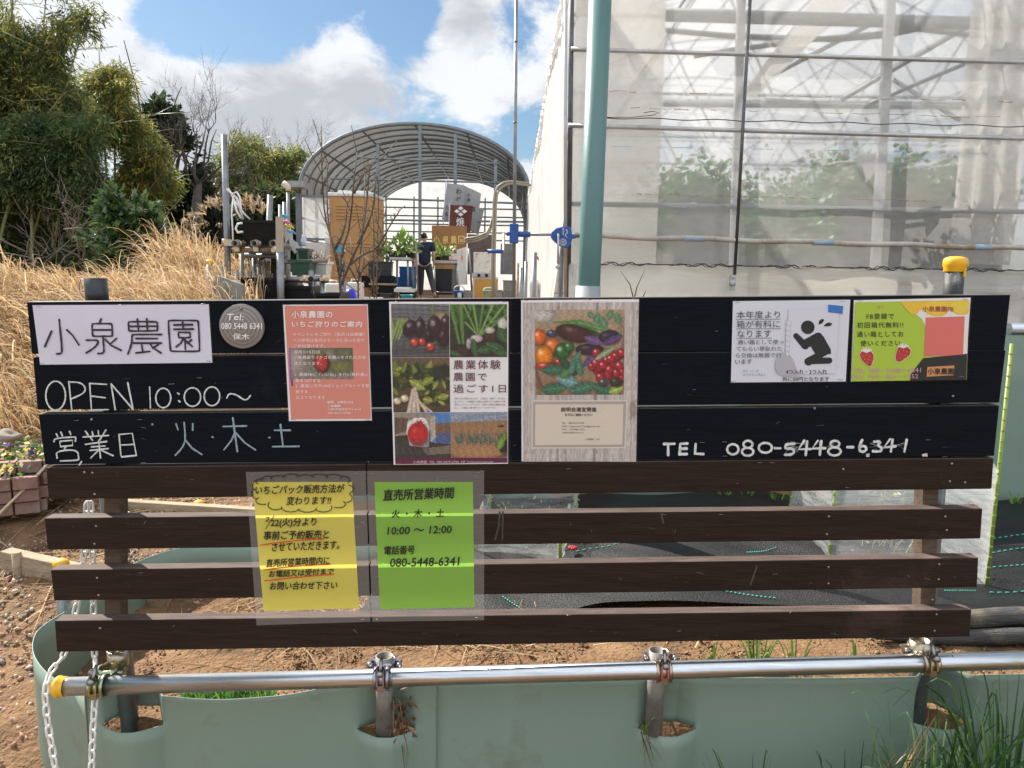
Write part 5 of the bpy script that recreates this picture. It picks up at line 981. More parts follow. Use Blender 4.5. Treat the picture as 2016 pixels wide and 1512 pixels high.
b = B(); b.add([FP(1680,305,-.35),FP(1730,300,-.35),FP(1725,335,-.35),FP(1702,362,-.35),FP(1698,330,-.35)],[(0,1,2,3,4)]); b.tube([FP(1640,322,-.4),FP(1700,318,-.4)],.012,5); tag(b.build('torn_film', M_whitefilm),'scrap of white film hanging over the near end of the strawberry bench','film scrap')

# ------------------------------------------------------------------ teal pole, crank pipes
b = B(); a, c = P(1159,580,3.7), P(1183,-40,3.7); a2 = a-(c-a)*(.9/ (c-a)[2])
t = thing('teal_pole', 'thick pale teal pole rising from a grey collar in front of the greenhouse corner', 'pole', a2); b.tube([a2, c], .053, 28); b.build('shaft', mat('teal_paint', (.085,.185,.18), rough=.42, var=.10, vs=3, dirt=(.065,.135,.13), dirt_s=4, dirt_t=.62, bump=.03, bs=25), t)
b = B(); k_ = P(1158,563,3.7); b.pipe(a2, k_, .060, .0535, 28); b.build('collar', mat('grey_vinyl', (.28,.30,.32), rough=.55, var=.15), t)
M_blue = mat('blue_plastic', (.015,.075,.30), rough=.35, var=.15, vs=20)
t = thing('crank_pipe', 'tall thin steel pipe carrying a blue winch box with a crank handle beside the greenhouse', 'crank pipe', P(1011,590,5.6)-V3((0,0,.3)))
b = B(); b.tube([P(1011,640,5.6), P(1017,-60,5.6)], .0125, 14); b.build('pipe', M_steel, t)
for y in (81, 240):
    b = B(); b.tube([P(1016.2-(y/240)*2,y,5.6), P(1016.2-(y/240)*2,y+3,5.6)], .0135, 14); b.build('joint', M_darktube, t)
b = B(); q = P(1012,461,5.57); b.box(q+V3((-.032,-.05,-.065)), q+V3((.032,.03,.07))); b.tube([q+V3((.03,-.02,0)), q+V3((.115,-.02,-.002))], .020, 14); b.lathe(q+V3((.07,-.02,-.0)),[(.026,0),(.026,.02),(.02,.02)],14,ax=(1,0,0)); b.tube([q+V3((-.03,-.02,.0)), q+V3((-.055,-.02,0))], .014, 12); o = b.build('winch_box', M_blue, t, bevel=.008)
b = B(); b.tube([q+V3((-.05,-.02,0)), q+V3((-.072,-.03,0)), q+V3((-.07,-.05,-.12)), q+V3((-.078,-.05,-.125))], .008, 10); b.build('crank_arm', mat('zinc_arm', (.5,.42,.3), rough=.4, metal=.7), t)
b = B(); b.tube([q+V3((-.078,-.05,-.125)), q+V3((-.185,-.05,-.125))], .0145, 14); b.build('grip', M_blue, t)
b = B(); b.tube([q+V3((.115,-.02,-.002)), FP(1092,462,.1), FP(1150,464,.06)], .0095, 10); b.build('shaft', M_steel, t)
t = thing('gear_winch', 'blue teardrop shaped winch with white markings and a hanging crank on the greenhouse corner', 'winch', FP(1108,490,.13))
q = FP(1108,466,.13); b = B(); pts = [(-.085,.0),(-.080,.032),(-.055,.055),(-.015,.066),(.030,.068),(.055,.060),(.062,.035),(.066,.012),(.090,.012),(.092,-.012),(.066,-.012),(.058,-.05),(.04,-.075),(.005,-.078),(-.03,-.06),(-.06,-.035),(-.080,-.015)]
v = [q+V3((x,-.03,z)) for x,z in pts]+[q+V3((x,.03,z)) for x,z in pts]; n = len(pts); b.add(v, [list(range(n)), list(range(2*n-1,n-1,-1))]+[(i,n+i,n+(i+1) % n,(i+1) % n) for i in range(n)]); b.build('housing', M_blue, t, bevel=.004)
b = B(); 
for k in range(14):
    a = 6.28*k/14; b.box(q+V3((.0+.024*math.cos(a)-.0025,-.0325,-.04+.024*math.sin(a)-.0025)), q+V3((.024*math.cos(a)+.0025,-.031,-.04+.024*math.sin(a)+.0025)))
for r_ in (.0165,.007): b.tube([q+V3((r_*math.cos(x),-.032,-.04+r_*math.sin(x))) for x in np.linspace(0,6.1,18)], .0018, 5)
b.tube([q+V3((.02,-.032,.05)),q+V3((.03,-.032,.03)),q+V3((.015,-.032,.01)),q+V3((.03,-.032,-.01))], .003, 5)
for k in range(6): b.box(q+V3((-.004,-.0325,.012+k*.008)), q+V3((.004,-.031,.017+k*.008)))
b.build('markings', mat('white_ink', (.75,.75,.72), rough=.6), t)
b = B(); b.tube([q+V3((-.035,-.035,.015)), q+V3((-.035,-.05,.012)), q+V3((-.033,-.055,-.20))], .008, 10); b.lathe(q+V3((-.033,-.05,-.212)), [(.0001,.02),(.012,.02),(.018,.016),(.018,-.004),(.0001,-.004)], 16, ax=(0,-1,0)); b.build('crank_arm', M_alu, t)

# ------------------------------------------------------------------ arched greenhouse in the back
ay0, ay1 = 22.0, 33.5; ax0, ax1 = P(588,380,ay0)[0], P(1044,380,ay0)[0]; az0 = 3.85; acx = (ax0+ax1)/2; ahw = (ax1-ax0)/2; azt = P(830,243,ay0)[2]
def arc(t, k=1.0): a = math.pi*t; return (acx-ahw*math.cos(a)*k, az0+(azt-az0)*math.sin(a)**.92*k)
ag = thing('arched_greenhouse', 'open fronted arched greenhouse with grey steel frame and whitish film roof at the back', 'greenhouse', (acx,ay0,1.08))
M_gsteel = mat('blue_grey_steel', (.20,.23,.25), rough=.5, metal=.4, var=.15); M_roofg = filmat('aged_roof_film', .97, (.20,.197,.185), .26, dirt=.3, sc=1.2); M_wallf = filmat('white_wall_film', .78, (.85,.86,.87), .6, dirt=.1)
b = B(); v = []; na = 24
for Y in np.linspace(ay0-.05, ay1, 8):
    for i in range(na+1): x, z = arc(i/na); v.append((x, Y, z+.03))
b.add(v, [(i*(na+1)+j, i*(na+1)+j+1, (i+1)*(na+1)+j+1, (i+1)*(na+1)+j) for i in range(7) for j in range(na)], None, True); b.build('roof_film', M_roofg, ag)
for Y in np.r_[ay0, np.arange(ay0+.8, ay1, .8), ay1]:
    b = B(); r_ = .055 if abs(Y-ay0) < .01 else (.045 if round((Y-ay0)/.8) % 3 == 0 else .026)
    b.tube([(arc(i/na,.995)[0], Y, arc(i/na,.995)[1]) for i in range(na+1)], r_, 6); b.build('rib', M_gsteel, ag)
for t_ in (.08,.2,.35,.5,.65,.8,.92):
    x, z = arc(t_, .985); b = B(); b.tube([(x,ay0,z),(x,ay1,z)], .03, 5); b.build('purlin', M_gsteel, ag)
for u in (-1, 1):
    for k in range(7):
        Y = ay0+k*(ay1-ay0)/6; b = B(); b.beam((acx+u*ahw,Y,.9),(acx+u*ahw,Y,az0), .15 if k == 0 else .09, .15 if k == 0 else .09, (0,1,0)); b.build('post', M_gsteel, ag)
    for z in (1.9, 2.6, 3.2, az0): b = B(); b.tube([(acx+u*ahw,ay0,z),(acx+u*ahw,ay1,z)], .03, 5); b.build('side_rail', M_gsteel, ag)
    b = B(); b.add([(acx+u*(ahw+.03),ay0,1.0),(acx+u*(ahw+.03),ay1,1.0),(acx+u*(ahw+.03),ay1,az0),(acx+u*(ahw+.03),ay0,az0)],[(0,1,2,3)]); b.build('side_film', M_wallf, ag)
b = B(); v = [(arc(i/na)[0], ay1, z) for i in range(na+1) for z in (1.0, arc(i/na)[1])]; b.add(v, [(i*2,i*2+1,i*2+3,i*2+2) for i in range(na)]); b.build('rear_film', M_wallf, ag)
for px, yt in ((744,283),(827,243),(897,262),(976,312)):
    p = P(px, yt, ay0); b = B(); b.beam((p[0],ay0,.9),(p[0],ay0,p[2]-.02), .085, .06, (0,1,0)); b.build('mullion', M_gsteel, ag)
for px in (760,815,862,905,955):
    p = P(px, 400, ay1-.05); b = B(); b.tube([(p[0],ay1-.06,.9),(p[0],ay1-.06,5.0)], .035, 5); b.build('rear_post', M_gsteel, ag)
for y0, y1, xa, xb in ((310,322,700,985),(391,401,755,1040),(433,437,758,1036),(352,360,650,1010)):
    b = B(); b.tube([P(xa,y0,ay0-.03),P(xb,y1,ay0-.03)], .028, 6); b.build('front_rail', M_gsteel, ag)
for y in (408,424,440,455,470):
    b = B(); p = P(760,y,ay1-.1); b.beam((ax0,ay1-.1,p[2]),(ax1,ay1-.1,p[2]), .05, .14, (0,1,0)); b.build('rear_rail', M_gsteel, ag)
# left front bay of translucent panels
for (x0,y0,x1,y1) in [(597,388,649,428),(597,428,649,468)]:
    b = B(); q = [P(x,y,ay0-.04) for x,y in ((x0,y0),(x1,y0),(x1,y1),(x0,y1))]; b.add(q,[(0,1,2,3)]); b.build('panel', M_wallf, ag)
b = B(); b.beam(P(594,470,ay0-.06),P(652,472,ay0-.06),.06,.2,(0,1,0)); b.beam(P(594,386,ay0-.06),P(652,387,ay0-.06),.06,.06,(0,1,0)); b.build('panel_frame', M_gsteel, ag)
b = B(); q = P(584,362,ay0-.1); b.box(q+V3((-.18,-.3,-.12)), q+V3((.28,.3,.05))); b.build('gutter_end', mat('white_gutter', (.32,.33,.33), rough=.5), ag)
# ------------------------------------------------------------------ bed behind the board
b = B(); v = []; n = 60
for i in range(n+1):
    X = -1.05+i*5.6/n
    for z in np.linspace(.1, 1.33, 5): v.append((X, 4.29+.010*math.sin(X*5)+.02*math.sin(X*1.3), z))
b.add(v, [(i*5+j, (i+1)*5+j, (i+1)*5+j+1, i*5+j+1) for i in range(n) for j in range(4)], None, True)
rw = b.build('retaining_wall', M_sheet); md = rw.modifiers.new('thickness', 'SOLIDIFY'); md.thickness = .004; tag(rw, 'tall pale green plastic sheet wall holding the raised ground behind the black matted bed', 'retaining wall')
b = B(); b.tube([P(1985,648,4.16), P(2300,652,4.2)], .034, 20); tag(b.build('wall_rail', M_rail), 'shiny horizontal steel pipe just above the green wall behind the right end of the board', 'pipe')
M_mat = mat('weed_mat', (.009,.0095,.011), rough=.5, var=.5, vs=6, bump=.5, bs=120, stretch=(1,2,1), dirt=(.06,.055,.045), dirt_s=4, dirt_t=.66, spec=.35)
def matz(X, Y): return H(X, Y)+.045+.022*np.sin(X*2.6+Y*3.1)*np.sin(Y*4.2-X)+.012*np.sin(X*7.3-Y*5+np.sin(Y*6))+.008*np.sin(X*13+Y*19+2*np.sin(X*4))*np.sin(X*3+1)
X0g, _ = np.meshgrid(np.linspace(-.55,3.6,150), [0]); v, f = grid(np.linspace(-.55,3.6,150), np.linspace(0,1,70), lambda a, c: a*0)
Yf = 2.70+.05*np.sin(v[:,0]*2.3)-.02*v[:,0]; v[:,1] = Yf+(4.27-Yf)*v[:,1]; v[:,2] = matz(v[:,0], v[:,1])
tag(mesh_np('weed_mat', v, f, M_mat, origin=(1.5,3.5,.3), smooth=True), 'black woven weed mat covering the bed between the board and the green wall', 'weed mat')
b = B()
for k, r in ((0,.035),(1,.03)):
    b.tube([V3((X, 2.64-.06*k+.02*math.sin(X*4+k)-.02*X, .335+.045*(1-k)+.008*math.sin(X*11))) for X in np.linspace(1.28,3.4,40)], [r*(.55+.45*min(1,(X-1.26)/.25)) for X in np.linspace(1.28,3.4,40)], 10)
tag(b.build('rolled_mat', mat('rolled_weed_mat', (.05,.05,.048), rough=.6, var=.5, vs=5, bump=.5, bs=90, stretch=(.3,3,3), dirt=(.2,.16,.1), dirt_s=4, dirt_t=.55)), 'rolled up front edge of the black weed mat at the right below the slats', 'rolled mat')
b = B()
for (xa,ya,xb,yb) in [(1135,1082,1290,1065),(1390,1070,1480,1064),(1470,1098,1530,1088),(990,1170,1050,1200),(1300,1168,1400,1180),(1420,1185,1530,1195),(1955,1055,2100,1052),(1952,1094,2100,1090),(1950,1155,2150,1157),(1860,1157,1925,1153),(1955,1118,2100,1116)]:
    a, c = G(xa,ya,.335), G(xb,yb,.335); m = 26
    for i in range(m):
        if i % 2: continue
        p, q = a+(c-a)*i/m, a+(c-a)*(i+1)/m; p[2] = matz(p[0],p[1])+.004+0; q[2] = matz(q[0],q[1])+.004
        b.tube([p,q], .0028, 4)
o = kind(b.build('mat_stitching', mat('green_thread', (.06,.42,.33), rough=.7)), 'stuff'); o['label'] = 'dotted green thread lines woven in the black weed mat'
# plastic wrapped seedlings on stakes
M_wrap = filmat('wrap_film', .31, (.80,.82,.82), .5, dirt=0, sc=5, stretch=(1,1,6)); M_bamboo = mat('green_garden_stake', (.25,.34,.06), rough=.45, var=.2, vs=30)
def wrapped(corners, ztop, label, stakes, seed):
    r = random.Random(seed); c0 = sum(V3(c) for c in corners)/len(corners); t = thing('plastic_wrapped_seedlings', label, 'plant cover', c0)
    for i, (c, h) in enumerate(zip(corners, stakes)):
        b = B(); b.tube([V3(c)+V3((0,0,-.05)), V3(c)+V3((r.uniform(-.02,.02),r.uniform(-.02,.02),h))], .0075, 10)
        for k in range(int(h/.045)): b.lathe(V3(c)+V3((0,0,.03+k*.045)), [(.0075,0),(.0092,.004),(.0075,.008)], 8)
        b.build('stake', M_bamboo, t)
    k = len(corners); b = B(); v = []; nu, nv = 14, 12
    for i in range(k):
        a, c = V3(corners[i]), V3(corners[(i+1) % k])
        for u in range(nu):
            for w in range(nv+1):
                z = w/nv*ztop; p = a+(c-a)*u/nu; sag = .05*math.sin(math.pi*u/nu)*(.5+.5*math.sin(w*1.4+i)); d = (c0-p); d[2] = 0
                v.append(p+d*sag+V3((.006*r.uniform(-1,1),.006*r.uniform(-1,1),z+.012*math.sin(u*1.1+i*2)*(w == nv)*2+.006*r.uniform(-1,1))))
    m = k*nu; b.add(v, [(i*(nv+1)+j, ((i+1) % m)*(nv+1)+j, ((i+1) % m)*(nv+1)+j+1, i*(nv+1)+j+1) for i in range(m) for j in range(nv)], None, True); b.build('film', M_wrap, t)
    n = 46; ro = np.array([c0+V3((r.uniform(-.12,.12), r.uniform(-.12,.12), 0)) for _ in range(n)]); tp = ro+np.c_[RNG.normal(0,.10,n), RNG.normal(0,.08,n), RNG.uniform(.08,.9,n)*ztop]
    e1 = blades(ro, tp, RNG.uniform(-.02,.03,n), RNG.uniform(.003,.006,n), colmix(n,[(.42,.36,.18),(.32,.30,.12),(.5,.42,.24)],.15), 4); nl = 160; cl_ = ro[RNG.integers(0,n,nl)]+np.c_[RNG.normal(0,.09,nl),RNG.normal(0,.09,nl),RNG.uniform(.05,.9,nl)*ztop]
    e2 = leaves(cl_, RNG.normal(size=(nl,3)), RNG.normal(size=(nl,3)), RNG.uniform(.02,.04,nl), RNG.uniform(.006,.012,nl), colmix(nl,[(.45,.38,.2),(.25,.28,.1),(.5,.42,.25)],.2)); vv, ff, cc_ = cat_np([e1, e2]); mesh_np('plant', vv, ff, M_grass, vc=cc_, parent=t); return t
g = lambda x, y: G(x, y, .31)
cA = [g(1104,1105), g(935,1090), V3(g(935,1090))+V3((.05,.55,0)), V3(g(1104,1105))+V3((.12,.55,0))]
wrapped(cA, .17, 'low plant cover of clear film with dry stems, beyond the green handwritten paper', [.22,.2,.2,.24], 3)
qa = g(1943,1152); cB = [qa, qa+V3((-.62,.12,0)), qa+V3((-.58,.72,0)), qa+V3((.06,.68,0))]
wrapped(cB, .50, 'tall clear film wrapped round bright green stakes beside the right post', [1.02,.55,.62,.5], 5)
# red blossom
q = G(1127,1085,.335); t = thing('red_flower', 'small red blossom lying on the black mat below the second slat', 'flower', q); b = B()
for k in range(16):
    a = k*2.4; r_ = .003+.0011*k; c_ = q+V3((r_*math.cos(a), r_*math.sin(a), .016)); b.lathe(c_, [(.0001,-.008),(.006,-.004),(.007,.003),(.003,.007),(.0001,.0065)], 7, ax=(math.cos(a)*.7, math.sin(a)*.7, 1))
b.build('petals', mat('red_petal', (.40,.012,.03), rough=.5, var=.3, vs=60), t)
# ------------------------------------------------------------------ left garden
M_timber = mat('weathered_timber', (.30,.235,.155), rough=.85, var=.3, vs=5, stretch=(1,5,5), bump=.3, bs=14, dirt=(.16,.12,.08), dirt_s=3, dirt_t=.6)
def timber(a, c, w, h, label):
    b = B(); b.beam(a, c, w, h); return tag(b.build('timber_edging', M_timber, bevel=.004), label, 'timber', 'timber edging of the beds')
timber(G(12,1106,.255)+V3((0,0,.0)), G(330,1180,.20), .06, .12, 'thick weathered timber edging the path left of the slats, held by a short wooden stake')
timber(G(238,1000,.33), G(520,1018,.33), .05, .09, 'weathered timber edging behind the upper slats, next to a low yellow capped pipe')
t = thing('wooden_stake', 'short weathered wooden stake standing against the timber edging at the far left', 'stake', G(42,1140,.2)); b = B(); q = G(42,1142,.19)+V3((0,-.012,0)); b.tube([q-V3((0,0,.1)), q+V3((-.005,0,.135))], .020, 12); b.build('shaft', M_timber, t)
def cappost(q, z1, label, r=.0243):
    t = thing('capped_pipe', label, 'post', q); b = B(); b.tube([V3(q)-V3((0,0,.1)), V3((q[0],q[1],z1))], r, 16); b.build('tube', M_steel, t); b = B(); b.lathe((q[0],q[1],z1), [(r+.0015,-.02),(r+.004,-.018),(r+.005,-.002),(r+.001,.008),(r*.6,.014),(.0001,.016)], 20); b.build('cap', M_yellow, t); return t
q = P(120,1108,2.62); cappost((q[0],q[1],.11), q[2], 'steel pipe with round yellow cap standing on the path left of the third slat', .022)
q = P(392,990,3.95); cappost((q[0],q[1],.3), q[2], 'low yellow capped steel pipe beside timber edging, seen below the top slat')
b = B(); q = P(480,1000,3.9); b.pipe((q[0],q[1],.2), (q[0],q[1],q[2]), .028, .024, 16); tag(b.build('rusty_pipe', mat('rust', (.17,.085,.045), rough=.85, var=.4, vs=20)), 'short rusty open pipe next to the yellow handwritten paper, behind the slats', 'pipe')
M_brick = mat('pink_brick', (.215,.125,.10), rough=.85, var=.3, vs=9, bump=.3, bs=25, dirt=(.25,.20,.175), dirt_s=6, dirt_t=.56); M_mortar = mat('mortar', (.36,.33,.30), rough=.9, var=.2)
M_petal = leafmat('petal', .4, .6, .2)
def planter(c, w, d, h, rot, label, cols):
    t = thing('brick_planter', label, 'planter', c, 'brick planters on the bank'); b = B(); m = B()
    for lvl in range(3):
        z0 = c[2]+lvl*h/3
        for side in range(4):
            L = w if side % 2 == 0 else d; nb = max(2, int(L/.11))
            for k in range(nb):
                u0 = -L/2+(k+(.5 if lvl % 2 else 0)*0)*L/nb+.004; u1 = u0+L/nb-.008; o_ = (d if side % 2 == 0 else w)/2; fl = .02*lvl
                s_ = -1 if side < 2 else 1
                if side % 2 == 0: lo = (u0, s_*(o_+fl)-.025, z0+.003); hi = (u1, s_*(o_+fl)+.025, z0+h/3-.004)
                else: lo = (s_*(o_+fl)-.025, u0, z0+.003); hi = (s_*(o_+fl)+.025, u1, z0+h/3-.004)
                b.box((c[0]+lo[0], c[1]+lo[1], lo[2]), (c[0]+hi[0], c[1]+hi[1], hi[2]), rot=rot, piv=c)
    b.build('brick_wall', M_brick, t, bevel=.004)
    m.box((c[0]-w/2,c[1]-d/2,c[2]), (c[0]+w/2,c[1]+d/2,c[2]+h*.9), rot=rot, piv=c); m.build('soil', M_soil, t)
    n = 260; p = np.c_[RNG.uniform(-w/2,w/2,n), RNG.uniform(-d/2,d/2,n), np.full(n,h*.9)+RNG.uniform(.01,.08,n)]+V3(c); cc_ = colmix(n,[(.06,.14,.03),(.10,.2,.05)],.2); fl = RNG.random(n) < .22; cc_[fl] = np.array(cols)[RNG.integers(0,len(cols),fl.sum())]
    v, f, cc2 = leaves(p, RNG.normal(size=(n,3))*V3((1,1,.4)), RNG.normal(size=(n,3)), np.where(fl,.034,.03), np.where(fl,.034,.018), cc_); mesh_np('flowers', v, f, M_petal, vc=cc2, parent=t); return t
planter(G(8,1000,.36), .34, .30, .20, .5, 'pale pink brick planter at the left edge, behind a leaning stick', [(.75,.62,.25),(.7,.66,.55)])
planter(G(82,962,.42), .34, .30, .20, .35, 'pink brick planter with yellow and violet pansies beside the board', [(.80,.66,.22),(.75,.70,.5),(.12,.06,.40),(.7,.55,.15)])
b = B(); b.tube([G(95,912,.60), G(50,960,.50), G(-20,1030,.36)], .007, 8); tag(b.build('leaning_stick', mat('pale_bamboo', (.55,.46,.32), rough=.6, var=.2)), 'pale thin stick leaning in front of the pink brick planters', 'stick')
M_rock = mat('rock', (.22,.19,.16), rough=.9, var=.35, vs=9, bump=.6, bs=14)
def rock(c, s, label, seed):
    r = np.random.default_rng(seed); bm = bmesh.new(); bmesh.ops.create_icosphere(bm, subdivisions=3, radius=1)
    ph = r.uniform(0,6,3)
    for v in bm.verts:
        p = v.co; k = 1+.18*math.sin(p.x*3+ph[0])+.14*math.sin(p.y*4+ph[1])+.12*math.sin(p.z*5+ph[2]); v.co = Vector((p.x*k*s[0], p.y*k*s[1], p.z*k*s[2]))
    me = bpy.data.meshes.new('rock'); bm.to_mesh(me); bm.free(); me.polygons.foreach_set('use_smooth', [True]*len(me.polygons)); me.materials.append(M_rock); o = bpy.data.objects.new('rock', me); COL.objects.link(o); o.location = tuple(c); return tag(o, label, 'rock')
rock(G(15,862,.62), (.07,.06,.05), 'pale rock sticking out of the soil bank at the left edge', 1)
# ------------------------------------------------------------------ scaffold rack with tubs
def steelpole(name, px0, y0, px1, y1, Y, r, label, m=None, zb=1.0, cat='pole', group=None):
    a, c = P(px0,y0,Y), P(px1,y1,Y); d = (c-a)/(c-a)[2]; e = c+d*(zb-c[2]); b = B(); b.tube([e, a], r, 14); return tag(b.build(name, m or M_steel), label, cat, group)
rk = thing('scaffold_rack', 'rack of clamped scaffold pipes with three open pipe ends, carrying black tubs', 'pipe rack', P(500,600,6.2)-V3((0,0,.35)))
def rpipe(a, c, r=.0243, m=None, hollow=True):
    b = B(); (b.pipe(V3(a), V3(c), r, r*.86, 16) if hollow else b.tube([a, c], r, 12)); return b.build('pipe', m or M_oldsteel, rk)
for px in (461, 499, 536):
    a = P(px, 479, 6.0); rpipe(a, a+V3((.02*(px-499)/38,.85,-.02)), .0255)
    b = B(); b.pipe(a+V3((0,.06,0)), a+V3((0,.09,0)), .031, .025, 14); b.box(a+V3((-.02,.05,-.06)), a+V3((.02,.1,-.02))); b.lathe(a+V3((.03,.07,.0)),[(.0001,.02),(.008,.02),(.008,-.02),(.0001,-.02)],8); b.build('coupler', M_clampC, rk)
rpipe(P(458,492,6.12), P(548,493,6.12), .0243, mat('rusty_pipe', (.25,.19,.15), rough=.75, metal=.3, var=.4, vs=10)); rpipe(P(482,503,6.3), P(565,505,6.3), .020, M_steel)
for px, y, m in ((476,500,M_oldsteel),(500,508,M_steel),(510,512,M_oldsteel),(520,512,M_oldsteel),(527,514,mat('brown_rust', (.19,.10,.06), rough=.8, var=.4, vs=9))): a = P(px,y,6.35); rpipe(a, (a[0],a[1],1.0), .018, m)
rpipe(P(553,551,6.0), P(645,548,6.0), .022, M_steel); rpipe(P(612,532,6.05), P(614,640,6.05), .022, M_steel); rpipe(P(560,398,6.3), P(562,640,6.3), .016, M_steel)
rpipe(P(556,516,6.1), P(645,513,6.15), .016, M_oldsteel); rpipe(P(612,550,5.9), P(612,550,6.6), .024); rpipe(P(634,548,6.0), P(636,640,6.0), .02, M_steel)
b = B(); q0, q1 = P(560,549,6.05), P(612,549,6.35); b.box((q0[0],q0[1],q0[2]-.02),(q1[0],q1[1]+.2,q0[2])); b.build('shelf', M_timber, rk)
rpipe(P(620,552,6.2), P(622,640,6.2), .014, M_steel)
for px in (545,556,601,640):
    q = P(px, 493 if px == 545 else 549, 5.98); b = B(); b.pipe(q-V3((0,0,.03)), q+V3((0,0,.03)), .032, .024, 12); b.box(q+V3((-.035,-.03,-.015)), q+V3((.035,-.02,.015))); b.build('coupler', M_clampC, rk)
steelpole('steel_pole', 441,265,451,600,6.2,.0243,'tallest steel pole of the scaffold rack with white hose tied to it')
b = B(); q = P(445,478,6.2); b.pipe(q-V3((0,0,.03)), q+V3((0,0,.03)), .032, .025, 14); b.box(q+V3((.0,-.045,-.025)), q+V3((.06,-.02,.025))); b.build('coupler', M_clampC, rk)
steelpole('steel_pole', 532,384,530,440,7.0,.026,'stubby bare steel pole behind the black tub on the rack'); steelpole('steel_pole', 551,403,553,600,6.1,.012,'thin steel pole clamped behind the wooden faced post')
steelpole('steel_pole', 567,366,569,600,8.0,.018,'thin pole with a small lamp head by the greenhouse corner post')
b = B(); q = P(567,364,8.0); b.tube([q+V3((0,0,-.06)), q+V3((0,0,-.02)), q+V3((-.05,0,.02))], .03, 8); tag(b.build('lamp_head', mat('cream_plastic', (.55,.5,.38), rough=.5)), 'small cream lamp head on top of the thin pole', 'lamp')
b = B(); a, c = P(550,427,5.85), P(553,600,5.85); b.beam(a+(c-a)*.4, a, .045, .045, (0,1,0)); o1_ = b.build('wooden_post', mat('pale_grey_wood', (.38,.33,.26), rough=.8, var=.2, vs=5)); tag(o1_, 'pale wooden post head on top of a steel pipe beside the black tub', 'post')
b = B(); b.tube([a+(c-a)*1.3, a+(c-a)*.395], .028, 14); tag(b.build('steel_pole', M_steel), 'stout steel pipe below the pale wooden post head', 'pole')
M_blackpl = mat('black_plastic', (.007,.008,.010), spec=.2, rough=.5, var=.3, vs=12); M_dkgreen = mat('dark_green_plastic', (.03,.075,.05), rough=.45, var=.2); M_whpl = mat('white_plastic_tub', (.55,.55,.53), rough=.45, var=.12)
def tubthing(name, px0, px1, yt, yb, Y, d, m, label, taper=.82, cat='tub', rot=0, group='plastic tubs and planters'):
    a, c = P(px0,yt,Y), P(px1,yb,Y); cx = (a[0]+c[0])/2; w = (c[0]-a[0])/2; t = thing(name, label, cat, (cx,Y+d/2,c[2]), group); b = B(); b.tub((cx,Y+d/2), c[2], a[2], (w*taper,d/2*taper), (w,d/2), .012, rot=rot)
    for k in (-.6,-.2,.2,.6): b.taper((.006,.004),(.006,.004),(cx+w*k*taper,Y+d/2*(1-taper)-.0),c[2]+.02,a[2]-.03)
    b.build('shell', m, t); return t
tubthing('tub', 474,547,433,482,6.05,.45,M_blackpl,'black plastic tub on top of the scaffold pipes'); tubthing('tub', 472,552,546,592,5.9,.5,M_blackpl,'wide black tub under the scaffold pipes, rim just above the board',.9)
tubthing('tub', 560,612,563,600,5.95,.4,M_blackpl,'black tub right of the stout steel pipe, just above the board',.92); tubthing('tub', 622,668,577,600,5.9,.4,M_blackpl,'flat black tub left of the bare fruit trees',.92)
tubthing('planter', 570,611,511,543,6.1,.2,M_dkgreen,'green planter on the shelf of the scaffold rack'); tubthing('planter', 586,606,489,511,6.25,.15,M_dkgreen,'small dark green pot behind the green planter'); tubthing('planter', 612,643,514,541,6.3,.2,M_whpl,'white planter with withered plants right of the green planter')
n = 60; q = P(628,514,6.4); ro = q+np.c_[RNG.uniform(-.06,.06,n),RNG.uniform(-.06,.06,n),np.zeros(n)]; v,f,c = blades(ro, ro+np.c_[RNG.normal(0,.05,n),RNG.normal(0,.05,n),RNG.uniform(.02,.11,n)], np.full(n,.01), np.full(n,.006), colmix(n,[(.25,.14,.08),(.3,.22,.12),(.12,.06,.04)],.2)); tag(mesh_np('withered_plants', v, f, M_grass, vc=c), 'withered brown plants in the white planter', 'plants')
b = B(); q = P(598,480,6.2); b.lathe(q-V3((0,0,.02)),[(.0001,0),(.022,0),(.024,.05),(.014,.07),(.014,.09),(.0001,.09)],12); tag(b.build('bottle', mat('pale_bottle', (.45,.52,.65), rough=.2, var=.1)), 'small pale bottle above the small dark green pot', 'bottle')
# white rag strips, hose and pegs
M_white = mat('white_rope', (.72,.72,.73), rough=.6, var=.1)
b = B(); hp = lambda l, Y: [P(x,y,Y) for x,y in l]
b.tube(hp([(447,372),(455,380),(466,390),(473,412),(478,432)],6.15),.009,8); b.tube(hp([(458,382),(466,378),(472,388),(474,405),(476,430)],6.12),.008,8); b.tube(hp([(459,390),(456,420),(458,450),(459,478)],6.1),.007,8); b.tube(hp([(460,395),(466,415),(474,430)],6.1),.008,8)
b.tube(hp([(477,439),(468,441),(464,450),(468,458),(478,456)],6.0),.009,8); b.tube(hp([(449,370),(462,396),(480,420),(492,432)],6.2),.007,8); tag(b.build('hose', M_white), 'white hose looped from the tallest pole down to the black tub', 'hose')
PEG = [((.05,.35,.55),'blue'),((.65,.2,.28),'pink'),((.75,.55,.08),'yellow'),((.15,.40,.62),'sky blue')]
b = B()
for k,(xy,(cc_,nm)) in enumerate(zip([(556,424),(561,436),(566,444),(570,455)],PEG)):
    b = B()
    for s_ in range(4): x, y = xy[0]+s_*3, xy[1]+(s_ % 2)*3; b.tube(hp([(x-5,y-2),(x,y),(x+4,y+3)],6.15),.006,5)
    tag(b.build('clothes_pegs', mat(nm+'_peg', cc_, rough=.5)), nm+' plastic clothes pegs hanging by the pale wooden post', 'pegs')
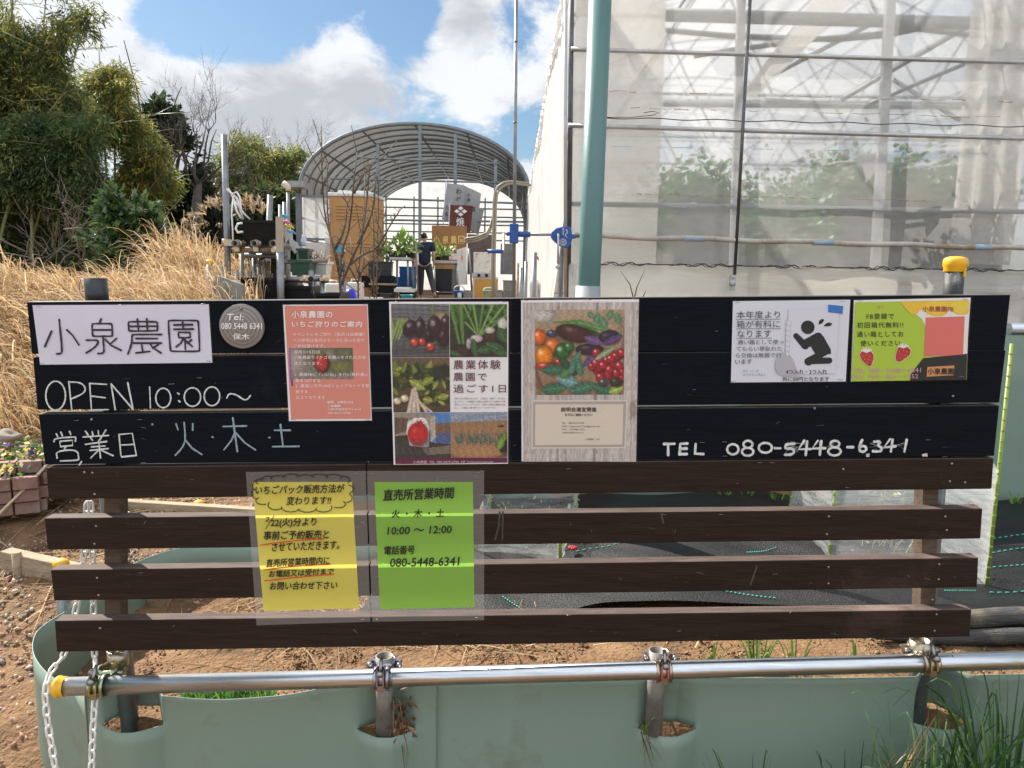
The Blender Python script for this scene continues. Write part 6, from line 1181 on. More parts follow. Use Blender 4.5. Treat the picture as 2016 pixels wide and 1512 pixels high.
b = B(); v = [P(x,y,6.2) for x,y in [(557,440),(566,446),(568,470),(563,478),(558,460)]]; b.poly(v); b.poly([p+V3((.02,.06,-.03)) for p in v]); b.poly([P(x,y,6.4) for x,y in [(574,470),(586,478),(590,492),(580,500),(574,490)]]); tag(b.build('rags', M_white), 'pale cloth rags hanging behind the pale wooden post', 'rags')
# concrete slabs and cap post near grass
M_conc = mat('grey_concrete', (.20,.21,.20), rough=.85, var=.25, vs=8, bump=.2, bs=30)
for k,(x0,x1,yt,Y) in enumerate([(429,441,523,6.0),(462,470,532,6.05),(488,496,532,6.3),(530,537,538,6.4)]):
    a = P((x0+x1)/2, yt, Y); b = B(); b.tube([(a[0],a[1],1.0),(a[0],a[1],a[2])], (x1-x0)/2*Y/FPX, 12); tag(b.build('grey_stake', M_conc), ['stout grey stake left of the tallest steel pole','slim grey stake just right of the tallest steel pole','grey stake under the left pipe end of the rack','short grey stake under the right pipe end of the rack'][k], 'stake', 'grey stakes by the rack')
for k,(x0,x1,yt,sl) in enumerate([(415,436,552,-4),(424,462,548,6),(434,446,570,0),(452,478,556,4)]):
    b = B(); Y = 5.75-.08*k; q = [P(x0,yt-sl,Y),P(x1,yt+sl,Y),P(x1,640,Y),P(x0,640,Y)]; b.hexa([q[3],q[2],q[2]+V3((0,.04,0)),q[3]+V3((0,.04,0)),q[0],q[1],q[1]+V3((0,.04,0)),q[0]+V3((0,.04,0))]); tag(b.build('concrete_slab', M_conc), ['grey slab leaning at the foot of the yellow capped post','broad grey slab leaning before the tallest steel pole','narrow low slab in front of the broad grey slab','grey slab leaning right of the tallest steel pole'][k], 'slab', 'grey slabs by the rack')
q = P(412,520,6.0); cappost((q[0],q[1],1.0), P(412,515,6.0)[2], 'grey capped post at the edge of the dry grass, left of the scaffold rack', .022)
# ------------------------------------------------------------------ portable toilet
ty = 17.0; t = thing('portable_toilet', 'tan plastic portable toilet with pale roof in front of the arched greenhouse', 'portable toilet', (P(695,560,ty)[0],ty,1.08)); x0, x1 = P(648,470,ty)[0], P(735,470,ty)[0]; zt = P(690,386,ty)[2]; M_tan = mat('tan_plastic', (.42,.235,.085), rough=.45, var=.08, vs=3)
zb = 1.08; sx1 = P(757,470,ty+.95)[0]
b = B(); fr_ = [V3((x0,ty,0)),V3((x1,ty,0)),V3((sx1,ty+.95,0)),V3((x0+.25,ty+.95,0))]
up = lambda z: [p+V3((0,0,z)) for p in fr_]; b.hexa(up(zb)+up(zt)); b.build('body', M_tan, t, bevel=.04)
b = B()
for k in range(5): z = zt-.22-k*.07; b.box((x0+.16,ty-.02,z),(x1-.16,ty+.01,z+.035))
for z in (zt-1.02, zt-1.09, zt-1.75): b.box((x0+.03,ty-.018,z),(x1-.03,ty+.01,z+.04))
d = (fr_[2]-fr_[1]); nn_ = V3((d[1],-d[0],0)); nn_ /= np.linalg.norm(nn_)
for z in (zt-.22,zt-.30,zt-.38,zt-1.02,zt-1.09): b.beam(fr_[1]+d*.1+nn_*.01+V3((0,0,z)), fr_[2]-d*.1+nn_*.01+V3((0,0,z)), .03, .04)
for xx in (x0+.06, x1-.06): b.box((xx-.025,ty-.016,zb),(xx+.025,ty+.01,zt-.05))
b.build('ribs', M_tan, t, bevel=.008)
b = B(); c0_ = sum(fr_)/4; q = [c0_+(p-c0_)*1.05 for p in fr_]; q2 = [c0_+(p-c0_)*.72 for p in fr_]; b.hexa([p+V3((0,0,zt-.01)) for p in q]+[p+V3((0,0,zt+.07)) for p in q]); b.hexa([p+V3((0,0,zt+.07)) for p in q2]+[p+V3((0,0,zt+.13)) for p in q2]); b.build('roof', mat('pale_roof', (.62,.63,.62), rough=.5), t, bevel=.02)
b = B(); q = P(668,490,ty-.02); b.box(q+V3((-.09,-.01,-.08)), q+V3((.05,.005,.08))); b.build('sign', mat('blue_sign', (.06,.32,.45), rough=.5), t); b = B(); b.box(q+V3((.06,-.01,-.07)), q+V3((.14,.005,.07))); b.build('sign', M_whpl, t)
# ------------------------------------------------------------------ farm yard: board sign, tables, appliances
ty = 20.0
def bx(px0, y0, px1, y1, Y, d): a, c = P(px0,y1,Y), P(px1,y0,Y); return (a[0],Y,a[2]), (c[0],Y+d,c[2])
sg = thing('farm_board', 'brown board with golden characters standing behind the walking person', 'sign board', P(885,515,ty)); b = B(); b.box(*bx(850,445,919,514,ty,.06)); b.build('panel', mat('brown_board', (.26,.125,.04), rough=.6, var=.12, vs=4), sg)
def ptext(b, txt, px0, y0, px1, y1, Y, bold=.02):
    _fcu.body = txt; _fcu.offset = bold; _fcu.shear = 0; _fcu.space_character = 1; bpy.context.view_layer.update(); e = _fob.evaluated_get(bpy.context.evaluated_depsgraph_get()); me = e.to_mesh(); v = np.array([tuple(q.co) for q in me.vertices]); lo, hi = v.min(0), v.max(0)
    b.add([P(px0+(px1-px0)*(q[0]-lo[0])/(hi[0]-lo[0]), y1-(y1-y0)*(q[1]-lo[1])/(hi[1]-lo[1]), Y) for q in v], [list(p.vertices) for p in me.polygons]); e.to_mesh_clear()
b = B()
for ch, x in zip('小泉農園', (853,871,887,902)): ptext(b, ch, x, 464, x+12.5, 480, ty-.01)
b.build('lettering', mat('gold_paint', (.62,.47,.16), rough=.5), sg); b = B(); ptext(b, 'しま', 876, 491, 893, 501, ty-.01); b.build('lettering', M_white, sg)
M_tabletop = mat('table_top', (.42,.42,.41), rough=.5, var=.1); M_boxdark = mat('charcoal_plastic', (.022,.026,.032), rough=.5, var=.2)
def table(px0, px1, y, yb, Y, d, label, g='steel work tables'):
    a, c = P(px0,y,Y), P(px1,y,Y); zb = P(px0,yb,Y)[2]; t = thing('work_table', label, 'table', ((a[0]+c[0])/2,Y+d/2,zb), g); b = B(); b.box((a[0],Y,a[2]-.06),(c[0],Y+d,a[2])); b.build('top', M_tabletop, t, bevel=.008)
    for x in (a[0]+.04,c[0]-.04):
        for yy in (Y+.04,Y+d-.04): b = B(); b.tube([(x,yy,zb),(x,yy,a[2]-.06)], .022, 8); b.build('leg', M_steel, t)
    b = B(); b.tube([(a[0]+.04,Y+.04,zb+.2),(c[0]-.04,Y+.04,zb+.2)], .018, 6); b.build('stretcher', M_steel, t); return t
table(766,806,506,592,16.6,.9,'steel table carrying planters of leafy greens, left of the walking person'); table(853,902,513,592,18.2,.7,'steel table with small potted plants right of the walking person')
tubthing('planter', 763,799,494,506,16.65,.25,M_boxdark,'charcoal planter full of pale lettuce on the left table',.85); tubthing('planter', 800,815,496,508,16.9,.5,M_boxdark,'end of a charcoal planter beside the person on the left table',.85)
tubthing('planter', 868,884,503,512,18.3,.2,M_boxdark,'charcoal pot with leafy seedlings on the right table',.85); tubthing('planter', 856,868,505,512,18.35,.15,M_blackpl,'black pot nearest the person on the right table',.85)
def veg(px, y, Y, sx_, sz, n, cols, label, ls=.12):
    q = P(px,y,Y); c_ = q+np.c_[RNG.normal(0,sx_,n), RNG.normal(0,.08,n), np.abs(RNG.normal(0,sz,n))]; d = (c_-q+V3((0,0,-.05)))*V3((1,1,1.4))+RNG.normal(0,.03,(n,3)); v,f,c = leaves(c_, d, RNG.normal(size=(n,3)), RNG.uniform(.6,1.3,n)*ls, RNG.uniform(.4,.7,n)*ls, colmix(n,cols,.18)); return tag(mesh_np('leafy_greens', v, f, M_leaf, vc=c, origin=q), label, 'plants', 'leafy plants on the tables')
veg(779,496,16.75,.16,.07,120,[(.30,.42,.10),(.22,.36,.07),(.38,.45,.18)],'pale green lettuce in the charcoal planter'); veg(807,494,17.0,.10,.16,120,[(.14,.27,.07),(.2,.33,.09)],'taller feathery greens beside the person'); veg(758,508,16.9,.06,.08,60,[(.30,.40,.12)],'trailing pale greens at the left end of the table'); veg(790,490,16.8,.05,.13,26,[(.25,.42,.06)],'large bright leaf standing up from the lettuce',.2)
veg(860,503,18.4,.05,.10,70,[(.28,.38,.08),(.2,.3,.06)],'yellowish green plant in the black pot'); veg(877,502,18.4,.08,.07,80,[(.14,.28,.07),(.22,.34,.09)],'leafy seedlings in the charcoal pot')
def crate(px0,y0,px1,y1,Y,d,m,label,name='crate',cat='crate',group=None,ribs=True):
    lo, hi = bx(px0,y0,px1,y1,Y,d); t = thing(name, label, cat, ((lo[0]+hi[0])/2,Y+d/2,lo[2]), group); b = B(); b.tub(((lo[0]+hi[0])/2,Y+d/2), lo[2], hi[2], ((hi[0]-lo[0])/2*.95,d/2*.95), ((hi[0]-lo[0])/2,d/2), .015)
    if ribs:
        for k in range(5): x = lo[0]+(hi[0]-lo[0])*(k+.5)/5; b.box((x-.012,Y-.012,lo[2]+.03),(x+.012,Y+.03,hi[2]-.03))
        b.box((lo[0],Y-.014,(lo[2]+hi[2])/2-.015),(hi[0],Y+.02,(lo[2]+hi[2])/2+.015))
    b.build('shell', m, t); return t
M_crate = mat('blue_crate', (.015,.13,.42), rough=.45, var=.15); 
for k,(q) in enumerate([(786,525,815,548,17.7),(786,548,815,568,17.7),(770,545,786,568,17.6)]): crate(*q,.5,M_crate,['blue crate on top of the stack under the left table','blue crate at the bottom of the stack under the left table','blue crate left of the stack under the left table'][k],group='blue crates under the table')
crate(725,515,768,545,16.4,.4,M_boxdark,'tilted charcoal box on the pile left of the table','bin','box'); crate(742,543,770,560,16.3,.4,M_blackpl,'black box under the tilted charcoal box','bin','box'); crate(732,562,773,590,16.2,.5,M_blackpl,'large black box at the bottom of the pile','bin','box'); crate(712,543,728,566,16.5,.4,M_blackpl,'black box beside the tan toilet','bin','box'); crate(748,578,768,592,15.0,.3,M_boxdark,'small grey bin on the ground left of the table','bin','box'); crate(786,574,816,592,15.5,.4,M_blackpl,'black crate with white sheets on it under the left table','bin','box')
b = B(); lo, hi = bx(726,558,775,561,16.15,.5); b.box(lo, hi); tag(b.build('plank_shelf', M_timber), 'orange brown plank lying on the black box pile', 'plank')
b = B(); lo, hi = bx(775,569,815,575,15.4,.5); b.box(lo,hi,rot=.04); b.box((lo[0]+.05,lo[1]+.05,hi[2]),(hi[0]-.1,hi[1]-.1,hi[2]+.03),rot=-.08); tag(b.build('white_sheets', M_whpl), 'white sheets lying on the black crate', 'sheets')
crate(856,528,890,580,18.3,.5,mat('dark_navy', (.008,.010,.016), rough=.4),'dark bin below the right table','bin','box',ribs=False)
b = B(); b.box(*bx(853,519,897,529,18.25,.4)); tag(b.build('cardboard_box', mat('cardboard', (.36,.23,.11), rough=.8)), 'flat cardboard box under the right table top', 'box')
b = B(); lo, hi = bx(884,501,900,511,18.3,.25); b.box(lo,hi); b.box((lo[0]-.01,lo[1]-.01,hi[2]-.02),(hi[0]+.01,hi[1]+.01,hi[2]+.02)); tag(b.build('small_carton', mat('carton_print', (.6,.5,.47), rough=.6, var=.4, vs=14)), 'small printed carton on the right table', 'carton')
def bucket(px0, px1, yt, yb, Y, m, label, handle=True):
    a, c = P(px0,yt,Y), P(px1,yb,Y); r = (c[0]-a[0])/2; cx = (a[0]+c[0])/2; h = a[2]-c[2]; t = thing('bucket', label, 'bucket', (cx,Y,c[2])); b = B(); b.lathe((cx,Y,c[2]), [(.0001,0),(r*.78,0),(r*.97,h*.95),(r*1.04,h*.95),(r*1.04,h),(r*.95,h),(r*.76,.02),(.0001,.02)], 24); b.build('shell', m, t)
    if handle: b = B(); b.tube([(cx+r*math.cos(t_),Y-r*.5*math.sin(t_),a[2]+.02+r*.75*math.sin(t_)) for t_ in np.linspace(0,math.pi,12)], .012, 6); b.build('handle', M_whpl, t)
    return t
M_bbl = mat('bright_blue', (.02,.22,.62), rough=.4, var=.08); bucket(894,914,572,591,16.0,M_bbl,'bright blue bucket with white handle in front of the right table'); bucket(788,814,580,592,14.8,mat('cyan_plastic', (.04,.45,.60), rough=.4),'shallow cyan basin on the ground below the left table',False)
b = B(); q = P(904,581,15.8); b.box(q+V3((-.03,-.02,-.05)), q+V3((.05,.0,.05))); tag(b.build('bucket_sticker', M_whpl), 'white sticker on the front of the bright blue bucket', 'sticker')
q = P(690,582,8.6); t = thing('blue_ball_can', 'vivid blue rounded watering can behind the bare fruit trees', 'watering can', q-V3((0,0,.15))); b = B(); b.lathe(q-V3((0,0,.12)), [(.0001,0),(.065,0),(.072,.06),(.06,.15),(.035,.19),(.0001,.195)], 20); b.build('body', mat('vivid_blue', (.004,.012,.62), rough=.4), t); b = B(); b.tube([q+V3((-.05,0,.02)),q+V3((-.10,0,.03)),q+V3((-.09,0,-.06)),q+V3((-.06,0,-.08))], .01, 8); b.build('handle', mat('vivid_blue_grip', (.004,.012,.5), rough=.4), t)
for k,(x0,x1,yt,Y) in enumerate([(640,667,558,11.5),(681,712,556,11.8)]):
    lo, hi = bx(x0,yt,x1,600,Y,.22); t = thing('jerry_can', ['white jerry can left of the fruit tree trunk','white jerry can right of the fruit tree trunk'][k], 'jerry can', ((lo[0]+hi[0])/2,Y,lo[2]), 'white jerry cans'); b = B(); b.box(lo,hi); b.build('body', M_whpl, t, bevel=.03); b = B(); cx = (lo[0]+hi[0])/2; b.tube([(cx-.06,Y+.1,hi[2]-.01),(cx-.05,Y+.1,hi[2]+.04),(cx+.05,Y+.1,hi[2]+.04),(cx+.06,Y+.1,hi[2]-.01)],.012,6); b.build('handle', M_whpl, t)
lo, hi = bx(716,586,745,592,13.5,.3); b = B(); b.tub(((lo[0]+hi[0])/2,13.65), lo[2], hi[2], (.12,.14), (.15,.16), .01); tag(b.build('white_tray', M_whpl), 'low white tray on the ground left of the table', 'tray')
# leaning foam panel, stove, cabinet
b = B(); q = [P(899,492,18.0),P(917,486,18.0),P(918,560,18.0),P(903,561,18.0)]; b.hexa([q[3],q[2],q[2]+V3((.02,.06,0)),q[3]+V3((.02,.06,0)),q[0],q[1],q[1]+V3((.02,.06,0)),q[0]+V3((.02,.06,0))]); fp = thing('foam_sheet', 'tall white panel with an orange mark leaning beside the right table', 'panel', (q[3]+q[2])/2); b.build('board', mat('white_board', (.62,.63,.62), rough=.5, var=.08), fp); b = B(); b.box(P(908,512,17.97), P(911,503,17.98)); b.box(P(908.6,500,17.97), P(910,493,17.98)); b.build('mark', mat('orange_mark', (.7,.25,.06), rough=.6), fp)
b = B(); b.tube([P(923,489,17.9),P(930,585,17.9)], .022, 8); tag(b.build('leaning_pipe', M_steel), 'steel pipe leaning between the white panel and the orange cabinet', 'pipe')
t = thing('rusty_plate', 'white enamel plate with brown rust patches standing on the steel stove', 'plate', P(950,537,17.9)); b = B(); lo, hi = bx(932,497,967,537,17.9,.05); b.box(lo,hi); b.build('plate', mat('rusted_enamel', (.66,.63,.57), rough=.5, var=.06, dirt=(.10,.04,.02), dirt_s=5, dirt_t=.52), t, bevel=.01)
t = thing('gas_stove', 'flat steel stove on the orange cabinet', 'stove', P(953,546,17.8)); b = B(); lo, hi = bx(929,538,975,546,17.8,.5); b.box(lo,hi); b.build('body', M_tabletop, t, bevel=.01); b = B()
for x in (943,958): b.lathe(P(x,542,17.79), [(.0001,.03),(.035,.03),(.035,0)], 14, ax=(0,-1,0))
b.build('knob', M_blackpl, t)
t = thing('orange_cabinet', 'white framed cabinet with orange front at the back right', 'cabinet', P(955,592,17.8)); b = B(); lo, hi = bx(930,546,980,595,17.82,.5); b.box(lo,hi); b.build('frame', M_whpl, t, bevel=.008); lo, hi = bx(934,550,980,593,17.80,.05); b = B(); b.box(lo,hi); b.build('front', mat('orange_panel', (.52,.26,.045), rough=.45, var=.08), t)
q = P(962,574,15.5); t = thing('teal_basket', 'pale teal plastic basket near the orange cabinet', 'basket', q-V3((0,0,.12))); b = B(); b.lathe(q-V3((0,0,.12)), [(.0001,0),(.09,0),(.11,.13),(.12,.13),(.11,.15)], 18); b.build('shell', mat('pale_teal', (.35,.55,.50), rough=.45), t); b = B(); b.tube([q+V3((.11*math.cos(a),0,.02+.06*math.sin(a))) for a in np.linspace(0,math.pi,10)], .01, 6); b.build('handle', mat('pale_teal_handle', (.4,.6,.55), rough=.45), t)
crate(973,571,988,590,15.4,.25,mat('mid_grey_plastic', (.22,.22,.21), rough=.6),'grey bin in front of the orange cabinet','bin','box'); crate(990,552,1018,590,16.5,.5,mat('warm_grey', (.20,.20,.20), rough=.6),'grey lidded bin right of the orange cabinet','bin','box'); crate(912,575,927,590,15.8,.3,mat('grey_box', (.2,.2,.2), rough=.6),'small grey box beside the bright blue bucket','bin','box')
b = B(); b.box(*bx(1040,548,1062,600,9.0,.4)); tag(b.build('white_sack', mat('white_sack', (.6,.58,.53), rough=.8, bump=.5, bs=9), bevel=.06), 'white sack against the greenhouse side wall', 'sack')
b = B(); b.box(*bx(985,480,1012,540,21.0,.1)); tag(b.build('backing_sheet', M_conc), 'grey panel standing behind the orange cabinet', 'panel')
b = B(); b.box(*bx(920,462,968,540,21.2,.1)); tag(b.build('brown_tarp', mat('brown_sheet', (.12,.085,.07), rough=.5, bump=.5, bs=5)), 'dark brown sheet hanging behind the rusty enamel plate', 'sheet')
b = B(); b.box(*bx(640,468,654,500,21.5,.1)); b.box(*bx(596,478,650,560,21.6,.1)); tag(b.build('grey_skirting', M_wallf), 'pale film skirt below the left bay of the arched greenhouse', 'film skirt')
# stakes by the right greenhouse
for k,(x,yt,Y,r) in enumerate([(1053,497,6.2,.019),(1036,515,6.6,.014),(1026,527,7.2,.013),(1020,518,8.0,.014),(1012,535,8.5,.012)]): a = P(x,yt,Y); b = B(); b.tube([(a[0],a[1],.95),a], r, 12); tag(b.build('steel_stake', M_steel if k != 3 else M_timber), ['tallest steel stake with a red rag beside the side wall','second steel stake next to the tallest one','thin steel stake right of the crank pipe','wooden stake right of the crank pipe','thinnest steel stake close behind the crank pipe'][k], 'stake', 'stakes beside the greenhouse side wall')
b = B(); q = P(1055,503,6.17); b.poly([q,q+V3((.02,0,-.01)),q+V3((.028,0,-.04)),q+V3((.012,0,-.03))]); tag(b.build('red_rag', mat('red_cloth', (.45,.06,.03), rough=.8)), 'tiny red rag tied to the tallest steel stake', 'rag')
# beige conduit loop
M_beige = mat('beige_conduit', (.27,.245,.18), rough=.5, var=.1)
t = thing('conduit_loop', 'pair of beige conduits rising and bending over towards the greenhouse side wall', 'conduit', P(972,570,12)); 
for d in (0, 5):
    b = B(); b.tube([P(970+d,600,12)]+[P(x+d*.9,y+d*.8,12) for x,y in [(969,520),(971,440),(972,400),(974,380),(980,367),(992,359),(1006,357),(1041,361)]], .017, 10); b.build('pipe', M_beige, t)
b = B()
for d in (0,4,8): b.tube([P(x,y+d,16.5) for x,y in [(915,470),(940,466),(958,458),(966,445),(968,430)]], .02, 6)
tag(b.build('cables', M_beige), 'pale cables sagging behind the brown sheet to the conduits', 'cables')
# banners
def banner(pts, Y, m, label, txts, tcol):
    q = [P(x,y,Y) for x,y in pts]; t = thing('banner', label, 'banner', P(sum(p[0] for p in pts)/len(pts), max(p[1] for p in pts), Y), 'tall cloth banners'); b = B(); n = 8; v = []
    for j in range(n+1):
        for i in range(n+1): u, w = i/n, j/n; p = (q[0]*(1-u)+q[1]*u)*(1-w)+(q[3]*(1-u)+q[2]*u)*w; v.append(p+V3((0,.05*math.sin(u*7+w*4),0)))
    b.add(v, [(j*(n+1)+i,(j+1)*(n+1)+i,(j+1)*(n+1)+i+1,j*(n+1)+i+1) for j in range(n) for i in range(n)], None, True); b.build('cloth', m, t)
    b = B(); b.tube([q[0]+V3((-.03,.02,.05)), q[3]+V3((-.03,.02,-1.2))], .012, 6); b.build('pole', M_whpl, t)
    b = B()
    for s_,x0,y0,x1,y1 in txts: ptext(b, s_, x0,y0,x1,y1, Y-.08, .01)
    if txts: b.build('lettering', tcol, t)
M_ink = mat('banner_ink', (.02,.02,.025), rough=.8); M_cloth = mat('banner_cloth', (.40,.41,.43), rough=.8, var=.06, transl=.3); M_redcl = mat('dark_red_cloth', (.15,.045,.04), rough=.8, var=.1, transl=.2)
banner([(880,360),(915,365),(911,438),(870,432)],21.6,M_cloth,'white banner farthest left with large hiragana above the brown board',[('わ',898,371,909,382),('が',898,387,907,395),('た',877,404,884,413),('ま',876,416,882,426)],M_ink)
banner([(914,365),(947,381),(938,458),(905,440)],21.9,M_cloth,'white tilted banner right of the dark red one',[('小',918,380,926,388),('泉',919,390,926,397),('農',930,407,936,417)],M_ink)
banner([(922,408),(953,412),(942,462),(915,450)],22.1,M_cloth,'lowest white banner behind the board and the dark red banner',[('わ',934,420,942,431),('が',932,436,939,444)],M_ink)
banner([(887,403),(931,405),(926,460),(884,455)],21.3,M_redcl,'dark red banner with a white diamond crest',[('焼',898,428,914,446)],M_white)
b = B(); c_ = P(907,416,21.2)
for dx, dz in ((0,.08),(0,-.08),(.1,0),(-.1,0)): b.poly([c_+V3((dx,0,dz+.055)),c_+V3((dx+.075,0,dz)),c_+V3((dx,0,dz-.055)),c_+V3((dx-.075,0,dz))])
o = b.build('crest', M_white, next(x for x in bpy.data.objects if x.get('label','').startswith('dark red banner')))
# ------------------------------------------------------------------ person
M_skin = mat('skin', (.42,.24,.17), rough=.55, var=.06); M_navy = mat('navy_cotton', (.010,.016,.040), rough=.85, var=.2, vs=20); M_trous = mat('grey_trousers', (.055,.058,.062), rough=.85, var=.2, vs=14); M_hair = mat('black_hair', (.008,.008,.009), rough=.5, var=.3, vs=50); M_shoe = mat('dark_shoe', (.03,.028,.028), rough=.6)
py = 18.0; pf = P(836,592,py); ph = (P(825,455,py)-P(825,590,py))[2]; k_ = ph/1.70
pe = thing('person', 'person seen from behind in navy t-shirt and grey trousers walking past the tables', 'person', (pf[0],py,pf[2]))
def skin(name, m, nodes, edges, par, root=0, sub=2):
    me = bpy.data.meshes.new(name); me.from_pydata([(x*k_*1.12,y*k_,z*k_) for x,y,z,r in nodes], edges, []); o = bpy.data.objects.new(name, me); COL.objects.link(o); o.parent = par
    sk = o.modifiers.new('skin','SKIN'); sk.use_smooth_shade = True; lay = me.skin_vertices[0].data
    for i,(x,y,z,r) in enumerate(nodes): rr = r if hasattr(r,'__len__') else (r,r); lay[i].radius = (rr[0]*k_,rr[1]*k_); lay[i].use_root = (i == root)
    sd = o.modifiers.new('sub','SUBSURF'); sd.levels = sub; sd.render_levels = sub; me.materials.append(m); return o
# body: pelvis, spine, neck, head, arms with hands, striding legs (right leg pushing off behind)
nd = [(0,0,.92,(.145,.10)),(0,-.01,1.08,(.125,.09)),(-.01,-.01,1.25,(.15,.10)),(-.01,.0,1.38,(.13,.09)),(-.015,.0,1.47,.05),(-.02,.02,1.55,(.07,.085)),(-.02,.02,1.64,(.068,.085)),
 (-.19,.0,1.40,.055),(-.225,.03,1.13,.042),(-.205,-.03,.90,.028),(-.20,-.045,.84,(.035,.018)),
 (.17,.0,1.40,.055),(.205,-.04,1.14,.042),(.20,.04,.92,.028),(.195,.06,.86,(.035,.018)),
 (-.085,.0,.86,.085),(-.09,.10,.50,.055),(-.10,.10,.09,.036),(-.10,.17,.03,.032),
 (.085,.0,.86,.085),(.15,.02,.50,.055),(.26,-.30,.16,.036),(.27,-.24,.06,.032)]
ed = [(0,1),(1,2),(2,3),(3,4),(4,5),(5,6),(3,7),(7,8),(8,9),(9,10),(3,11),(11,12),(12,13),(13,14),(0,15),(15,16),(16,17),(17,18),(0,19),(19,20),(20,21),(21,22)]
for w_,sx_ in ((10,-1),(14,1)):
    bx_,by_,bz_,_ = nd[w_]
    for j,(dy,L) in enumerate([(-.026,.062),(-.009,.075),(.009,.072),(.026,.056)]):
        i0 = len(nd); nd += [(bx_-sx_*.004,by_+dy,bz_-.045,.009),(bx_-sx_*.014,by_+dy,bz_-.045-L*.55,.008),(bx_-sx_*.03,by_+dy,bz_-.045-L,.007)]; ed += [(w_,i0),(i0,i0+1),(i0+1,i0+2)]
    i0 = len(nd); nd += [(bx_-sx_*.02,by_+.038,bz_-.01,.010),(bx_-sx_*.03,by_+.045,bz_-.05,.008)]; ed += [(w_,i0),(i0,i0+1)]
skin('body', M_skin, nd, ed, pe)
skin('t_shirt', M_navy, [(0,0,.84,(.172,.135)),(0,-.01,1.05,(.165,.128)),(-.01,-.01,1.25,(.178,.125)),(-.01,0,1.38,(.158,.11)),(-.013,0,1.445,(.075,.07)),(-.19,0,1.40,.082),(-.222,.022,1.20,.066),(.17,0,1.40,.082),(.20,-.025,1.20,.066)], [(0,1),(1,2),(2,3),(3,4),(3,5),(5,6),(3,7),(7,8)], pe)
skin('trousers', M_trous, [(0,0,.95,(.155,.115)),(-.085,0,.84,.105),(-.09,.10,.50,.078),(-.10,.10,.12,.062),(.085,0,.84,.105),(.15,.02,.50,.078),(.25,-.27,.20,.062)], [(0,1),(1,2),(2,3),(0,4),(4,5),(5,6)], pe)
skin('hair', M_hair, [(-.02,-.02,1.53,(.082,.075)),(-.02,-.015,1.62,(.088,.095)),(-.02,.0,1.69,(.07,.08))], [(0,1),(1,2)], pe)
skin('shoe', M_shoe, [(-.10,.06,.035,.042),(-.10,.16,.03,.042),(-.10,.22,.025,.03)], [(0,1),(1,2)], pe); skin('shoe', M_shoe, [(.265,-.32,.10,.042),(.27,-.25,.05,.042),(.275,-.20,.025,.03)], [(0,1),(1,2)], pe)
for sx_ in (-1,1):
    b = B(); c_ = V3(wl(pe))+V3((-.02*k_+sx_*.078*k_,.02*k_,1.58*k_)); b.lathe(c_, [(.0001,-.012),(.022,-.006),(.026,.006),(.012,.012),(.0001,.010)], 12, ax=(sx_,-.5,0)); b.build('ear', M_skin, pe)
# ------------------------------------------------------------------ vegetation
M_bark = mat('bark', (.085,.065,.048), rough=.9, var=.35, vs=8, bump=.5, bs=18); M_twig = mat('grey_twig', (.15,.125,.105), rough=.85, var=.3, vs=10)
M_foli = leafmat('tree_foliage', .5, .5, .35)
def sprays(blobs, nspray, per, size, spread, cols, droop, lw, seed, shell=.45):
    r = np.random.default_rng(seed); vol = np.array([b[1][0]*b[1][1]*b[1][2] for b in blobs]); pk = r.choice(len(blobs), nspray, p=vol**.75/np.sum(vol**.75))
    d = nrm(r.normal(size=(nspray,3))); rr = r.uniform(0,1,nspray)**shell; C_ = np.array([b[0] for b in blobs])[pk]; Rr = np.array([b[1] for b in blobs])[pk]
    c = C_+d*rr[:,None]*Rr; nz = np.sin(c[:,0]*2.6+seed)*np.sin(c[:,2]*3.1+seed*2); keep = nz > -.22; c, d, pk = c[keep], d[keep], pk[keep]; n = len(c)
    sd = nrm(d*np.array([1,1,.5])+r.normal(0,.35,(n,3))+V3((0,0,-droop))); pal = np.array(cols); pc = pal[r.integers(0,len(pal),n)]*(1+.22*r.normal(size=(n,1))).clip(.4,1.7)
    t = r.uniform(-1,1,(n,per,1)); lc = c[:,None,:]+sd[:,None,:]*t*spread+r.normal(0,spread*.28,(n,per,3)); ld = nrm(sd[:,None,:]+r.normal(0,.55,(n,per,3))+V3((0,0,-droop*.5)))
    cc = (pc[:,None,:]*(1+.15*r.normal(size=(n,per,1))).clip(.5,1.5)).reshape(-1,3).clip(.004,.9); l = size*r.uniform(.6,1.3,n*per)
    return leaves(lc.reshape(-1,3), ld.reshape(-1,3), r.normal(size=(n*per,3)), l, l*lw, cc)
def limbs(b, base, top, r0, r1, rng, depth, nbr, spread, wob=.06, kids=None, n=6):
    pts = [V3(base)]; k = 5
    for i in range(1, k+1): pts.append(V3(base)+(V3(top)-V3(base))*i/k+rng.normal(0, wob, 3)*np.linalg.norm(V3(top)-V3(base))*.5*(i < k))
    rs = np.linspace(r0, r1, k+1); b.tube(pts, rs, n)
    if depth <= 0: return
    L = np.linalg.norm(V3(top)-V3(base)); ax = (V3(top)-V3(base))/L
    for q in range(nbr):
        t = rng.uniform(.35, 1.0); i = min(k-1, int(t*k)); p = pts[i]+(pts[i+1]-pts[i])*(t*k-i); dd = nrm(ax*.8+rng.normal(0, spread, 3)+V3((0,0,.25))); l = L*rng.uniform(.35,.7)
        limbs(b, p, p+dd*l, max(r1, np.interp(t,[0,1],[r0,r1])*.65), r1*.5, rng, depth-1, nbr, spread, wob, n=max(3,n-1))
def bl(px, py, Y, rx, rz, ry=None): p = P(px, py, Y); return (p, (rx*Y/FPX, (ry or rx)*Y/FPX, rz*Y/FPX))
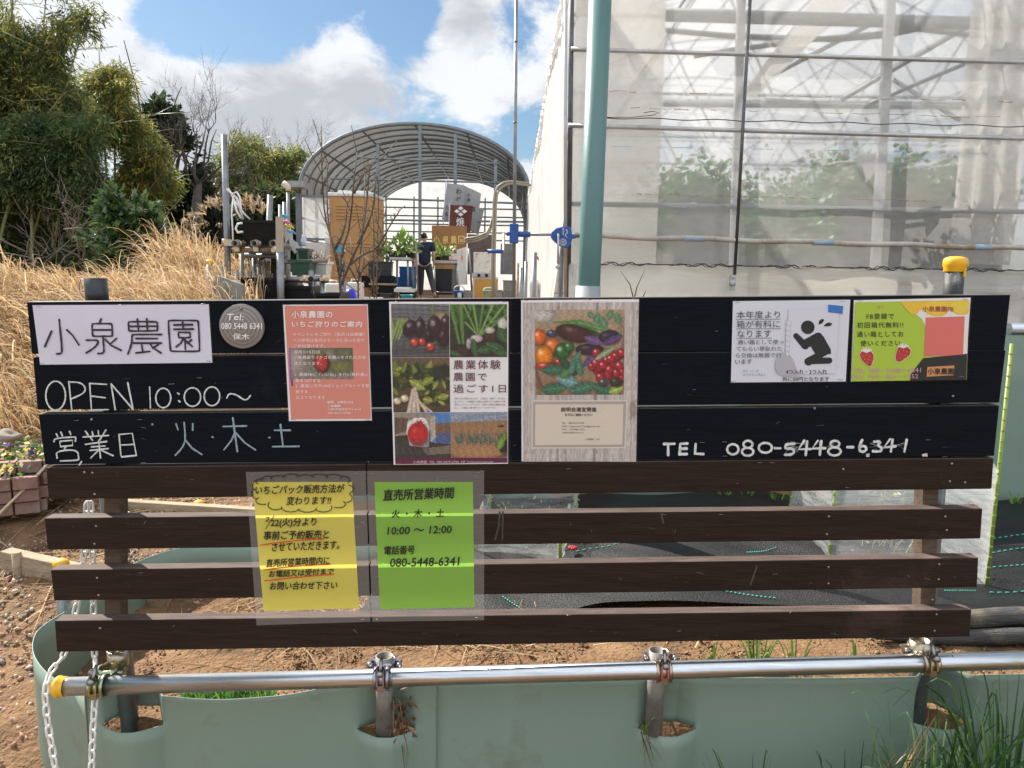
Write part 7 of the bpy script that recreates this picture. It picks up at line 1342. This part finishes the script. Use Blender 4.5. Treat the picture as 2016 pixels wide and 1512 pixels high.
def tree(name, label, foot, blobs, ns, per, size, spread, cols, droop, lw, seed, r0=.16, cat='tree', group='trees along the left'):
    Y = blobs[0][0][1]; fx, fz = foot; base = P(fx, 560, Y); base[2] = fz; t = thing(name, label, cat, base, group); rng = np.random.default_rng(seed); b = B()
    for c, R_ in blobs: limbs(b, base+rng.normal(0,.1,3)*V3((1,1,0)), c+V3((0,0,R_[2]*.4)), r0, .02, rng, 1, 5, .5)
    b.build('trunk', M_bark, t); v, f, c = sprays(blobs, ns, per, size, spread, cols, droop, lw, seed); mesh_np('crown', v, f, M_foli, vc=c, parent=t); return t
OL, YE, DK, GN = (.17,.20,.062), (.36,.325,.08), (.05,.088,.035), (.105,.16,.055)
def bamboo(label, foot, Y, culms, blobs, ns, cols, seed, size=.115, per=34, fz=1.1):
    base = P(foot, 560, Y); base[2] = fz; t = thing('bamboo', label, 'bamboo', base, 'bamboo along the left'); rng = np.random.default_rng(seed)
    for (tx, ty) in culms:
        tip = P(tx, ty, Y+rng.uniform(-.8,.8)); a = base+V3((rng.normal(0,.5), rng.normal(0,.5), 0)); mid = a*.4+tip*.6; mid[0] = a[0]*.75+tip[0]*.25; mid[2] += .12*(tip[2]-a[2]); q = [(1-u)**2*a+2*u*(1-u)*mid+u*u*tip for u in np.linspace(0,1,12)]
        b = B(); b.tube(q, np.linspace(.035,.006,12), 6)
        for k in range(24):
            u = rng.uniform(.3,1); p = (1-u)**2*a+2*u*(1-u)*mid+u*u*tip; b.tube([p, p+V3((rng.normal(0,.35),rng.normal(0,.35),rng.uniform(-.1,.4)))], .005, 3)
        b.build('culm', M_culm, t)
        blobs = blobs+[(q[i], (.18+.05*(11-i),)*3) for i in (6,7,8,9,10)]+[(q[11]-V3((0,0,.1)), (.16,.16,.16))]
    v, f, c = sprays(blobs, ns, per, size, min(.6, .22*size/.115), cols, .6, .18, seed, .38); mesh_np('foliage', v, f, M_foli, vc=c, parent=t)
M_culm = mat('bamboo_culm', (.16,.17,.06), rough=.5, var=.3, vs=6)
bamboo('tall olive bamboo at the far left, its tips reaching above the photo', 30, 13.5, [(95,-40),(40,-120),(10,-60),(-60,-40),(150,25),(185,20)], [bl(-10,130,13.5,50,80),bl(55,220,13.5,55,60),bl(20,290,13.5,110,110),bl(-70,180,13.5,90,160)], 3000, [OL,OL,YE,GN,DK], 1)
bamboo('dark drooping bamboo below the tall olive bamboo, beside the camellia', 90, 12.5, [(200,240),(130,180),(60,210)], [bl(70,340,12.5,100,80),bl(120,280,12.5,70,50),bl(40,420,12.5,120,90),bl(160,370,12.5,60,80),bl(20,490,12.5,110,50),bl(140,460,12.5,80,60)], 4200, [OL,GN,GN,DK,DK], 2, .105)
bamboo('yellowish bamboo with arching tips between the dark bamboo and the dark evergreen', 215, 15.0, [(268,155),(300,215),(325,330),(318,290),(230,130),(195,95)], [bl(190,310,15,60,70),bl(245,305,15,38,35),bl(285,345,15,34,22),bl(225,390,15,65,55),bl(160,230,15,45,50),bl(200,240,15,30,36),bl(120,200,15,40,50)], 3600, [YE,YE,OL,OL,GN], 3, .11)
bamboo('bright olive bamboo grove at the right end of the trees, beside the arched greenhouse', 560, 34, [(470,270),(500,275),(545,285),(590,295),(520,280)], [bl(500,325,34,50,42),bl(545,335,34,40,35),bl(585,350,34,35,42),bl(470,350,34,40,60),bl(560,390,34,60,50)], 2600, [YE,OL,OL,GN,(.20,.22,.06)], 4, .25, 30)
tree('dark_evergreen', 'dark dense evergreen tree between the yellowish bamboo and the bare tree', (335,1.1), [bl(318,262,20,30,52),bl(330,330,20,58,70),bl(345,410,20,62,75),bl(300,390,20,45,70),bl(330,480,20,70,60),bl(375,455,20,38,60),bl(355,330,20,40,50),bl(405,430,20,40,60),bl(425,475,20,40,50)], 10000, 16, .17, .22, [(.022,.042,.020),(.034,.06,.026),(.045,.07,.03)], .1, .5, 5, .2)
tree('shadowy_evergreen', 'shadowy evergreen behind the camellia, under the dark drooping bamboo', (130,1.1), [bl(60,480,17,110,60),bl(160,470,17,80,60),bl(230,450,17,60,70),bl(100,420,17,110,50)], 2200, 16, .18, .26, [(.03,.042,.02),(.05,.055,.026),(.07,.06,.032)], .2, .4, 6)
tree('evergreen', 'deep green evergreen below the olive bamboo grove, beside the greenhouse corner post', (530,1.1), [bl(525,420,30,50,45),bl(560,450,30,40,50),bl(470,440,30,45,40),bl(500,480,30,90,40)], 2200, 16, .28, .36, [(.03,.055,.02),(.05,.075,.026),(.08,.09,.03)], .1, .45, 7)
# bare trees
def baretree(label, foot, Y, forks, seed, r0, depth=3, nbr=5, group='bare trees'):
    base = P(foot[0], foot[1], Y); base[2] = 1.05; t = thing('bare_tree', label, 'tree', base, group); rng = np.random.default_rng(seed); b = B()
    for (mx, my, tx, ty) in forks:
        m_ = P(mx,my,Y); tp = P(tx,ty,Y+rng.uniform(-.8,.8)); b.tube([base, base*.5+m_*.5+rng.normal(0,.05,3), m_], [r0, r0*.85, r0*.6], 8); limbs(b, m_, tp, r0*.6, r0*.1, rng, depth, nbr, .55, .08, n=5)
    b.build('trunk', M_darkbark, t); return t
M_darkbark = mat('dark_bark', (.075,.062,.054), rough=.9, var=.35, vs=9)
baretree('large bare dark tree with a spreading fan of twigs left of the tall steel pole', (375,520), 19, [(385,370,330,235),(388,365,375,225),(390,362,425,240),(395,360,465,285),(392,365,350,280),(396,355,445,340)], 3, .065, 3, 6)
baretree('small pale bare tree behind the tall steel pole', (440,520), 26, [(445,400,425,330),(450,400,480,330),(455,420,510,380)], 4, .08, 3, 5)
baretree('distant bare tree with feathery twigs above the bamboo grove', (560,520), 40, [(560,380,530,290),(565,380,575,285),(570,380,610,310)], 5, .10, 3, 6)
M_fruit = mat('dark_shoot', (.10,.078,.062), rough=.85, var=.3, vs=12)
# fruit trees: upright knobbly shoots with buds
def fruit(label, foot, Y, shoots, seed, r0):
    base = P(foot[0], foot[1], Y); base[2] = 1.0; rng = np.random.default_rng(seed); t = thing('fruit_tree', label, 'tree', base, 'bare young fruit trees'); b = B(); bd = B()
    for pts in shoots:
        q = [P(x,y,Y+rng.uniform(-.15,.15)*i) for i,(x,y) in enumerate(pts)]
        if abs(pts[0][0]-foot[0]) < 2 and pts[0][1] >= 575: q = [base]+q
        for _ in range(1): q = [q[0]]+[w for a,c in zip(q[:-1],q[1:]) for w in (a*.75+c*.25, a*.25+c*.75)]+[q[-1]]
        L = len(q); b.tube(q, np.linspace(r0,.0045,L) if len(pts) > 2 else np.linspace(r0*.4,.003,L), 6)
        for i in range(1,L):
            for s_ in range(3):
                u = rng.random(); p = q[i-1]+(q[i]-q[i-1])*u; e = p+V3((rng.normal(0,.03),rng.normal(0,.02),.02+abs(rng.normal(0,.03)))); b.tube([p,e],.0035,4); bd.lathe(e,[(.0001,-.008),(.007,0),(.0001,.01)],5)
            if rng.random() < .45: p = q[i]; e = p+V3((rng.normal(0,.16),rng.normal(0,.1),.12+abs(rng.normal(0,.12)))); b.tube([p,(p+e)/2+V3((0,0,-.02)),e],.005,4)
    b.build('trunk', M_fruit, t); bd.build('bud', mat('buds', (.30,.24,.14), rough=.8), t)['kind'] = 'stuff'
fruit('bare fruit tree with stout trunk in front of the tan toilet', (671,580), 9.0, [[(671,585),(668,540),(655,480),(640,430),(634,360),(633,290)],[(670,545),(672,500),(690,440),(697,350),(703,300)],[(672,560),(690,515),(712,470),(722,400),(728,330)],[(668,530),(660,495),(650,470),(643,400),(645,320)],[(690,520),(715,500),(742,490),(770,440),(790,410)],[(660,490),(680,450),(684,390)],[(705,480),(735,420),(740,345)],[(697,380),(715,345),(728,325)]], 1, .019)
fruit('thinner bare fruit tree right of the stout one', (705,582), 9.4, [[(705,585),(705,550),(708,510),(716,440),(718,360),(722,330)],[(706,545),(722,520),(745,505),(760,470)],[(706,560),(695,540),(685,520)],[(712,470),(730,430),(740,380)]], 2, .012)
fruit('thin straight bare sapling beside the table planters', (741,584), 9.2, [[(741,590),(742,540),(743,480),(746,400),(744,350)],[(737,590),(735,540),(737,470),(733,400)],[(742,500),(750,470),(756,430)]], 3, .009)
b = B(); b.tube([P(676,515,9.05),P(679,640,9.05)], .024, 12); tag(b.build('steel_pole', M_steel), 'steel stake supporting the stout bare fruit tree', 'pole')
b = B(); b.tube([P(820,478,9.6),P(823,600,9.6)], .010, 8); tag(b.build('thin_sapling', M_twig), 'thin dark sapling stem in front of the walking person', 'sapling')
# camellia shrub
Yc = 8.0; base = P(250,560,Yc); base[2] = 1.1; t = thing('camellia_shrub', 'glossy leaved green shrub standing in the dry grass', 'shrub', base); rng = np.random.default_rng(8); b = B()
for tx, ty in ((215,368),(250,420),(285,385),(310,440),(190,470),(225,450),(270,470)): limbs(b, base, P(tx,ty,Yc), .022, .005, rng, 1, 4, .5, .05)
b.build('stem', M_bark, t); v,f,c = sprays([bl(216,400,Yc,16,36),bl(232,440,Yc,34,40),bl(262,470,Yc,48,44),bl(285,430,Yc,22,38),bl(308,445,Yc,14,14),bl(250,520,Yc,55,40),bl(195,470,Yc,22,18)], 620, 11, .075, .085, [(.035,.085,.02),(.06,.12,.03),(.025,.06,.018),(.10,.16,.05)], -.1, .5, 9); mesh_np('foliage', v, f, leafmat('glossy_leaf', .3, .22, .8), vc=c, parent=t)
# dry pampas grass
M_dry = leafmat('dry_blades', .35, .6, .25)
DRY = [(.55,.385,.205),(.64,.475,.275),(.47,.31,.165),(.72,.58,.385),(.37,.24,.125)]
def drymass(n, x0, x1, y0, y1, h0, h1, sp, lean, name, label, w=.011, ok=None):
    x, y = in_rows(n, x0, x1, y0, y1)
    if ok is not None: k = ok(x, y); x, y = x[k], y[k]
    n = len(x); cl = np.round(np.c_[x*1.6, y*1.6]); a = RNG.uniform(0,6.28,n); z = H(x,y); h = RNG.uniform(h0,h1,n)*(.75+.35*np.sin(x*2.3)*np.sin(y*1.9+x)); s_ = RNG.uniform(.3,1,n)*sp
    ro = np.c_[x,y,z-.02]; tp = ro+np.c_[s_*np.cos(a)+lean[0]*RNG.uniform(.2,1.5,n), s_*np.sin(a)*.7+lean[1]*RNG.uniform(.2,1.5,n), h*RNG.uniform(.25,1,n)]
    v,f,c = blades(ro, tp, h*RNG.uniform(.2,.55,n), RNG.uniform(.5,1.3,n)*w, colmix(n,DRY,.18), 7); o = kind(mesh_np(name, v, f, M_dry, vc=c), 'stuff'); o['label'] = label
drymass(15000, -5.6, -1.75, 4.55, 7.0, .26, .52, .22, (-.10,-.12), 'dry_grass', 'mass of bent dry golden grass on the bank behind the left end of the board', ok=lambda x,y: (y > 4.6+.9*np.clip((x+2.6),0,1)*1.2) & (x < -1.75-.16*(y-5)))
drymass(1700, -3.25, -2.65, 7.0, 8.2, .4, .80, .40, (-.15,-.2), 'dry_grass', 'taller mound of dry grass left of the scaffold rack')
drymass(1500, -9, -3.6, 7.5, 10.5, .2, .4, .4, (0,0), 'dry_grass', 'dry grass at the foot of the camellia and bamboo')
def plumes(label, lst, seed, Y):
    rng = np.random.default_rng(seed); q0 = P(lst[0][0], 520, Y); q0[2] = 1.1; t = thing('pampas_grass', label, 'pampas grass', q0, 'pampas grass clumps'); st = B(); pv = []
    for x, y, lx in lst:
        tip = P(x, y, Y+rng.uniform(-.3,.3)); ro = P(x+lx, 500, Y); m = ro*.45+tip*.55+V3((-.02*lx/20,0,.16)); q = [(1-u)**2*ro+2*u*(1-u)*m+u*u*tip for u in np.linspace(0,1,9)]; st.tube(q, .005, 4)
        n = 46; u = rng.uniform(.72,1,n); p = np.array([(1-a)**2*ro+2*a*(1-a)*m+a*a*tip for a in u]); d = np.array([2*(1-a)*(m-ro)+2*a*(tip-m) for a in u]); d = nrm(d)+V3((-.25,0,-.45))+rng.normal(0,.18,(n,3)); d = nrm(d)
        pv.append(blades(p, p+d*rng.uniform(.06,.14,n)[:,None], np.full(n,.01), np.full(n,.014), colmix(n,[(.50,.38,.24),(.58,.47,.33),(.40,.29,.17)],.15), 3))
    st.build('stalk', M_straw, t); v,f,c = cat_np(pv); mesh_np('plume', v, f, M_dry, vc=c, parent=t)
plumes('pampas plumes bending left in front of the dark evergreen', [(352,455,40),(365,430,40),(340,450,45),(380,420,30),(350,470,45),(345,488,40),(372,440,30),(392,445,25)], 1, 8.6)
plumes('upright tan pampas plumes just left of the tallest steel pole', [(405,412,12),(415,398,10),(425,396,8),(432,402,6),(398,425,16),(410,440,15),(436,440,5)], 2, 8.8)
plumes('pale pampas plumes between the tallest steel pole and the black tub', [(484,398,6),(490,392,2),(496,395,0),(512,392,-8),(518,402,-10),(500,410,-2),(520,412,-12)], 3, 9.0)
# small weeds along the foot of the green wall
for k,(x,y) in enumerate([(1425,990),(1470,988),(1575,992),(2000,1000),(1530,995)]):
    q = G(x,y,.33); q[1] = min(q[1],4.22); tuft('wall_weed', ['low weed at the foot of the green wall seen below the top slat, leftmost','second low weed from the left at the foot of the green wall','feathery weed at the foot of the green wall left of the right post','weed at the foot of the green wall beyond the right end of the board','tiny weed between the two low weeds and the feathery weed'][k], q, 16, .03, .09, .06, (0,0), lg_, .008, 'weeds at the foot of the green wall', r=.03, cat='weed')
# thicket of dead branches on the far left bank
b = B(); rng = np.random.default_rng(31)
for k in range(26):
    a = P(rng.uniform(-40,210), rng.uniform(470,540), 10.5+rng.uniform(-1,1)); limbs(b, a, a+V3((rng.normal(.3,.7),rng.normal(0,.3),rng.uniform(.2,1.0))), .010, .003, rng, 1, 3, .5, .1, n=4)
o = kind(b.build('brushwood', M_twig), 'stuff'); o['label'] = 'tangle of dead branches under the dark bamboo at the left'
b = B(); q0 = P(1250,590,5.2)
for pts in ([(1248,590),(1240,560),(1222,534)],[(1248,590),(1254,565),(1270,530)],[(1262,592),(1268,580),(1272,572)]): b.tube([P(x,y,5.2) for x,y in pts],[.005,.004,.002],5)
tag(b.build('bare_twig', M_twig), 'tiny forked bare twig above the board in front of the greenhouse skirt', 'twig')
bpy.data.objects.remove(_fob, do_unlink=True)
